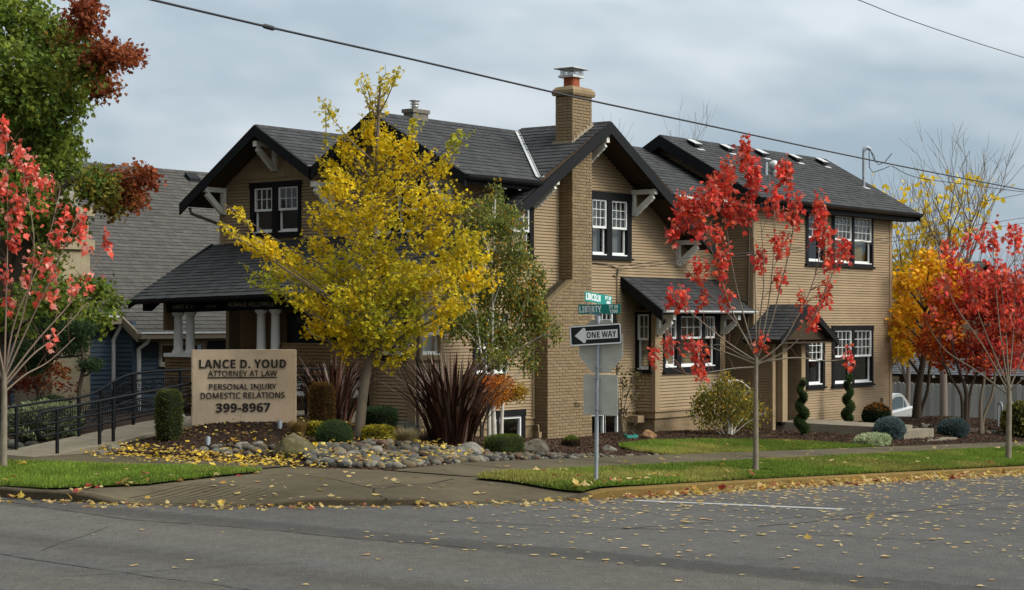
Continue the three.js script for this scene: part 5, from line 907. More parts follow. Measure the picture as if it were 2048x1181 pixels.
class Crown {
  constructor(seed) { this.r = rng(seed); this.L = []; }
  leaf(p, size, col, droop = 0.3) {
    const r = this.r, d = V(gauss(r), gauss(r) * .7 - droop, gauss(r)).normalize(), n = V(gauss(r), gauss(r) + .4, gauss(r));
    const x = d.clone().cross(n).normalize(), z = x.clone().cross(d); const m = new THREE.Matrix4().makeBasis(x, d, z); const s = size * (.75 + .5 * r()); m.scale(V(s, s, s)); m.setPosition(p);
    this.L.push([m, col]);
  }
  // a cluster of leafy sprays: centre, radii along right / up / depth, number of leaves
  cluster(c, rad, n, size, colf, o = {}) {
    const r = this.r, per = o.per || 12, k = Math.max(1, Math.round(n / per)), ends = [];
    for (let i = 0; i < k; i++) {
      let u, v, w; do { u = r() * 2 - 1; v = r() * 2 - 1; w = r() * 2 - 1; } while (u * u + v * v + w * w > 1);
      const f = .35 + .65 * Math.pow(u * u + v * v + w * w, .25) ; u *= f; v *= f; w *= f;
      const q = c.clone().addScaledVector(RGT, u * rad[0]).add(V(0, v * rad[1], 0)).addScaledVector(FWD, w * rad[2]); ends.push(q);
      const sp = o.spread || Math.min(.2, .45 * Math.min(rad[0], rad[1]) + .03), tint = r();
      if (o.shoot) { const ax = o.axis(q, r), L = o.shoot * (.6 + .8 * r()), w = o.width || .03; for (let j = 0; j < per; j++) { const t = (j + r()) / per, p = q.clone().addScaledVector(ax, (t - .4) * L).add(V(gauss(r) * w, gauss(r) * w, gauss(r) * w)); this.leaf(p, size * (1.1 - .35 * t), colf(r, tint, p), o.droop); } ends[i] = q.clone().addScaledVector(ax, .55 * L); continue; }
      for (let j = 0; j < per; j++) { const a = gauss(r), b = gauss(r), e = gauss(r); const p = q.clone().addScaledVector(RGT, a * sp).add(V(0, b * sp * (o.tall || 1), 0)).addScaledVector(FWD, e * sp); this.leaf(p, size, colf(r, tint, p), o.droop); }
    }
    return ends;
  }
  // lone: how many leaves become meshes of their own
  build(g, geos, name = 'foliage', lone = 0, m = LM) {
    const order = this.L; let i0 = 0;
    if (lone) { const cm = {}, st = Math.max(1, Math.floor(order.length / lone)); const keep = []; order.forEach(([mm, c], i) => { if (i % st === 0 && keep.length < lone) keep.push(i); });
      const ks = new Set(keep); for (const i of keep) { const [mm, c] = order[i], key = c.map(q => Math.round(q * 14)).join(); if (!cm[key]) { cm[key] = m.clone(); cm[key].color = C(...c); } const q = shade(new THREE.Mesh(geos[i % geos.length], cm[key])); q.name = 'leaf'; mm.decompose(q.position, q.quaternion, q.scale); q.position.sub(g.position); g.add(q); }
      this.L = order.filter((_, i) => !ks.has(i)); }
    geos.forEach((geo, k) => { const sub = this.L.filter((_, i) => i % geos.length === k); if (!sub.length) return; const im = new THREE.InstancedMesh(geo, m, sub.length); sub.forEach(([mm, c], i) => { const q = mm.clone(); q.elements[12] -= g.position.x; q.elements[13] -= g.position.y; q.elements[14] -= g.position.z; im.setMatrixAt(i, q); im.setColorAt(i, C(...c)); }); im.name = name; im.userData.kind = 'stuff'; shade(im); g.add(im); });
  }
}
const px2m = Z => Z / 3704;
function curve(pts, n = 14) { return new THREE.CatmullRomCurve3(pts).getPoints(n); }
function limbTube(mb, pts, r0, r1, sides = 6, n = 14) { const T = curve(pts, n); mb.tube(T, T.map((_, i) => r0 + (r1 - r0) * Math.pow(i / n, .8)), sides, false); return T; }
// a tree drawn limb by limb; limbs: [[px, py, dz] ...]
function limbs(mb, list, Z, r0, r1, jit = rng(3)) { return list.map(l => limbTube(mb, l.map(([x, y, d]) => at(x, y, Z + (d || 0))), Array.isArray(r0) ? r0[0] : r0 * (l.k || 1), r1)); }
const nearest = (T, p) => { let b = null, d = 1e9; for (const t of T) for (const q of t) { const e = q.distanceToSquared(p) + (q.y > p.y ? 1.0 : 0); if (e < d) { d = e; b = q; } } return b; };
function twigs(mb, T, ends, r, rad = .006) { for (const e of ends) { const s = nearest(T, e); if (!s) continue; const m = s.clone().lerp(e, .5).add(V((r() - .5) * .12, .06 * r(), (r() - .5) * .12)); mb.tube(curve([s, m, e], 4), [rad, rad * .75, rad * .6, rad * .5, rad * .4], 4, false); } }

// ------------------------------------------------------------------ young red maples along the verge
function youngMaple(o) {
  const { Z, base, label, limbsPx, clusters, cols, seed, size, trunkR, lone, group } = o;
  const b = at(base[0], base[1], Z); b.y = o.y ?? stripY(b.x, b.z);
  const t = thing('red_maple', label, 'tree', [b.x, b.y, b.z], group), r = rng(seed), mb = new MB(), lm = new MB();
  const trunk = o.trunk.map(([x, y]) => at(x, y, Z)); mb.tube(curve([b.clone().add(V(0, -.1, 0)), ...trunk], 12), Array.from({ length: 13 }, (_, i) => trunkR * (1.12 - .4 * i / 12) * (i === 0 ? 1.25 : 1)), 9); mb.build('trunk', M.barkYoung, t);
  const T = limbsPx.map((l, i) => limbTube(lm, l.map(([x, y, d], k) => at(x, y, Z + (d || 0) * k / (l.length - 1))), trunkR * .33, .006, 6)); lm.build('limb', o.limbMat || M.barkYoung, t);
  const cr = new Crown(seed + 1), tw = new MB();
  for (const [x, y, rx, ry, n] of clusters) { const k = px2m(Z), c0 = at(x, y, Z), s = nearest(T, c0), dz = s ? s.clone().sub(c0).dot(FWD) : 0; const c = at(x, y, Z + dz * .8 + (r() - .5) * .2); const ends = cr.cluster(c, [rx * k * (o.fat || 1.12), ry * k * 1.08, Math.max(rx, 10) * k], n * (o.more || 3.4), size, cols, { per: 5, shoot: .30, width: .055, droop: .7, axis: (q, rr) => V(gauss(rr) * .35, 1, gauss(rr) * .35).normalize() }); twigs(tw, T, [c, ...ends.slice(0, 4)], r, .006); }
  for (const l of T) for (let i = 5; i < l.length - 1; i += 2) { const e = l[i].clone().add(V((r() - .5) * .5, .15 + .35 * r(), (r() - .5) * .5)); tw.tube(curve([l[i], l[i].clone().lerp(e, .5).add(V(0, .05, 0)), e], 3), [.005, .004, .003, .0025], 4, false); }
  tw.build('twig', M.twig, t, 'stuff'); cr.build(t, LEAF.maple, 'foliage', lone); return t;
}
const redC = (r, tint) => { const k = .55 + .85 * r(); return mix(mix([.68 * k, .045 * k, .05 * k], [.76 * k, .16 * k, .05 * k], tint * .7), r() < .5 ? [.74, .30, .22] : [.30, .09, .07], r() < .24 ? .75 : 0); };
youngMaple({
  Z: 30.8, more: 7.5, fat: 1.2, base: [1512, 937], trunkR: .046, seed: 11, size: .098, lone: 300, cols: redC, label: 'young red maple with pale slender trunk on the verge in front of the bay window',
  trunk: [[1512, 860], [1512, 790], [1513, 715]],
  limbsPx: [[[1513, 725, 0], [1511, 600, 0], [1507, 480, .1], [1500, 380, .1], [1492, 295, .1]], [[1512, 715, 0], [1472, 640, -.3], [1442, 560, -.4], [1415, 470, -.5], [1398, 385, -.5]], [[1511, 712, 0], [1478, 655, .2], [1440, 610, .4], [1390, 560, .5], [1345, 500, .5]], [[1511, 722, 0], [1462, 690, -.3], [1405, 645, -.5], [1345, 595, -.7]], [[1510, 728, 0], [1450, 705, .3], [1390, 690, .4], [1318, 705, .4]], [[1515, 725, 0], [1562, 690, .3], [1592, 640, .3], [1625, 570, .5], [1645, 470, .5], [1641, 390, .5]], [[1514, 718, 0], [1542, 650, -.3], [1562, 570, -.4], [1582, 490, -.5], [1588, 410, -.5], [1572, 325, -.5]], [[1515, 730, 0], [1575, 700, -.3], [1625, 640, -.5], [1660, 560, -.6], [1688, 500, -.6]], [[1514, 720, 0], [1532, 640, .4], [1545, 540, .5], [1550, 440, .6], [1537, 345, .6]], [[1512, 716, 0], [1490, 640, .2], [1470, 560, .4], [1455, 470, .5], [1440, 355, .5]], [[1510, 735, 0], [1470, 737, -.2], [1425, 744, -.3], [1372, 748, -.3]], [[1516, 726, 0], [1590, 716, .3], [1655, 722, .4], [1702, 718, .4]], [[1512, 722, 0], [1490, 715, .4], [1440, 690, .6], [1400, 700, .6]], [[1514, 712, 0], [1520, 640, -.4], [1528, 560, -.6], [1522, 440, -.7]]],
  clusters: [[1492, 305, 13, 22, 14], [1506, 355, 15, 28, 20], [1500, 420, 14, 28, 14], [1455, 345, 15, 20, 11], [1440, 375, 22, 22, 22], [1412, 400, 22, 28, 22], [1372, 425, 20, 26, 22], [1465, 420, 22, 28, 17], [1400, 450, 20, 22, 11], [1352, 455, 14, 16, 10], [1570, 345, 13, 26, 15], [1590, 420, 16, 28, 14], [1550, 405, 14, 28, 11], [1640, 420, 12, 28, 15], [1645, 465, 16, 28, 15], [1688, 505, 11, 20, 9], [1660, 520, 13, 18, 9], [1560, 490, 18, 22, 10], [1520, 520, 16, 20, 7], [1445, 520, 14, 28, 10], [1400, 545, 20, 20, 11], [1345, 600, 15, 16, 9], [1365, 595, 12, 16, 7], [1405, 600, 11, 16, 5], [1450, 600, 14, 14, 6], [1400, 705, 13, 10, 5], [1375, 690, 10, 13, 4], [1340, 690, 11, 10, 6], [1308, 715, 8, 9, 4], [1400, 742, 13, 9, 6], [1560, 560, 11, 13, 5], [1600, 600, 9, 9, 3], [1648, 600, 11, 16, 7], [1630, 625, 11, 11, 5], [1655, 570, 9, 13, 4], [1699, 717, 8, 9, 5], [1620, 650, 9, 6, 3], [1525, 690, 8, 13, 4], [1430, 470, 14, 16, 7]],
});
const redL = (r, tint) => { const k = .65 + .75 * r(); return mix([.70 * k, .085 * k, .05 * k], [.80 * k, .40 * k, .32 * k], r() < .22 ? .8 : tint * .25); };
youngMaple({
  Z: 28.4, base: [6, 941], trunkR: .052, seed: 21, size: .10, lone: 150, cols: redL, y: .155, limbMat: mat(C(.26, .19, .14), .9), label: 'young red maple with pinkish red leaves on the verge at the left edge',
  trunk: [[7, 860], [8, 800], [8, 745]],
  limbsPx: [[[8, 760, 0], [12, 600, 0], [15, 450, .1], [12, 270, .1]], [[9, 755, 0], [55, 655, -.3], [100, 560, -.4], [150, 440, -.5]], [[9, 765, 0], [75, 680, .3], [145, 600, .4], [208, 495, .5]], [[9, 772, 0], [65, 710, .2], [110, 675, .4], [175, 605, .5]], [[8, 750, 0], [48, 620, -.3], [68, 490, -.4], [40, 320, -.5]], [[8, 785, 0], [50, 750, .3], [95, 725, .4], [150, 675, .4]], [[8, 756, 0], [30, 640, .3], [90, 500, .4], [120, 380, .4]], [[8, 765, 0], [-40, 660, .3], [-70, 500, .4]], [[8, 750, 0], [-20, 600, -.3], [-30, 420, -.4]]],
  clusters: [[4, 265, 10, 24, 13], [40, 315, 14, 24, 18], [62, 345, 15, 20, 14], [76, 365, 13, 13, 8], [8, 370, 11, 22, 12], [35, 400, 15, 20, 11], [97, 368, 13, 10, 7], [85, 420, 8, 16, 5], [40, 430, 15, 18, 9], [128, 430, 9, 20, 8], [115, 475, 16, 18, 12], [160, 455, 11, 28, 14], [170, 490, 8, 8, 4], [212, 492, 9, 8, 6], [100, 540, 16, 20, 11], [65, 520, 11, 13, 7], [25, 490, 13, 18, 8], [15, 440, 10, 18, 8], [110, 590, 13, 13, 8], [82, 600, 10, 13, 5], [60, 560, 12, 10, 6], [150, 575, 14, 13, 8], [180, 560, 6, 16, 5], [25, 605, 15, 11, 8], [98, 680, 10, 6, 5], [10, 550, 10, 14, 7], [-40, 480, 20, 40, 16], [-60, 560, 20, 40, 16]],
});
youngMaple({
  Z: 38.5, more: 2.6, base: [2017, 912], trunkR: .060, seed: 31, size: .11, lone: 150, cols: redC, label: 'red maple with bare lower limbs on the verge at the right edge',
  trunk: [[2018, 860], [2019, 810], [2018, 770]],
  limbsPx: [[[2018, 778, 0], [1990, 710, .3], [1955, 620, .4], [1925, 500, .4]], [[2018, 785, 0], [1965, 690, -.3], [1905, 600, -.5], [1875, 500, -.5]], [[2018, 772, 0], [2028, 650, .2], [2030, 470, .2]], [[2019, 780, 0], [2050, 700, .3], [2085, 560, .5]], [[2017, 775, 0], [2000, 660, -.4], [1985, 480, -.5]], [[2017, 790, 0], [1950, 740, .4], [1890, 700, .5], [1850, 640, .5]], [[2018, 770, 0], [2010, 640, .5], [1995, 540, .6], [1960, 470, .6]], [[2019, 785, 0], [2060, 740, -.4], [2110, 640, -.5]]],
  clusters: [[1900, 505, 26, 22, 34], [1950, 480, 24, 20, 28], [1985, 475, 20, 24, 28], [2030, 480, 22, 26, 36], [2075, 520, 30, 40, 50], [1930, 545, 32, 30, 40], [1990, 550, 36, 34, 50], [2045, 570, 34, 36, 60], [1890, 570, 22, 22, 20], [1955, 610, 30, 24, 28], [2020, 640, 26, 26, 24], [2060, 650, 30, 40, 40], [1870, 630, 16, 14, 8], [1905, 665, 14, 10, 6], [2000, 690, 12, 12, 6], [2040, 720, 14, 12, 8]],
});

// ------------------------------------------------------------------ the ginkgo by the corner
{
  const Z = 32.2, b = at(718, 873, Z); b.y = yardY(b.x, b.z); const t = thing('ginkgo_tree', 'golden yellow ginkgo tree above the river stones in front of the porch', 'tree', [b.x, b.y, b.z]), r = rng(41);
  const mb = new MB(); const tr = [[b.x, b.y - .15, b.z]].map(q => V(...q)); mb.tube(curve([tr[0], at(719, 862, Z), at(726, 790, Z), at(738, 710, Z), at(744, 600, Z), at(749, 450, Z), at(754, 300, Z), at(761, 155, Z)], 26), Array.from({ length: 27 }, (_, i) => i < 2 ? .125 - .015 * i : .098 * Math.pow(1 - (i - 1) / 26, .75) + .006), 10); mb.build('trunk', M.bark, t);
  const CL = [[732, 690, 26, 18, 120, .3, -.35], [765, 672, 34, 22, 170, .35, -.5], [700, 652, 34, 22, 170, .2, -.55], [820, 660, 34, 20, 150, .3, -.5], [755, 720, 14, 10, 40, .2, -.3], [745, 420, 40, 34, 240, .15, -.5], [738, 500, 46, 34, 260, .25, -.6], [752, 575, 48, 34, 260, .35, -.6], [735, 640, 44, 30, 240, .4, -.6], [775, 520, 40, 30, 200, .3, -.5], [690, 600, 40, 28, 220, .25, -.7], [820, 560, 46, 30, 240, .3, -.6], [600, 600, 34, 22, 180, .3], [570, 545, 36, 22, 160, .25], [900, 520, 44, 30, 240, .2], [955, 520, 30, 22, 130, .2], [640, 500, 36, 28, 220, .12], [762, 165, 10, 26, 54, .25], [752, 215, 16, 30, 110, .2], [735, 178, 9, 20, 30, .3], [790, 160, 8, 16, 22, .35], [745, 270, 38, 30, 260, .1], [782, 300, 42, 30, 300, .1], [700, 310, 32, 28, 210, .15], [662, 235, 10, 28, 40, .4], [690, 285, 18, 20, 80, .2], [830, 330, 36, 24, 210, .1], [878, 340, 22, 20, 110, .1], [906, 300, 9, 30, 42, .5], [920, 275, 7, 16, 20, .5], [822, 262, 10, 18, 34, .4], [660, 340, 22, 26, 130, .12], [680, 375, 42, 32, 320, .1], [765, 370, 58, 38, 500, .15], [842, 400, 56, 38, 440, .15], [660, 435, 38, 32, 290, .15], [742, 450, 68, 42, 620, .22], [850, 470, 58, 38, 450, .2], [908, 420, 28, 28, 150, .3], [932, 485, 42, 28, 240, .28], [462, 465, 13, 10, 24, .1], [476, 428, 7, 17, 22, .1], [500, 490, 23, 13, 110, .05], [540, 503, 38, 20, 240, .05], [590, 525, 34, 24, 240, .15], [622, 562, 48, 28, 380, .38], [535, 562, 24, 9, 60, .55], [503, 540, 9, 6, 12, .5], [560, 588, 26, 12, 70, .6], [682, 540, 58, 38, 520, .34], [772, 550, 68, 42, 640, .32], [862, 560, 58, 38, 480, .22], [940, 560, 36, 28, 240, .1], [984, 570, 14, 14, 50, .1], [905, 612, 46, 26, 300, .15], [640, 612, 38, 28, 300, .1], [722, 622, 58, 38, 480, .38], [802, 622, 58, 38, 430, .42], [868, 650, 32, 18, 150, .1], [650, 660, 33, 18, 190, .05], [700, 680, 33, 28, 260, .1], [688, 706, 13, 12, 50, .05], [792, 682, 33, 22, 150, .38], [786, 730, 13, 18, 55, .2], [812, 702, 36, 10, 80, .3], [622, 668, 9, 6, 12, .05]];
  const main = new MB(), T = [], cr = new Crown(43), tw = new MB();
  const yellow = f => (q, tint) => { const k = .62 + .6 * q(); const g = Math.min(1, Math.max(0, f * 1.6 + .08 + (tint - .5) * .6)); return mix([.82 * k, .56 * k, .010 * k], [.30 * k, .36 * k, .025 * k], g * .85); };
  for (const [x, y, rx, ry, n, f, front] of CL) {
    const dz = front ?? (r() - .5) * Math.min(2.2, .35 + Math.abs(x - 745) * .006 + rx * .022), c = at(x, y, Z + dz), k = px2m(Z);
    const hy = Math.min(705, y + 55 + Math.abs(x - 745) * .42), s = at(745 + (hy < 600 ? (600 - hy) * .02 : -(hy - 600) * .06), hy, Z); // where its limb leaves the trunk
    const l = limbTube(main, [s, s.clone().lerp(c, .45).add(V(0, -.06, 0)), c], .022, .006, 6, 8); T.push(l);
    const ends = cr.cluster(c, [rx * k, ry * k, Math.max(.2, rx * k * .9)], n * 1.12, .078, yellow(f), { per: 9, shoot: .36, width: .045, droop: .1, axis: (q, rr) => q.clone().sub(at(745, 0, Z)).setY(0).normalize().multiplyScalar(Math.min(1, Math.abs(q.clone().sub(at(745, 0, Z)).dot(RGT)) + .25)).add(V(gauss(rr) * .4, .75, gauss(rr) * .4)).normalize() }); if (n < 130 || r() < .5) twigs(tw, [l], ends.slice(0, 8), r, .006);
  }
  // long leading shoots clothed with small sprays
  for (const [p, f] of [[[[650, 300], [652, 240], [648, 205]], .4], [[[700, 300], [740, 230], [716, 160]], .3], [[[760, 200], [785, 165], [795, 140]], .3], [[[880, 330], [905, 290], [918, 262]], .5], [[[520, 490], [490, 440], [474, 415]], .1], [[[500, 490], [465, 470], [446, 452]], .1], [[[820, 300], [824, 260], [826, 238]], .4], [[[640, 640], [622, 668], [606, 672]], .05], [[[560, 580], [520, 575], [500, 560]], .6]]) { const P = p.map(([x, y]) => at(x, y, Z + .2)); const l = limbTube(main, P, .012, .004, 5, 8); for (const q of l) for (let i = 0; i < 5; i++) cr.leaf(q.clone().add(V((r() - .5) * .08, (r() - .5) * .08, (r() - .5) * .08)), .075, yellow(f)(r, r()), 0); }
  main.build('limb', M.bark, t); tw.build('twig', M.twigGrey, t, 'stuff'); cr.build(t, LEAF.ginkgo, 'foliage', 0);
}
// ------------------------------------------------------------------ generic leafy tree from clusters
function leafyTree(o) {
  const { name, label, Z, base, trunkPts, trunkR, bark, cl, size, geo, colf, seed, y, group, per, droop } = o;
  const b = at(base[0], base[1], Z); b.y = y ?? yardY(b.x, b.z); const t = thing(name, label, 'tree', [b.x, b.y, b.z], group), r = rng(seed), mb = new MB(), main = new MB(), tw = new MB(), cr = new Crown(seed + 1), TT = [];
  trunkPts.forEach((tp, i) => { const P = tp.map(([x, yy, d]) => at(x, yy, Z + (d || 0))); P.unshift(V(P[0].x, b.y - .15, P[0].z)); const T = curve(P, 14), k = i ? o.sideK || .8 : 1; mb.tube(T, T.map((_, j) => trunkR * k * (1 - .75 * j / 14)), 8); TT.push(T); });
  mb.build('trunk', bark, t);
  for (const [x, yy, rx, ry, n, f] of cl) { const k = px2m(Z), dz = (r() - .5) * (o.deep || 1.6), c = at(x, yy, Z + dz), s = nearest(TT, c.clone().add(V(0, -.5, 0))); const l = limbTube(main, [s, s.clone().lerp(c, .5).add(V(0, o.arch || .05, 0)), c], Math.min(trunkR * .3, .05), .006, 5, 7); const ends = cr.cluster(c, [rx * k, ry * k, rx * k], n * (o.more || 1), size, (q, tint, p) => colf(q, tint, f, p), { per: per || 10, droop: droop ?? .25, spread: o.spread, tall: o.tall }); twigs(tw, [l], ends.slice(0, 7), r, .005); }
  main.build('limb', bark, t); tw.build('twig', o.twigMat || M.twigGrey, t, 'stuff'); cr.build(t, geo, 'foliage', 0); return t;
}
leafyTree({ name: 'large_maple', more: 2.6, label: 'large green maple with dark red branch tips filling the upper left corner', Z: 37, base: [-10, 850], y: .2, trunkPts: [[[-10, 760], [0, 600], [20, 400], [40, 150]], [[-5, 640], [60, 480], [140, 360], [220, 375]], [[5, 560], [80, 350], [130, 180], [190, 80]]], trunkR: .24, bark: M.barkDark, size: .105, geo: LEAF.maple, seed: 51, deep: 3.5, spread: .17,
  cl: [[60, 200, 60, 60, 500, 0], [80, 260, 60, 50, 420, 0], [75, 100, 50, 60, 420, 0], [140, 290, 34, 36, 200, .02], [60, 330, 60, 60, 420, 0], [20, 40, 80, 60, 750, 0], [100, 60, 50, 40, 360, .05], [20, 150, 80, 70, 800, 0], [110, 140, 60, 55, 480, 0], [40, 250, 90, 60, 850, 0], [140, 205, 40, 48, 300, .02], [100, 330, 68, 48, 560, 0], [20, 400, 80, 70, 750, 0], [110, 440, 60, 50, 420, 0], [50, 520, 85, 60, 560, 0], [20, 620, 80, 60, 420, 0], [115, 600, 60, 48, 330, 0], [185, 580, 36, 20, 140, 0], [185, 640, 36, 22, 180, 0], [225, 605, 22, 10, 50, 0], [195, 370, 46, 32, 340, .12], [250, 372, 40, 32, 340, .75], [290, 352, 24, 15, 100, .95], [268, 400, 30, 12, 90, .8], [228, 408, 36, 24, 170, .4], [170, 28, 34, 34, 230, .9], [212, 110, 44, 30, 300, .85], [262, 112, 34, 16, 130, .95], [195, 170, 42, 28, 230, .75], [152, 90, 40, 40, 200, .35], [160, 130, 40, 40, 220, .1], [-70, 150, 60, 90, 500, 0], [-70, 350, 60, 90, 450, 0], [-60, 560, 50, 70, 250, 0]],
  colf: (r, tint, f) => { const k = .55 + .8 * r(); const g = mix([.095 * k, .165 * k, .026 * k], [.27 * k, .29 * k, .026 * k], tint * .7); return mix(g, mix([.24 * k, .03 * k, .018 * k], [.30 * k, .12 * k, .016 * k], tint * .5), Math.max(0, Math.min(1, f * 1.15 + (tint - .5) * .5 * (f > .05 ? 1 : 0)))); } });
{ // the birch before the corner of the house
  const cl = [[992, 382, 9, 24, 40, .1], [985, 410, 22, 16, 80, .1], [955, 435, 34, 24, 200, .15], [1010, 445, 44, 34, 320, .1], [945, 500, 46, 46, 420, .1], [1025, 520, 44, 54, 420, .2], [975, 580, 66, 46, 640, .12], [1048, 610, 42, 46, 420, .25], [955, 650, 56, 38, 420, .1], [1025, 680, 48, 34, 340, .15], [1080, 640, 26, 44, 190, .2], [985, 715, 40, 16, 130, .1], [1055, 722, 26, 14, 80, .1], [1112, 660, 8, 24, 30, .15], [1072, 560, 18, 40, 120, .3], [910, 560, 34, 60, 260, .05], [905, 640, 30, 40, 180, .05]];
  leafyTree({ name: 'birch_tree', more: 3.6, label: 'green weeping birch with white stems in front of the house corner', Z: 36.4, base: [988, 872], trunkPts: [[[988, 860], [985, 780], [985, 640], [990, 400]], [[1003, 860, .1], [1006, 800, .1], [1020, 700, .2], [1050, 600, .3]], [[978, 860, -.1], [976, 790, -.1], [958, 680, -.2], [945, 560, -.3]]], trunkR: .062, sideK: .8, bark: M.barkWhite, size: .066, geo: LEAF.ovate, seed: 61, deep: 1.4, spread: .11, tall: 1.6, droop: .9, cl,
    colf: (r, tint, f) => { const k = .6 + .75 * r(); return r() < f * .55 ? [.50 * k, .24 * k, .016 * k] : mix([.10 * k, .135 * k, .03 * k], [.26 * k, .26 * k, .05 * k], tint); } });
}
leafyTree({ name: 'japanese_maple', more: 4, label: 'small orange japanese maple between the birch stems and the spiky flax', Z: 35.4, base: [962, 872], trunkPts: [[[962, 855], [958, 815], [968, 785]], [[966, 855], [980, 815], [1000, 785]]], trunkR: .035, bark: M.barkDark, size: .04, geo: LEAF.maple, seed: 71, deep: .6, spread: .07, cl: [[975, 770, 34, 18, 420, .1], [1005, 785, 34, 20, 330, .4], [952, 795, 22, 20, 230, .05], [1038, 785, 18, 18, 130, .8], [985, 800, 26, 16, 180, .2], [1005, 765, 24, 10, 120, .3]], colf: (r, tint, f) => { const k = .6 + .7 * r(); return mix([.58 * k, .14 * k, .014 * k], [.38 * k, .27 * k, .02 * k], Math.min(1, f * .9 + tint * .2)); } });
leafyTree({ name: 'weeping_birch', more: 2.8, label: 'low umbrella shaped weeping birch beside the bay window foundation', Z: 42.6, base: [1462, 870], trunkPts: [[[1462, 858], [1461, 800], [1455, 757]], [[1458, 765], [1480, 763], [1500, 778]], [[1457, 762], [1430, 765], [1410, 790]]], trunkR: .055, bark: M.barkWhite, size: .062, geo: LEAF.ovate, seed: 81, deep: 1.0, spread: .10, tall: 1.5, droop: 1.1, cl: [[1405, 805, 20, 34, 230, .1], [1438, 795, 30, 40, 360, .15], [1475, 805, 34, 38, 380, .25], [1507, 820, 20, 26, 180, .2], [1425, 842, 30, 12, 110, .1], [1480, 842, 36, 12, 150, .2], [1455, 762, 20, 14, 70, .5], [1532, 825, 9, 12, 18, .6], [1385, 828, 9, 12, 18, .05], [1500, 780, 16, 8, 16, .5]], colf: (r, tint, f) => { const k = .6 + .8 * r(); return r() < f ? [.42 * k, .26 * k, .025 * k] : mix([.12 * k, .135 * k, .025 * k], [.25 * k, .22 * k, .04 * k], tint); } });
// the trees beyond the wing
leafyTree({ name: 'yellow_orange_tree', more: 1.8, label: 'yellow and orange tree with leaning trunk just right of the house', Z: 51.5, base: [1834, 838], y: -.36, trunkPts: [[[1834, 826], [1838, 770], [1850, 700], [1850, 620]], [[1842, 826], [1856, 780], [1862, 720], [1900, 640]]], trunkR: .17, sideK: .45, bark: M.barkDark, size: .13, geo: LEAF.maple, seed: 91, deep: 3, spread: .2, cl: [[1800, 565, 24, 24, 110, .1], [1792, 640, 20, 30, 110, .05], [1795, 700, 18, 18, 90, 0], [1910, 600, 34, 30, 220, .6], [1860, 520, 34, 18, 120, .3], [1915, 560, 30, 22, 150, .5], [1830, 570, 40, 28, 200, .2], [1880, 590, 40, 36, 260, .45], [1825, 630, 40, 34, 270, .25], [1885, 650, 40, 34, 260, .6], [1820, 680, 34, 26, 180, .1], [1870, 700, 40, 24, 200, .6], [1800, 610, 20, 40, 110, .1], [1805, 705, 22, 16, 90, .0], [1900, 540, 30, 24, 120, .4], [1850, 540, 26, 20, 100, .3], [1795, 660, 14, 30, 60, .5]], colf: (r, tint, f) => { const k = .6 + .7 * r(); return mix([.78 * k, .50 * k, .012 * k], [.66 * k, .17 * k, .012 * k], Math.max(0, Math.min(1, f + (tint - .5) * .6))); } });
leafyTree({ name: 'red_japanese_maple', more: 2.2, label: 'broad dark red japanese maple with several trunks before the board fence', Z: 49, base: [1930, 845], y: -.40, trunkPts: [[[1932, 838], [1932, 780], [1918, 740], [1905, 690]], [[1926, 836], [1922, 790], [1895, 745], [1880, 700]], [[1936, 836], [1942, 780], [1960, 730], [1985, 680]]], trunkR: .085, bark: M.barkDark, size: .085, geo: LEAF.maple, seed: 95, deep: 2.6, spread: .15, cl: [[1880, 650, 40, 30, 380, .75], [1930, 620, 46, 34, 520, .1], [1990, 620, 46, 40, 560, .1], [2040, 650, 40, 40, 420, .1], [1900, 700, 40, 26, 380, .65], [1960, 690, 46, 34, 520, .2], [2020, 710, 46, 36, 480, .1], [1880, 590, 30, 20, 180, .7], [1950, 570, 40, 24, 240, .1], [2010, 570, 40, 30, 300, .1], [1890, 725, 24, 12, 100, .6], [1960, 730, 40, 14, 200, .25], [2060, 590, 40, 40, 300, .1], [1850, 690, 22, 20, 120, .6]], colf: (r, tint, f) => { const k = .5 + .8 * r(); return mix([.42 * k, .025 * k, .02 * k], [.66 * k, .15 * k, .016 * k], Math.max(0, Math.min(1, f + (tint - .5) * .7))); } });
{ // a slim twin-stemmed tree to the right of it
  const t = leafyTree({ name: 'red_japanese_maple', more: 2.2, label: 'slim twin stemmed red japanese maple close to the bicycle rack', Z: 48, base: [1962, 862], y: -.46, trunkPts: [[[1962, 850], [1962, 800], [1970, 750], [1965, 700]], [[1966, 840], [1985, 790], [1992, 740], [2005, 690]]], trunkR: .075, bark: M.bark, size: .085, geo: LEAF.maple, seed: 97, deep: 1.2, spread: .14, cl: [[1985, 690, 40, 24, 240, .15], [2010, 660, 36, 26, 220, .1], [1970, 720, 26, 12, 100, .3]], colf: (r, tint, f) => { const k = .5 + .8 * r(); return mix([.36 * k, .022 * k, .018 * k], [.60 * k, .14 * k, .014 * k], Math.max(0, Math.min(1, f + (tint - .5) * .7))); } });
}
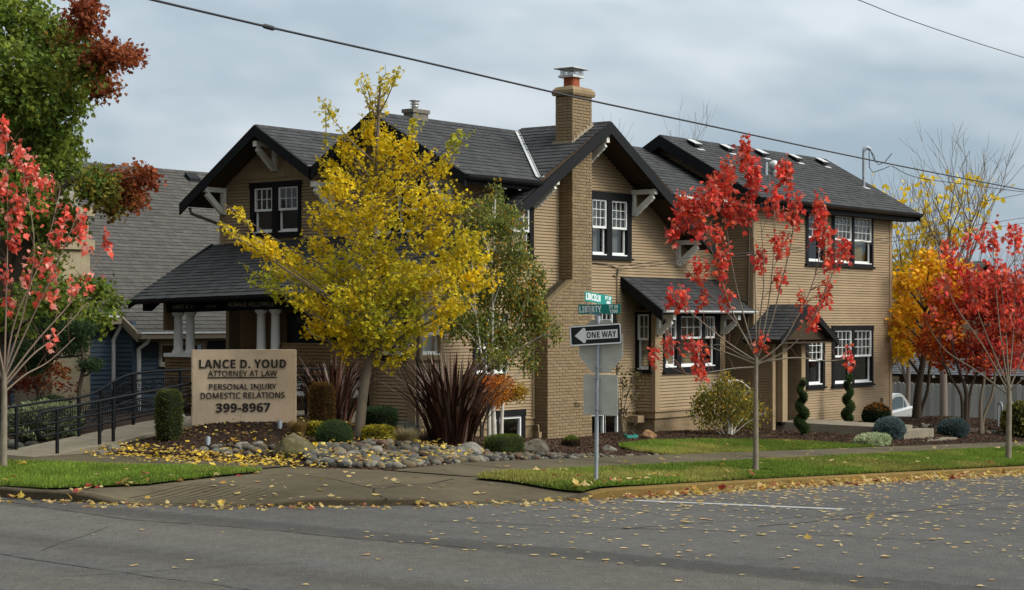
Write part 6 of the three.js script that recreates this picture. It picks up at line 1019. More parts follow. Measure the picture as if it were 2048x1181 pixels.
// bare branching
function grow(mb, p, d, len, r, depth, R, tips, up = .12, minR = .004) {
  const n = 4, pts = [p.clone()]; let q = p.clone(), dir = d.clone();
  for (let i = 0; i < n; i++) { dir.add(V((R() - .5) * .22, up * .5 + (R() - .5) * .12, (R() - .5) * .22)).normalize(); q = q.clone().addScaledVector(dir, len / n); pts.push(q); }
  mb.tube(pts, pts.map((_, i) => Math.max(minR * .6, r * (1 - .45 * i / n))), depth > 2 ? 6 : 4, false);
  if (depth === 0) { tips.push(q); return; }
  const k = depth > 3 ? 3 : 2 + (R() < .55 ? 1 : 0);
  for (let i = 0; i < k; i++) { const s = pts[Math.min(n, 1 + Math.floor(R() * 4) + (i === 0 ? 3 : 0))] || q, a = R() * 6.283, w = i === 0 ? .25 : .45 + .35 * R(), side = V(Math.cos(a), .1, Math.sin(a)); const nd = dir.clone().multiplyScalar(1).addScaledVector(side, w).normalize(); grow(mb, s, nd, len * (.62 + .25 * R()), Math.max(minR, r * .58), depth - 1, R, tips, up, minR); }
}
function bareTree(label, px, py, Z, y, h, r, depth, seed, leaves, m = M.twigGrey, group) {
  const b = at(px, py, Z); b.y = y; const t = thing('bare_tree', label, 'tree', [b.x, b.y, b.z], group), R = rng(seed), tk = new MB(), br = new MB(), tips = [];
  const top = V(b.x + .2 * (R() - .5), y + h * .34, b.z + .2 * (R() - .5)); tk.tube([V(b.x, y - .2, b.z), b.clone().lerp(top, .5), top], [r * 1.15, r, r * .8], 8); tk.build('trunk', m, t);
  for (let i = 0; i < 5; i++) { const a = i * 1.26 + R(), s = i ? .42 : .05; grow(br, top.clone().add(V(0, -h * .06 * i * R(), 0)), V(Math.cos(a) * s, 1, Math.sin(a) * s).normalize(), h * .26, r * .55, depth, R, tips, .13, .006); }
  br.build('branch', m, t, 'stuff');
  if (leaves) { const cr = new Crown(seed + 5); for (let i = 0; i < leaves; i++) { const q = tips[Math.floor(R() * tips.length)]; if (q.y - y > h * .98 || (q.y - y < h * .2)) continue; cr.leaf(q.clone().add(V((R() - .5) * .3, -.1 * R(), (R() - .5) * .3)), .21, mix([.74, .50, .02], [.80, .60, .05], R()), .6); } cr.build(t, LEAF.ovate, 'foliage', 0); }
  return t;
}
bareTree('tall thin tree with a few last yellow leaves right of the house roof', 1888, 850, 57, -.9, 8.0, .12, 5, 201, 620, mat(C(.17, .14, .115), .95));
bareTree('smaller nearly bare tree with yellow leaves at the house corner', 1815, 850, 58, -.9, 6.4, .08, 4, 207, 480, mat(C(.17, .14, .115), .95));
bareTree('bare tree rising behind the roof to the right of the brick chimney', 1276, 850, 70, -.5, 9.2, .13, 5, 203, 0, mat(C(.24, .19, .16), .95));
bareTree('bare tree top peeping over the roof beside the first roof vent', 1372, 850, 72, -.6, 8.2, .12, 5, 205, 0, mat(C(.24, .19, .16), .95));
{ // a far line of bare trees reads as one mass
  const g = new MB(), R = rng(209), tips = []; const w = thing('far_bare_wood', 'far grey line of bare trees along the right horizon', 'wood', [100, -3, -60]); w.userData.kind = 'stuff';
  for (let i = 0; i < 26; i++) { const p = at(1790 + i * 16 + R() * 12, 720, 108 + R() * 25); p.y = -3; const h = 7 + 3.5 * R(); g.tube([p, p.clone().add(V(0, h * .35, 0))], [.18, .13], 5, false); for (let k = 0; k < 4; k++) { const a = R() * 6.3; grow(g, p.clone().add(V(0, h * (.2 + .15 * R()), 0)), V(Math.cos(a) * .4, 1, Math.sin(a) * .4).normalize(), h * .27, .09, 3, R, tips, .12, .014); } }
  g.build('branches', mat(C(.22, .19, .18), 1), w, 'stuff');
  const f = new Crown(211); for (let i = 0; i < 22; i++) { const p = at(1760 + i * 18, 690, 100 + R() * 10); f.cluster(p.setY(-.5 + 2.4 * R()), [1.6, 1.6, 1.6], 130, .3, (q, t) => { const k = .5 + .7 * q(); return i % 3 ? [.07 * k, .075 * k, .03 * k] : [.16 * k, .12 * k, .03 * k]; }, { per: 10, spread: .5 }); } f.build(w, LEAF.ovate, 'foliage', 0);
}
// ------------------------------------------------------------------ clipped shrubs: a dark core with small leaves standing all over it
function shrub(name, label, cat, pos, geo, n, size, col, o = {}) { // geo: the shape, base at y = 0
  const t = thing(name, label, cat, pos, o.group), r = rng(o.seed || Math.round(pos[0] * 977)); const P = geo.attributes.position;
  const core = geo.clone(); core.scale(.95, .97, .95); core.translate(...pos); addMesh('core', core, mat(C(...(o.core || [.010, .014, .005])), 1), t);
  const big = new THREE.Mesh(geo.index ? geo.toNonIndexed() : geo), s = new MeshSurfaceSampler(big).setRandomGenerator(r).build(), q = V(0, 0, 0), nn = V(0, 0, 0), cr = new Crown(7 + (o.seed || 1)); cr.r = r;
  for (let i = 0; i < n; i++) {
    s.sample(q, nn); const lump = fbm(q.x * 9 + 5, q.y * 9 + q.z * 7, 0, 2, 401); const d = nn.clone().multiplyScalar(1).add(V(gauss(r) * .6, gauss(r) * .6 + (o.up || .2), gauss(r) * .6)).normalize(), w = V(gauss(r), gauss(r), gauss(r)), x = d.clone().cross(w).normalize(), z = x.clone().cross(d), m = new THREE.Matrix4().makeBasis(x, d, z), k = size * (.7 + .6 * r()); m.scale(V(k, k, k));
    m.setPosition(q.clone().addScaledVector(nn, (lump - .6) * (o.rough ?? .05) - .3 * size + .25 * size * r()).add(V(...pos))); cr.L.push([m, col(r, lump, q)]);
  }
  cr.build(t, o.leaf || LEAF.needle, 'foliage', 0); return t;
}
const ell = (a, b, c, k = .5) => { const g = new THREE.SphereGeometry(1, 24, 16); g.scale(a, b, c); g.translate(0, b * k * 1.7, 0); return g; };
const roundBox = (w, h, d, p = 4) => { const g = new THREE.SphereGeometry(1, 32, 24), P = g.attributes.position; for (let i = 0; i < P.count; i++) { const v = V(P.getX(i), P.getY(i), P.getZ(i)), k = Math.pow(Math.abs(v.x) ** p + Math.abs(v.y) ** p + Math.abs(v.z) ** p, -1 / p); P.setXYZ(i, v.x * k * w / 2, v.y * k * h / 2 + h / 2, v.z * k * d / 2); } g.computeVertexNormals(); return g; };
const yp = (px, py, Z, up = 0) => { const p = at(px, py, Z); return [p.x, yardY(p.x, p.z) + up, p.z]; };
const gcol = (a, b) => (r, l) => { const k = (.55 + .8 * r() * (.5 + l)) * 1.5; return mix([a[0] * k, a[1] * k, a[2] * k], [b[0] * k, b[1] * k, b[2] * k], r()); };
const S_ = Z => Z / 3704;
shrub('column_shrub', 'green clipped column shrub at the left end of the stone slab', 'shrub', yp(337, 858, 31.9), roundBox(.37, .86, .37, 5), 3200, .045, gcol([.035, .060, .012], [.085, .085, .015]), { seed: 3 });
shrub('column_shrub', 'brown dried column shrub at the right end of the stone slab', 'shrub', yp(643, 850, 33.0), roundBox(.37, .80, .37, 5), 3000, .042, gcol([.13, .065, .015], [.21, .115, .02]), { seed: 5, core: [.03, .016, .006] });
shrub('ball_shrub', 'dark green ball shrub above the mossy boulder', 'shrub', yp(668, 890, 31.1, -.06), ell(.31, .25, .31, .55), 4200, .030, gcol([.024, .055, .010], [.055, .085, .014]), { seed: 7, rough: .02 });
shrub('box_hedge', 'dark green rectangular shrub at the foot of the front wall', 'shrub', yp(757, 866, 33.6, .02), roundBox(.60, .36, .5, 6), 3000, .05, gcol([.020, .045, .016], [.04, .07, .02]), { seed: 9 });
shrub('low_shrub', 'low yellow green shrub right of the ginkgo trunk', 'shrub', yp(757, 884, 31.9, -.02), roundBox(.52, .26, .4, 4), 2200, .045, gcol([.13, .14, .02], [.36, .28, .02]), { seed: 11, core: [.03, .03, .006], leaf: LEAF.ovate });
shrub('low_shrub', 'low yellow green shrub between the slab and the dark green ball', 'shrub', yp(632, 866, 32.0, 0), roundBox(.30, .22, .3, 4), 1100, .045, gcol([.13, .14, .02], [.36, .28, .02]), { seed: 12, core: [.03, .03, .006], leaf: LEAF.ovate });
shrub('box_hedge', 'flat topped green shrub among the river stones by the birch', 'shrub', yp(1008, 912, 31.3, -.03), roundBox(.70, .37, .46, 4.5), 5200, .030, gcol([.045, .075, .012], [.095, .11, .014]), { seed: 13, rough: .02 });
shrub('round_shrub', 'dark round shrub with a few orange tips at the house corner', 'shrub', yp(1753, 851, 48.4, -.08), ell(.36, .30, .34, .6), 2400, .06, (r, l, q) => { const k = .55 + .8 * r(); return q.y > .42 && r() < .35 ? [.35 * k, .10 * k, .01] : [.022 * k, .04 * k, .012 * k]; }, { seed: 15, leaf: LEAF.ovate });
shrub('blue_spruce', 'dwarf blue spruce to the left of the concrete steps', 'shrub', yp(1779, 882, 43.8, -.05), ell(.37, .27, .35, .6), 5200, .055, gcol([.05, .085, .085], [.115, .155, .155]), { seed: 17, up: .4, rough: .1, core: [.012, .018, .016] });
shrub('blue_spruce', 'dwarf blue spruce to the right of the concrete steps', 'shrub', yp(1907, 868, 46.2, -.06), ell(.40, .25, .36, .55), 4800, .055, gcol([.03, .055, .055], [.07, .10, .10]), { seed: 19, up: .4, rough: .1, core: [.010, .014, .012] });
shrub('silver_groundcover', 'pale silvery groundcover beside the lawn tip near the steps', 'groundcover', yp(1745, 896, 41.6, -.05), roundBox(1.15, .26, .5, 3), 4200, .075, gcol([.20, .24, .12], [.40, .43, .27]), { seed: 21, up: .6, rough: .12, core: [.05, .06, .03] });
shrub('round_shrub', 'olive broad leaved shrub at the right edge behind the maple trunk', 'shrub', yp(2048, 868, 48.5, -.1), ell(.62, .52, .5, .55), 1900, .11, gcol([.05, .06, .015], [.15, .13, .02]), { seed: 23, leaf: LEAF.ovate, rough: .2 });
shrub('small_clump', 'small brown tuft with a fresh green top before the chimney', 'plant', yp(1142, 892, 35.4, -.03), ell(.17, .12, .16, .5), 1300, .05, (r, l, q) => { const k = .6 + .7 * r(); return q.y > .16 ? [.12 * k, .17 * k, .02 * k] : [.075 * k, .036 * k, .016 * k]; }, { seed: 25, up: .6 });
// plants at the neighbour's corner
{
  const y0 = .25;
  shrub('juniper', 'spreading grey green juniper beyond the far ramp railing', 'shrub', [at(85, 830, 33.8).x, y0 + .05, at(85, 830, 33.8).z], roundBox(1.35, .58, .9, 3), 6200, .08, gcol([.10, .13, .06], [.27, .30, .16]), { seed: 27, up: .2, rough: .25, core: [.015, .02, .01] });
  shrub('round_shrub', 'small round green shrub under the cloud pruned pine', 'shrub', [at(150, 815, 34.6).x, y0 + .1, at(150, 815, 34.6).z], ell(.17, .17, .17, .6), 1100, .05, gcol([.03, .05, .012], [.055, .08, .02]), { seed: 29 });
  shrub('round_shrub', 'dark low shrub behind the juniper', 'shrub', [at(100, 815, 36).x, y0 + .15, at(100, 815, 36).z], ell(.5, .26, .4, .6), 1500, .07, gcol([.015, .03, .010], [.03, .05, .014]), { seed: 30 });
  const p = at(165, 820, 35); const t = thing('cloud_pine', 'cloud pruned pine with dark flat pads before the blue house', 'tree', [p.x, y0, p.z]), mb = new MB(), cr = new Crown(303), r = rng(304);
  const tr = [at(160, 830, 35), at(158, 780, 35), at(165, 740, 35), at(160, 690, 35), at(120, 650, 35)]; const T = limbTube(mb, tr, .055, .02, 8); mb.tube(curve([T[6], at(175, 750, 35), at(185, 735, 35)], 6), [.03, .025, .02, .018, .016, .014, .012], 6); mb.tube(curve([T[9], at(110, 715, 35.1), at(70, 705, 35.2)], 6), .02, 6); mb.build('trunk', M.barkDark, t);
  for (const [x, y, rx, ry, n, dz] of [[183, 733, 26, 13, 620, 0], [135, 690, 48, 26, 1500, .1], [75, 705, 46, 30, 1500, .3], [160, 660, 36, 18, 700, -.1], [100, 655, 46, 24, 1100, .2], [60, 735, 40, 18, 700, .5]]) { const k = S_(35); cr.cluster(at(x, y, 35 + dz), [rx * k, ry * k, rx * k], n * 2, .072, (q, ti) => { const c = .5 + .8 * q(); return mix([.022 * c, .052 * c, .016 * c], [.055 * c, .095 * c, .025 * c], ti); }, { per: 10, spread: .06, droop: -.5 }); } cr.build(t, LEAF.needle, 'foliage', 0);
  leafyTree({ name: 'red_shrub', label: 'red and orange leaved low maple shrub before the beige chimney', Z: 36.5, base: [75, 800], y: y0, trunkPts: [[[75, 790], [70, 760], [80, 735]]], trunkR: .04, bark: M.barkDark, size: .06, geo: LEAF.maple, seed: 311, deep: 1, spread: .12, cl: [[60, 740, 36, 26, 330, .1], [105, 730, 30, 20, 240, .5], [40, 770, 34, 20, 260, 0], [90, 765, 30, 20, 200, .3], [125, 745, 16, 12, 80, .6], [135, 780, 20, 14, 70, .1]], colf: (q, ti, f) => { const k = .5 + .7 * q(); return mix([.13 * k, .012 * k, .01 * k], [.30 * k, .10 * k, .015 * k], Math.min(1, f + ti * .3)); } });
}
// spiral topiaries
for (const [lab, px, py, Z, h, s] of [['spiral clipped topiary next to the side door post', 1604, 856, 43.4, 1.42, 1], ['spiral clipped topiary in front of the lower wing windows', 1697, 849, 47.8, 1.42, -1]]) {
  const pos = yp(px, py, Z), parts = [], n = 64, turns = 3.2, P = [], R = [];
  for (let i = 0; i <= n; i++) { const t = i / n, a = s * t * turns * 6.283 + .6, rr = .072 * (1 - .45 * t); P.push(V(Math.cos(a) * rr, .12 + t * (h - .2), Math.sin(a) * rr)); R.push(.118 * (1 - .48 * t) * (i < 3 ? .75 + .1 * i : 1) * (i > n - 3 ? .65 : 1)); }
  const b = new MB(); b.tube(P, R, 12); const t = shrub('spiral_topiary', lab, 'topiary', pos, b.geo(), 5200, .04, gcol([.022, .05, .010], [.045, .085, .014]), { seed: 33 + s, rough: .03, group: 'spiral topiaries by the wing' });
  new MB().tube([[pos[0], pos[1] - .1, pos[2]], [pos[0], pos[1] + .3, pos[2]]], .03, 7).build('trunk', M.barkDark, t);
}
// climbing shrub by the bay
leafyTree({ name: 'climbing_shrub', label: 'thin climbing shrub against the wall left of the bay window', Z: 41.2, base: [1240, 882], trunkPts: [[[1240, 870], [1238, 820], [1234, 770], [1232, 730]], [[1244, 868], [1250, 810], [1262, 770]], [[1238, 866], [1244, 800], [1246, 750]]], trunkR: .022, bark: M.barkDark, size: .07, geo: LEAF.ovate, seed: 321, deep: .25, spread: .12, cl: [[1240, 770, 18, 26, 60, .2], [1264, 758, 18, 24, 60, .4], [1278, 748, 10, 8, 24, .6], [1272, 790, 16, 18, 34, .5], [1236, 822, 12, 24, 34, .4], [1258, 825, 12, 24, 30, .7], [1232, 736, 6, 12, 14, .6]], per: 5, colf: (q, ti, f) => { const k = .6 + .7 * q(); return mix([.05 * k, .07 * k, .015 * k], [.18 * k, .075 * k, .02 * k], f * ti); } });
// ------------------------------------------------------------------ strap-leaved flax: every blade its own
function flax(label, px, py, Z, n, h, seed) {
  const pos = yp(px, py, Z), t = thing('flax_plant', label, 'plant', pos, 'bronze flax plants'), r = rng(seed), geos = [];
  for (let g = 0; g < 6; g++) { const bend = .03 + .09 * g, w = .021 + .004 * (g % 3), m = new MB(), N = 9, P = []; for (let i = 0; i <= N; i++) { const s = i / N, a = bend * s * s; P.push([Math.sin(a) * s, Math.cos(a) * s, w * (s < .12 ? .6 + 3.3 * s : Math.pow(1 - (s - .12) / .88, .55) + .02)]); } for (let i = 0; i < N; i++) { const [x0, y0, w0] = P[i], [x1, y1, w1] = P[i + 1]; for (const sg of [-1, 1]) { const f = [[x0, y0, 0], [x0 + .25 * w0, y0 - .05 * w0, sg * w0], [x1 + .25 * w1, y1 - .05 * w1, sg * w1], [x1, y1, 0]]; sg > 0 ? m.quad(...f) : m.quad(f[0], f[3], f[2], f[1]); } } geos.push(m.geo()); }
  const mats = [[.085, .034, .022], [.055, .022, .016], [.13, .062, .036], [.035, .015, .011], [.20, .135, .095], [.12, .045, .022]].map(c => mat(C(...c), .42, { map: rep(streak, .1, 1) }));
  for (let i = 0; i < n; i++) { const m = shade(new THREE.Mesh(geos[Math.floor(r() * 6)], mats[Math.floor(r() * mats.length)])); const L = h * (.42 + .62 * Math.pow(r(), .7)), a = r() * 6.283, rr = .36 * Math.sqrt(r()), tilt = .02 + .10 * rr / .36 + .40 * Math.pow(r(), 2.0); m.name = 'leaf'; m.scale.set(L, L, L * 1.0); m.rotation.set(0, a, -tilt, 'YXZ'); m.position.set(Math.cos(a) * rr, -.03, -Math.sin(a) * rr); t.add(m); }
  return t;
}
flax('tall bronze flax with sword leaves before the birch', 905, 886, 32.5, 290, 1.72, 331);
flax('bronze flax with sword leaves between the stone slab and the porch', 665, 836, 35.2, 190, 1.40, 332);
// ornamental grasses
function grassClump(label, px, py, Z, n, h, cols, seed, wide = 1) {
  const pos = yp(px, py, Z), t = thing('grass_clump', label, 'plant', pos, 'ornamental grass clumps'), r = rng(seed), m = new MB();
  for (let i = 0; i < n; i++) { const a = r() * 6.283, tl = (.1 + .9 * Math.sqrt(r())) * wide, L = h * (.6 + .5 * r()), rr = .10 * Math.sqrt(r()) * wide, c = cols[Math.floor(r() * cols.length)], k = .6 + .7 * r(), x = Math.cos(a), z = Math.sin(a), w = .0035; m.col = c.map(q => q * k); const P = s => { const o = rr + tl * .55 * L * s * (.4 + .6 * s); return [pos[0] + x * o, pos[1] - .02 + L * (s - .33 * tl * s * s), pos[2] + z * o]; }; for (let s = 0; s < 4; s++) { const A = P(s / 4), B = P((s + 1) / 4), wa = w * (1 - s / 4.3), wb = w * (1 - (s + 1) / 4.3); m.quad([A[0] - z * wa, A[1], A[2] + x * wa], [A[0] + z * wa, A[1], A[2] - x * wa], [B[0] + z * wb, B[1], B[2] - x * wb], [B[0] - z * wb, B[1], B[2] + x * wb]); } }
  m.build('blades', mat(C(1, 1, 1), .9, { vertexColors: true }), t, 'stuff'); return t;
}
grassClump('straw coloured grass clump on top of the mossy boulder', 597, 868, 31.9, 1500, .34, [[.24, .15, .05], [.30, .19, .06], [.16, .11, .04]], 341);
grassClump('pale grass clump right of the yellow green shrub', 815, 892, 31.2, 1900, .44, [[.26, .22, .11], [.20, .19, .10], [.30, .23, .12]], 342);
grassClump('blue grey fescue behind the pale grass clump', 822, 868, 32.6, 900, .42, [[.16, .22, .21], [.20, .26, .24]], 343);
grassClump('yellow leaved tuft at the foot of the tall flax', 868, 872, 33, 260, .28, [[.30, .24, .03], [.16, .17, .03]], 344);
// ------------------------------------------------------------------ boulders and river stones
function rock(name, label, pos, s, m, seed, o = {}) {
  let g = new THREE.IcosahedronGeometry(1, o.det ?? 5); const P = g.attributes.position; const f = o.facet ?? .25;
  for (let i = 0; i < P.count; i++) { const v = V(P.getX(i), P.getY(i), P.getZ(i)); let k = 1 + .32 * (fbm(v.x * 1.6 + seed * 3.1, v.y * 1.6 + v.z * 1.3 + seed, 0, 4, 500 + seed) - .5) * (1 + f); const q = v.clone().multiplyScalar(k); for (let j = 0; j < (o.cuts ?? 6); j++) { const n = V(hash(j, seed, 1) - .5, hash(j, seed, 2) - .35, hash(j, seed, 3) - .5).normalize(), d = .62 + .25 * hash(j, seed, 4), e = q.dot(n) - d; if (e > 0) q.addScaledVector(n, -e * .85); } q.multiplyScalar(1 + .06 * (fbm(v.x * 7, v.y * 7 + v.z * 6, 0, 3, 540 + seed) - .5)); P.setXYZ(i, q.x * s[0], q.y * s[1], q.z * s[2]); }
  g = mergeVertices(g.deleteAttribute('normal').deleteAttribute('uv'), 1e-4); g.computeVertexNormals(); const uv = []; for (let i = 0; i < g.attributes.position.count; i++) uv.push(g.attributes.position.getX(i) + g.attributes.position.getY(i) * .5, g.attributes.position.getZ(i) + g.attributes.position.getY(i) * .7); g.setAttribute('uv', new THREE.Float32BufferAttribute(uv, 2));
  g.rotateY(o.turn ?? .9); g.translate(pos[0], pos[1] + s[1] * (o.sink ?? .45), pos[2]); const r = addMesh(name, g, m); tag(r, label, 'boulder'); return r;
}
const stoneTex = (a, b, c) => { const t = dataTex(256, (u, v) => { const n = fbm(u * 5, v * 5, 5, 5, 601), k = .8 + .4 * (fbm(u * 50, v * 50, 50, 2, 605) - .5); const q = mix(a, b, sm(.4, .62, n)); return mix(q, c, sm(.58, .7, fbm(u * 7, v * 7, 7, 4, 609))).map(x => x * k); }, false); return mat(C(1, 1, 1), .95, { map: rep(t, .7), bumpMap: rep(grain, .25), bumpScale: .008 }); };
rock('boulder', 'large mossy brown boulder among the river stones', yp(588, 908, 29.95, -.02), [.48, .28, .34], stoneTex([.15, .125, .07], [.10, .09, .035], [.22, .18, .11]), 3, { turn: 1.1 });
rock('boulder', 'pale grey pointed boulder left of the flat topped shrub', yp(942, 912, 30.6, -.04), [.34, .19, .26], stoneTex([.24, .225, .185], [.31, .29, .24], [.16, .15, .12]), 5, { turn: .2, cuts: 9 });
rock('boulder', 'long grey brown boulder right of the flat topped shrub', yp(1068, 904, 32.6, -.05), [.36, .20, .26], stoneTex([.16, .135, .095], [.22, .19, .14], [.09, .085, .06]), 7, { turn: .5, cuts: 8 });
rock('boulder', 'grey wedge boulder at the tip of the mulch near the lawn', yp(1218, 903, 34.6, -.03), [.23, .12, .15], stoneTex([.22, .20, .16], [.28, .25, .20], [.13, .12, .09]), 9, { turn: .8, cuts: 9 });
rock('boulder', 'rounded rusty brown rock beside the teal splash block', yp(1297, 877, 40.4, -.02), [.24, .15, .18], stoneTex([.27, .15, .07], [.36, .22, .12], [.20, .10, .05]), 11, { turn: .9, cuts: 4 });
rock('boulder', 'flat grey rock beside the ramp foot', yp(228, 905, 31.3, -.03), [.20, .11, .16], stoneTex([.20, .18, .14], [.26, .23, .18], [.12, .11, .09]), 13, { turn: .3, cuts: 9 });
rock('boulder', 'smaller grey rock left of the flat one at the ramp foot', yp(200, 906, 31.0, -.04), [.15, .10, .13], stoneTex([.17, .155, .125], [.23, .2, .16], [.12, .11, .09]), 15, { turn: .6, cuts: 8 });
{ const p = yp(1262, 874, 40.6), t = thing('splash_block', 'teal plastic splash block on the mulch beside the rusty rock', 'splash block', p); const X = new THREE.Matrix4().makeRotationY(.75).setPosition(...p); const b = new MB(X); b.box(-.26, .26, .01, .035, -.12, .12); b.box(-.26, .26, .035, .075, -.12, -.10); b.box(-.26, .26, .035, .075, .10, .12); b.box(-.26, -.24, .035, .075, -.10, .10); b.build('tray', mat(C(.05, .34, .28), .5), t); }
{
  const poly = [[20.86, -20.15], [20.95, -19.5], [21.35, -18.85], [21.9, -18.6], [23.4, -18.53], [26.2, -18.54], [29.0, -18.58], [29.0, -18.72], [26.4, -18.95], [25.3, -19.25], [24.5, -19.6], [24.0, -20.15], [23.4, -20.75], [22.8, -21.15], [22.1, -21.25], [21.6, -20.8], [21.3, -20.5]];
  const polyB = [[20.95, -22.9], [20.95, -22.0], [21.2, -21.5], [21.8, -21.6], [22.0, -22.3], [21.6, -22.9]];
  const polyD = [[19.7, -29.2], [19.7, -26.45], [20.6, -26.4], [21.0, -26.7], [20.6, -29.2]];
  const g = thing('river_stone_bed', 'bed of rounded grey river stones along the pavement corner', 'stones', [23, .15, -20]);
  const geos = []; for (let i = 0; i < 8; i++) { let q = new THREE.IcosahedronGeometry(1, 3); const P = q.attributes.position; for (let j = 0; j < P.count; j++) { const v = V(P.getX(j), P.getY(j), P.getZ(j)), k = 1 + .38 * (fbm(v.x * 1.1 + i * 5, v.y * 1.1 + v.z * .9 + i, 0, 2, 620) - .5); P.setXYZ(j, v.x * k, v.y * k * .62, v.z * k * .82); } q.deleteAttribute('normal'); q = mergeVertices(q, 1e-4); q.computeVertexNormals(); geos.push(q); }
  const mats = [[.20, .18, .14], [.26, .23, .17], [.11, .105, .09], [.32, .26, .17], [.16, .16, .145], [.25, .19, .11], [.08, .07, .06], [.40, .36, .28], [.22, .13, .085], [.22, .215, .18]].map(c => mat(C(...c.map(q => q * .56)), .8, { map: rep(blotch, .3) }));
  const r = rng(71), all = [];
  const pile = (x, z) => .14 * Math.exp(-(((x - 22.6) / 1.0) ** 2 + ((z + 20.1) / .9) ** 2)) + .07 * Math.exp(-(((x - 24.4) / 1.2) ** 2 + ((z + 19.3) / .6) ** 2));
  const put = (P, n, big, lay) => { const xs = P.map(q => q[0]), zs = P.map(q => q[1]); let k = 0, guard = 0; while (k < n && guard++ < n * 40) { const x = Math.min(...xs) + r() * (Math.max(...xs) - Math.min(...xs)), z = Math.min(...zs) + r() * (Math.max(...zs) - Math.min(...zs)); if (!inPoly(P, x, z)) continue; const far = sm(26, 21.8, x), s = (.026 + .088 * Math.pow(r(), 1.9) * (.45 + .75 * far)) * big; all.push({ x, y: yardY(x, z) + (lay ? pile(x, z) * r() * 1.0 : 0) + s * .28, z, s, m: Math.floor(r() * mats.length), g: k % 8, rot: [r() * .5 - .25, r() * 6.28, r() * .5 - .25] }); k++; } };
  put(poly, 1250, 1.0, true); put(polyB, 70, 1.0, false); put(polyD, 60, 1.35, false);
  all.sort((a, b) => b.s / Math.hypot(b.x, b.z) - a.s / Math.hypot(a.x, a.z));
  const bed = new MB(); const small = [];
  all.forEach((o, i) => { const M4 = new THREE.Matrix4().compose(V(o.x, o.y, o.z), new THREE.Quaternion().setFromEuler(new THREE.Euler(...o.rot)), V(o.s, o.s, o.s)); if (i < 300) { const m = shade(new THREE.Mesh(geos[o.g], mats[o.m])); m.name = 'stone'; M4.decompose(m.position, m.quaternion, m.scale); m.position.sub(g.position); g.add(m); } else (small[o.m] ||= []).push(geos[o.g].clone().applyMatrix4(M4)); });
  small.forEach((s, i) => addMesh('stone', mergeGeometries(s), mats[i], g, 'stuff'));
  // slate rubble on the bank by the right hand maple
  const s2 = thing('slate_rubble', 'strip of broken slate pieces on the bank by the bicycle rack', 'stones', [46, -.6, -19.5]), r2 = rng(73), pieces = [];
  for (let i = 0; i < 150; i++) { const t = r2(), x = 44.0 + 3.6 * t + (r2() - .5) * .9, z = -20.9 + 2.3 * t * 1.0 + (r2() - .5) * .5, s = .05 + .08 * r2(), b = new THREE.BoxGeometry(s * 1.8, s * .5, s * 1.2), m = shade(new THREE.Mesh(b, mats[[0, 3, 5, 6, 8, 1][Math.floor(r2() * 6)]])); m.name = 'slate'; m.position.set(x, yardY(x, z) + s * .25, z).sub(s2.position); m.rotation.set((r2() - .5) * .8, r2() * 6, (r2() - .5) * .8); s2.add(m); }
}
// shreds of bark on the mulch
{
  const g = new THREE.BoxGeometry(.055, .012, .018), r = rng(81), L = [];
  const zone = (x0, x1, z0, z1, n) => { for (let i = 0; i < n; i++) { const x = x0 + r() * (x1 - x0), z = z0 + r() * (z1 - z0); if (inPoly(LAWNS[2].poly, x, z) || (z < -24 && x > 28) || (z < -23 && x > 39.5) || (x < 27.5 && z > -26.3 && z < -24.7 && x < 23.5)) continue; L.push([x, yardY(x, z) + .012, z]); } };
  zone(20.6, 28, -26.5, -18.55, 9000); zone(28, 39.6, -23.9, -18.6, 9000); zone(39.4, 50, -22.9, -18.6, 6000);
  const im = new THREE.InstancedMesh(g, mat(C(1, 1, 1), 1), L.length); const q = new THREE.Quaternion(), e = new THREE.Euler(); L.forEach((p, i) => { const s = .5 + .9 * r(); e.set((r() - .5) * .9, r() * 6.3, (r() - .5) * .9); im.setMatrixAt(i, new THREE.Matrix4().compose(V(...p), q.setFromEuler(e), V(s, s, s))); const k = .4 + 1.1 * r(); im.setColorAt(i, r() < .04 ? C(.16, .10, .06) : C(.062 * k, .036 * k, .022 * k)); }); im.name = 'bark_chips'; shade(im); scene.add(im); tag(im, 'dark brown bark chips covering the planting beds', 'mulch', null, 'stuff');
}
// ------------------------------------------------------------------ fallen leaves
function litter(label, geos, list, size, cols, seed, flat = .35, upP = .18) {
  const r = rng(seed), byGeo = geos.map(() => []); list.forEach((p, i) => byGeo[i % geos.length].push(p));
  const t = new THREE.Group(); t.name = numbered('fallen_leaves'); scene.add(t); tag(t, label, 'leaves', null, 'stuff');
  byGeo.forEach((L, k) => { const im = new THREE.InstancedMesh(geos[k], LM, L.length), q = new THREE.Quaternion(), e = new THREE.Euler(); L.forEach((p, i) => { const s = size * (.45 + 1.0 * r() * r() + .15 * r()), up = r() < upP ? 1.1 : flat; e.set(-Math.PI / 2 + (r() - .5) * up * 2, 0, 0); const m = new THREE.Matrix4().makeRotationY(r() * 6.283).multiply(new THREE.Matrix4().makeRotationFromEuler(e)).scale(V(s, s, s)); m.setPosition(p[0], p[1] + .006 + .012 * r() + (up > 1 ? .02 : 0), p[2]); im.setMatrixAt(i, m); const c = cols[Math.floor(Math.pow(r(), 1.3) * cols.length)], v = .7 + .5 * r(); im.setColorAt(i, C(c[0] * v, c[1] * v, c[2] * v)); }); im.name = 'leaves'; im.userData.kind = 'stuff'; shade(im); t.add(im); });
}
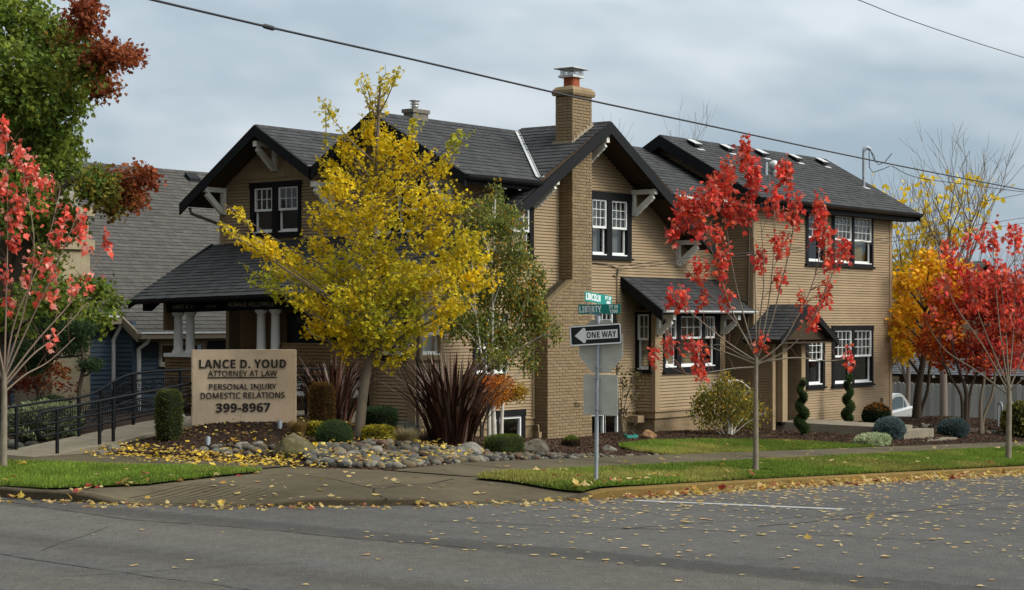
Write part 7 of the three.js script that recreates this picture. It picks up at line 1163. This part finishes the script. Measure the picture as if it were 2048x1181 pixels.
{
  const r = rng(91), tanL = [[.55, .40, .16], [.60, .46, .20], [.50, .33, .08], [.45, .24, .06], [.52, .36, .06], [.50, .36, .12]];
  const A = []; for (let i = 0; i < 3000; i++) { const x = 15 + 30 * Math.pow(r(), 1.1), z = -14.2 + 7.5 * Math.pow(r(), 1.8), k = x < 18 ? .35 : 1; if (r() > k || z < -14.2 || (x < 19.5 && z < -13.2 && r() < .6)) continue; A.push([x, roadY(x), z]); }
  for (let i = 0; i < 36; i++) { const x = 9 + 6.5 * r(), z = -17 + 13 * r(); A.push([x, roadY(x), z]); }
  litter('pale yellow maple leaves scattered over the side street asphalt', LEAF.mapleFlat, A, .098, tanL, 92, .05, .02);
  const B = []; for (let i = 0; i < 2300; i++) { const x = 21.3 + 30 * Math.pow(r(), .9), z = KZ + .06 + .42 * Math.pow(r(), 1.8); B.push([x, roadY(x) + .05 * r() * sm(KZ + .4, KZ, z), z]); }
  litter('drift of yellow and brown leaves along the stained kerb of the side street', LEAF.maple, B, .115, [...tanL, [.30, .12, .04], [.28, .04, .03]], 93, .7);
  const D = []; for (let i = 0; i < 420; i++) { const t = r() * 12 + 1; const k = Math.floor(t), f = t - k, [a, b] = ARC[Math.min(k, 12)], [c, d] = ARC[Math.min(k + 1, 13)]; let x = a + (c - a) * f, z = b + (d - b) * f; if (z < -32) continue; const L = Math.hypot(c - a, d - b), nx = (d - b) / L, nz = -(c - a) / L, o = .05 + .5 * Math.pow(r(), 2); x -= Math.abs(nx) * o; z += Math.abs(nz) * o * (c > a + .2 ? 1 : 0); B.length; D.push([x, roadY(x), z]); }
  for (let i = 0; i < 160; i++) { const z = -21 - 9 * r(); D.push([15.68 - .3 * r() * r(), 0, z]); }
  litter('leaves gathered in the gutter round the corner ramp', LEAF.maple, D, .11, [...tanL, [.28, .08, .04]], 94, .55);
  const E = []; for (let i = 0; i < 1000; i++) { const L = LAWNS[Math.floor(r() * 3)], x = 15.8 + 28 * r(), z = -26 + 11.5 * r(); if (inPoly(L.poly, x, z)) E.push([x, L.y(x, z) + .035, z]); }
  for (let i = 0; i < 60; i++) { const f = r(); E.push([15.95 + 3.4 * f, .15, -19.62 - .3 * r()]); } for (let i = 0; i < 50; i++) E.push([20.75 + 2.5 * r(), stripY(21.5, -14.8) + .04, -14.75 - .3 * r()]);
  litter('single yellow and red leaves lying on the grass', LEAF.maple, E, .115, [...tanL, [.35, .03, .03], [.40, .10, .08]], 95, .5);
  const F = []; for (let i = 0; i < 60; i++) { const x = 21 + 22 * r(), z = -18.4 + 1.4 * r(); F.push([x, stripY(x, z) + .02, z]); } for (let i = 0; i < 60; i++) { const x = 16.5 + 4 * r(), z = -19.3 + 3.5 * r(); if (cornerY && Math.hypot(x - 15, z + 15) > 3.2) F.push([x, cornerY(x, z), z]); }
  litter('scattered leaves on the corner pavement', LEAF.mapleFlat, F, .12, tanL, 96, .3);
  const G = []; for (let i = 0; i < 1100; i++) { const a = r() * 6.283, d = 3.4 * Math.sqrt(r()), x = 22.6 + Math.cos(a) * d * 1.0, z = -22.0 + Math.sin(a) * d; if (x < 19.6) continue; const y = x < 20.6 ? .17 : yardY(x, z) + .03; if (x > 20.9 && r() < .55) continue; G.push([x, y + .012, z]); }
  for (let i = 0; i < 650; i++) { const z = -20.3 - 4.6 * r(), x = 20.45 + .45 * gauss(r) + .15; G.push([x, (x < 20.6 ? .17 : yardY(x, z) + .03) + .012, z]); }
  for (let i = 0; i < 420; i++) { const x = 20.9 + 3.2 * r(), z = -21.2 + 2.5 * r(); G.push([x, yardY(x, z) + .10, z]); }
  litter('yellow ginkgo leaves fallen on the mulch mound and the pavement below the slab', LEAF.ginkgo, G, .075, [[.78, .52, .03], [.80, .60, .12], [.66, .46, .12], [.50, .28, .03]], 97, .45);
}
scene.updateMatrixWorld(true);
renderer.render(scene, camera);
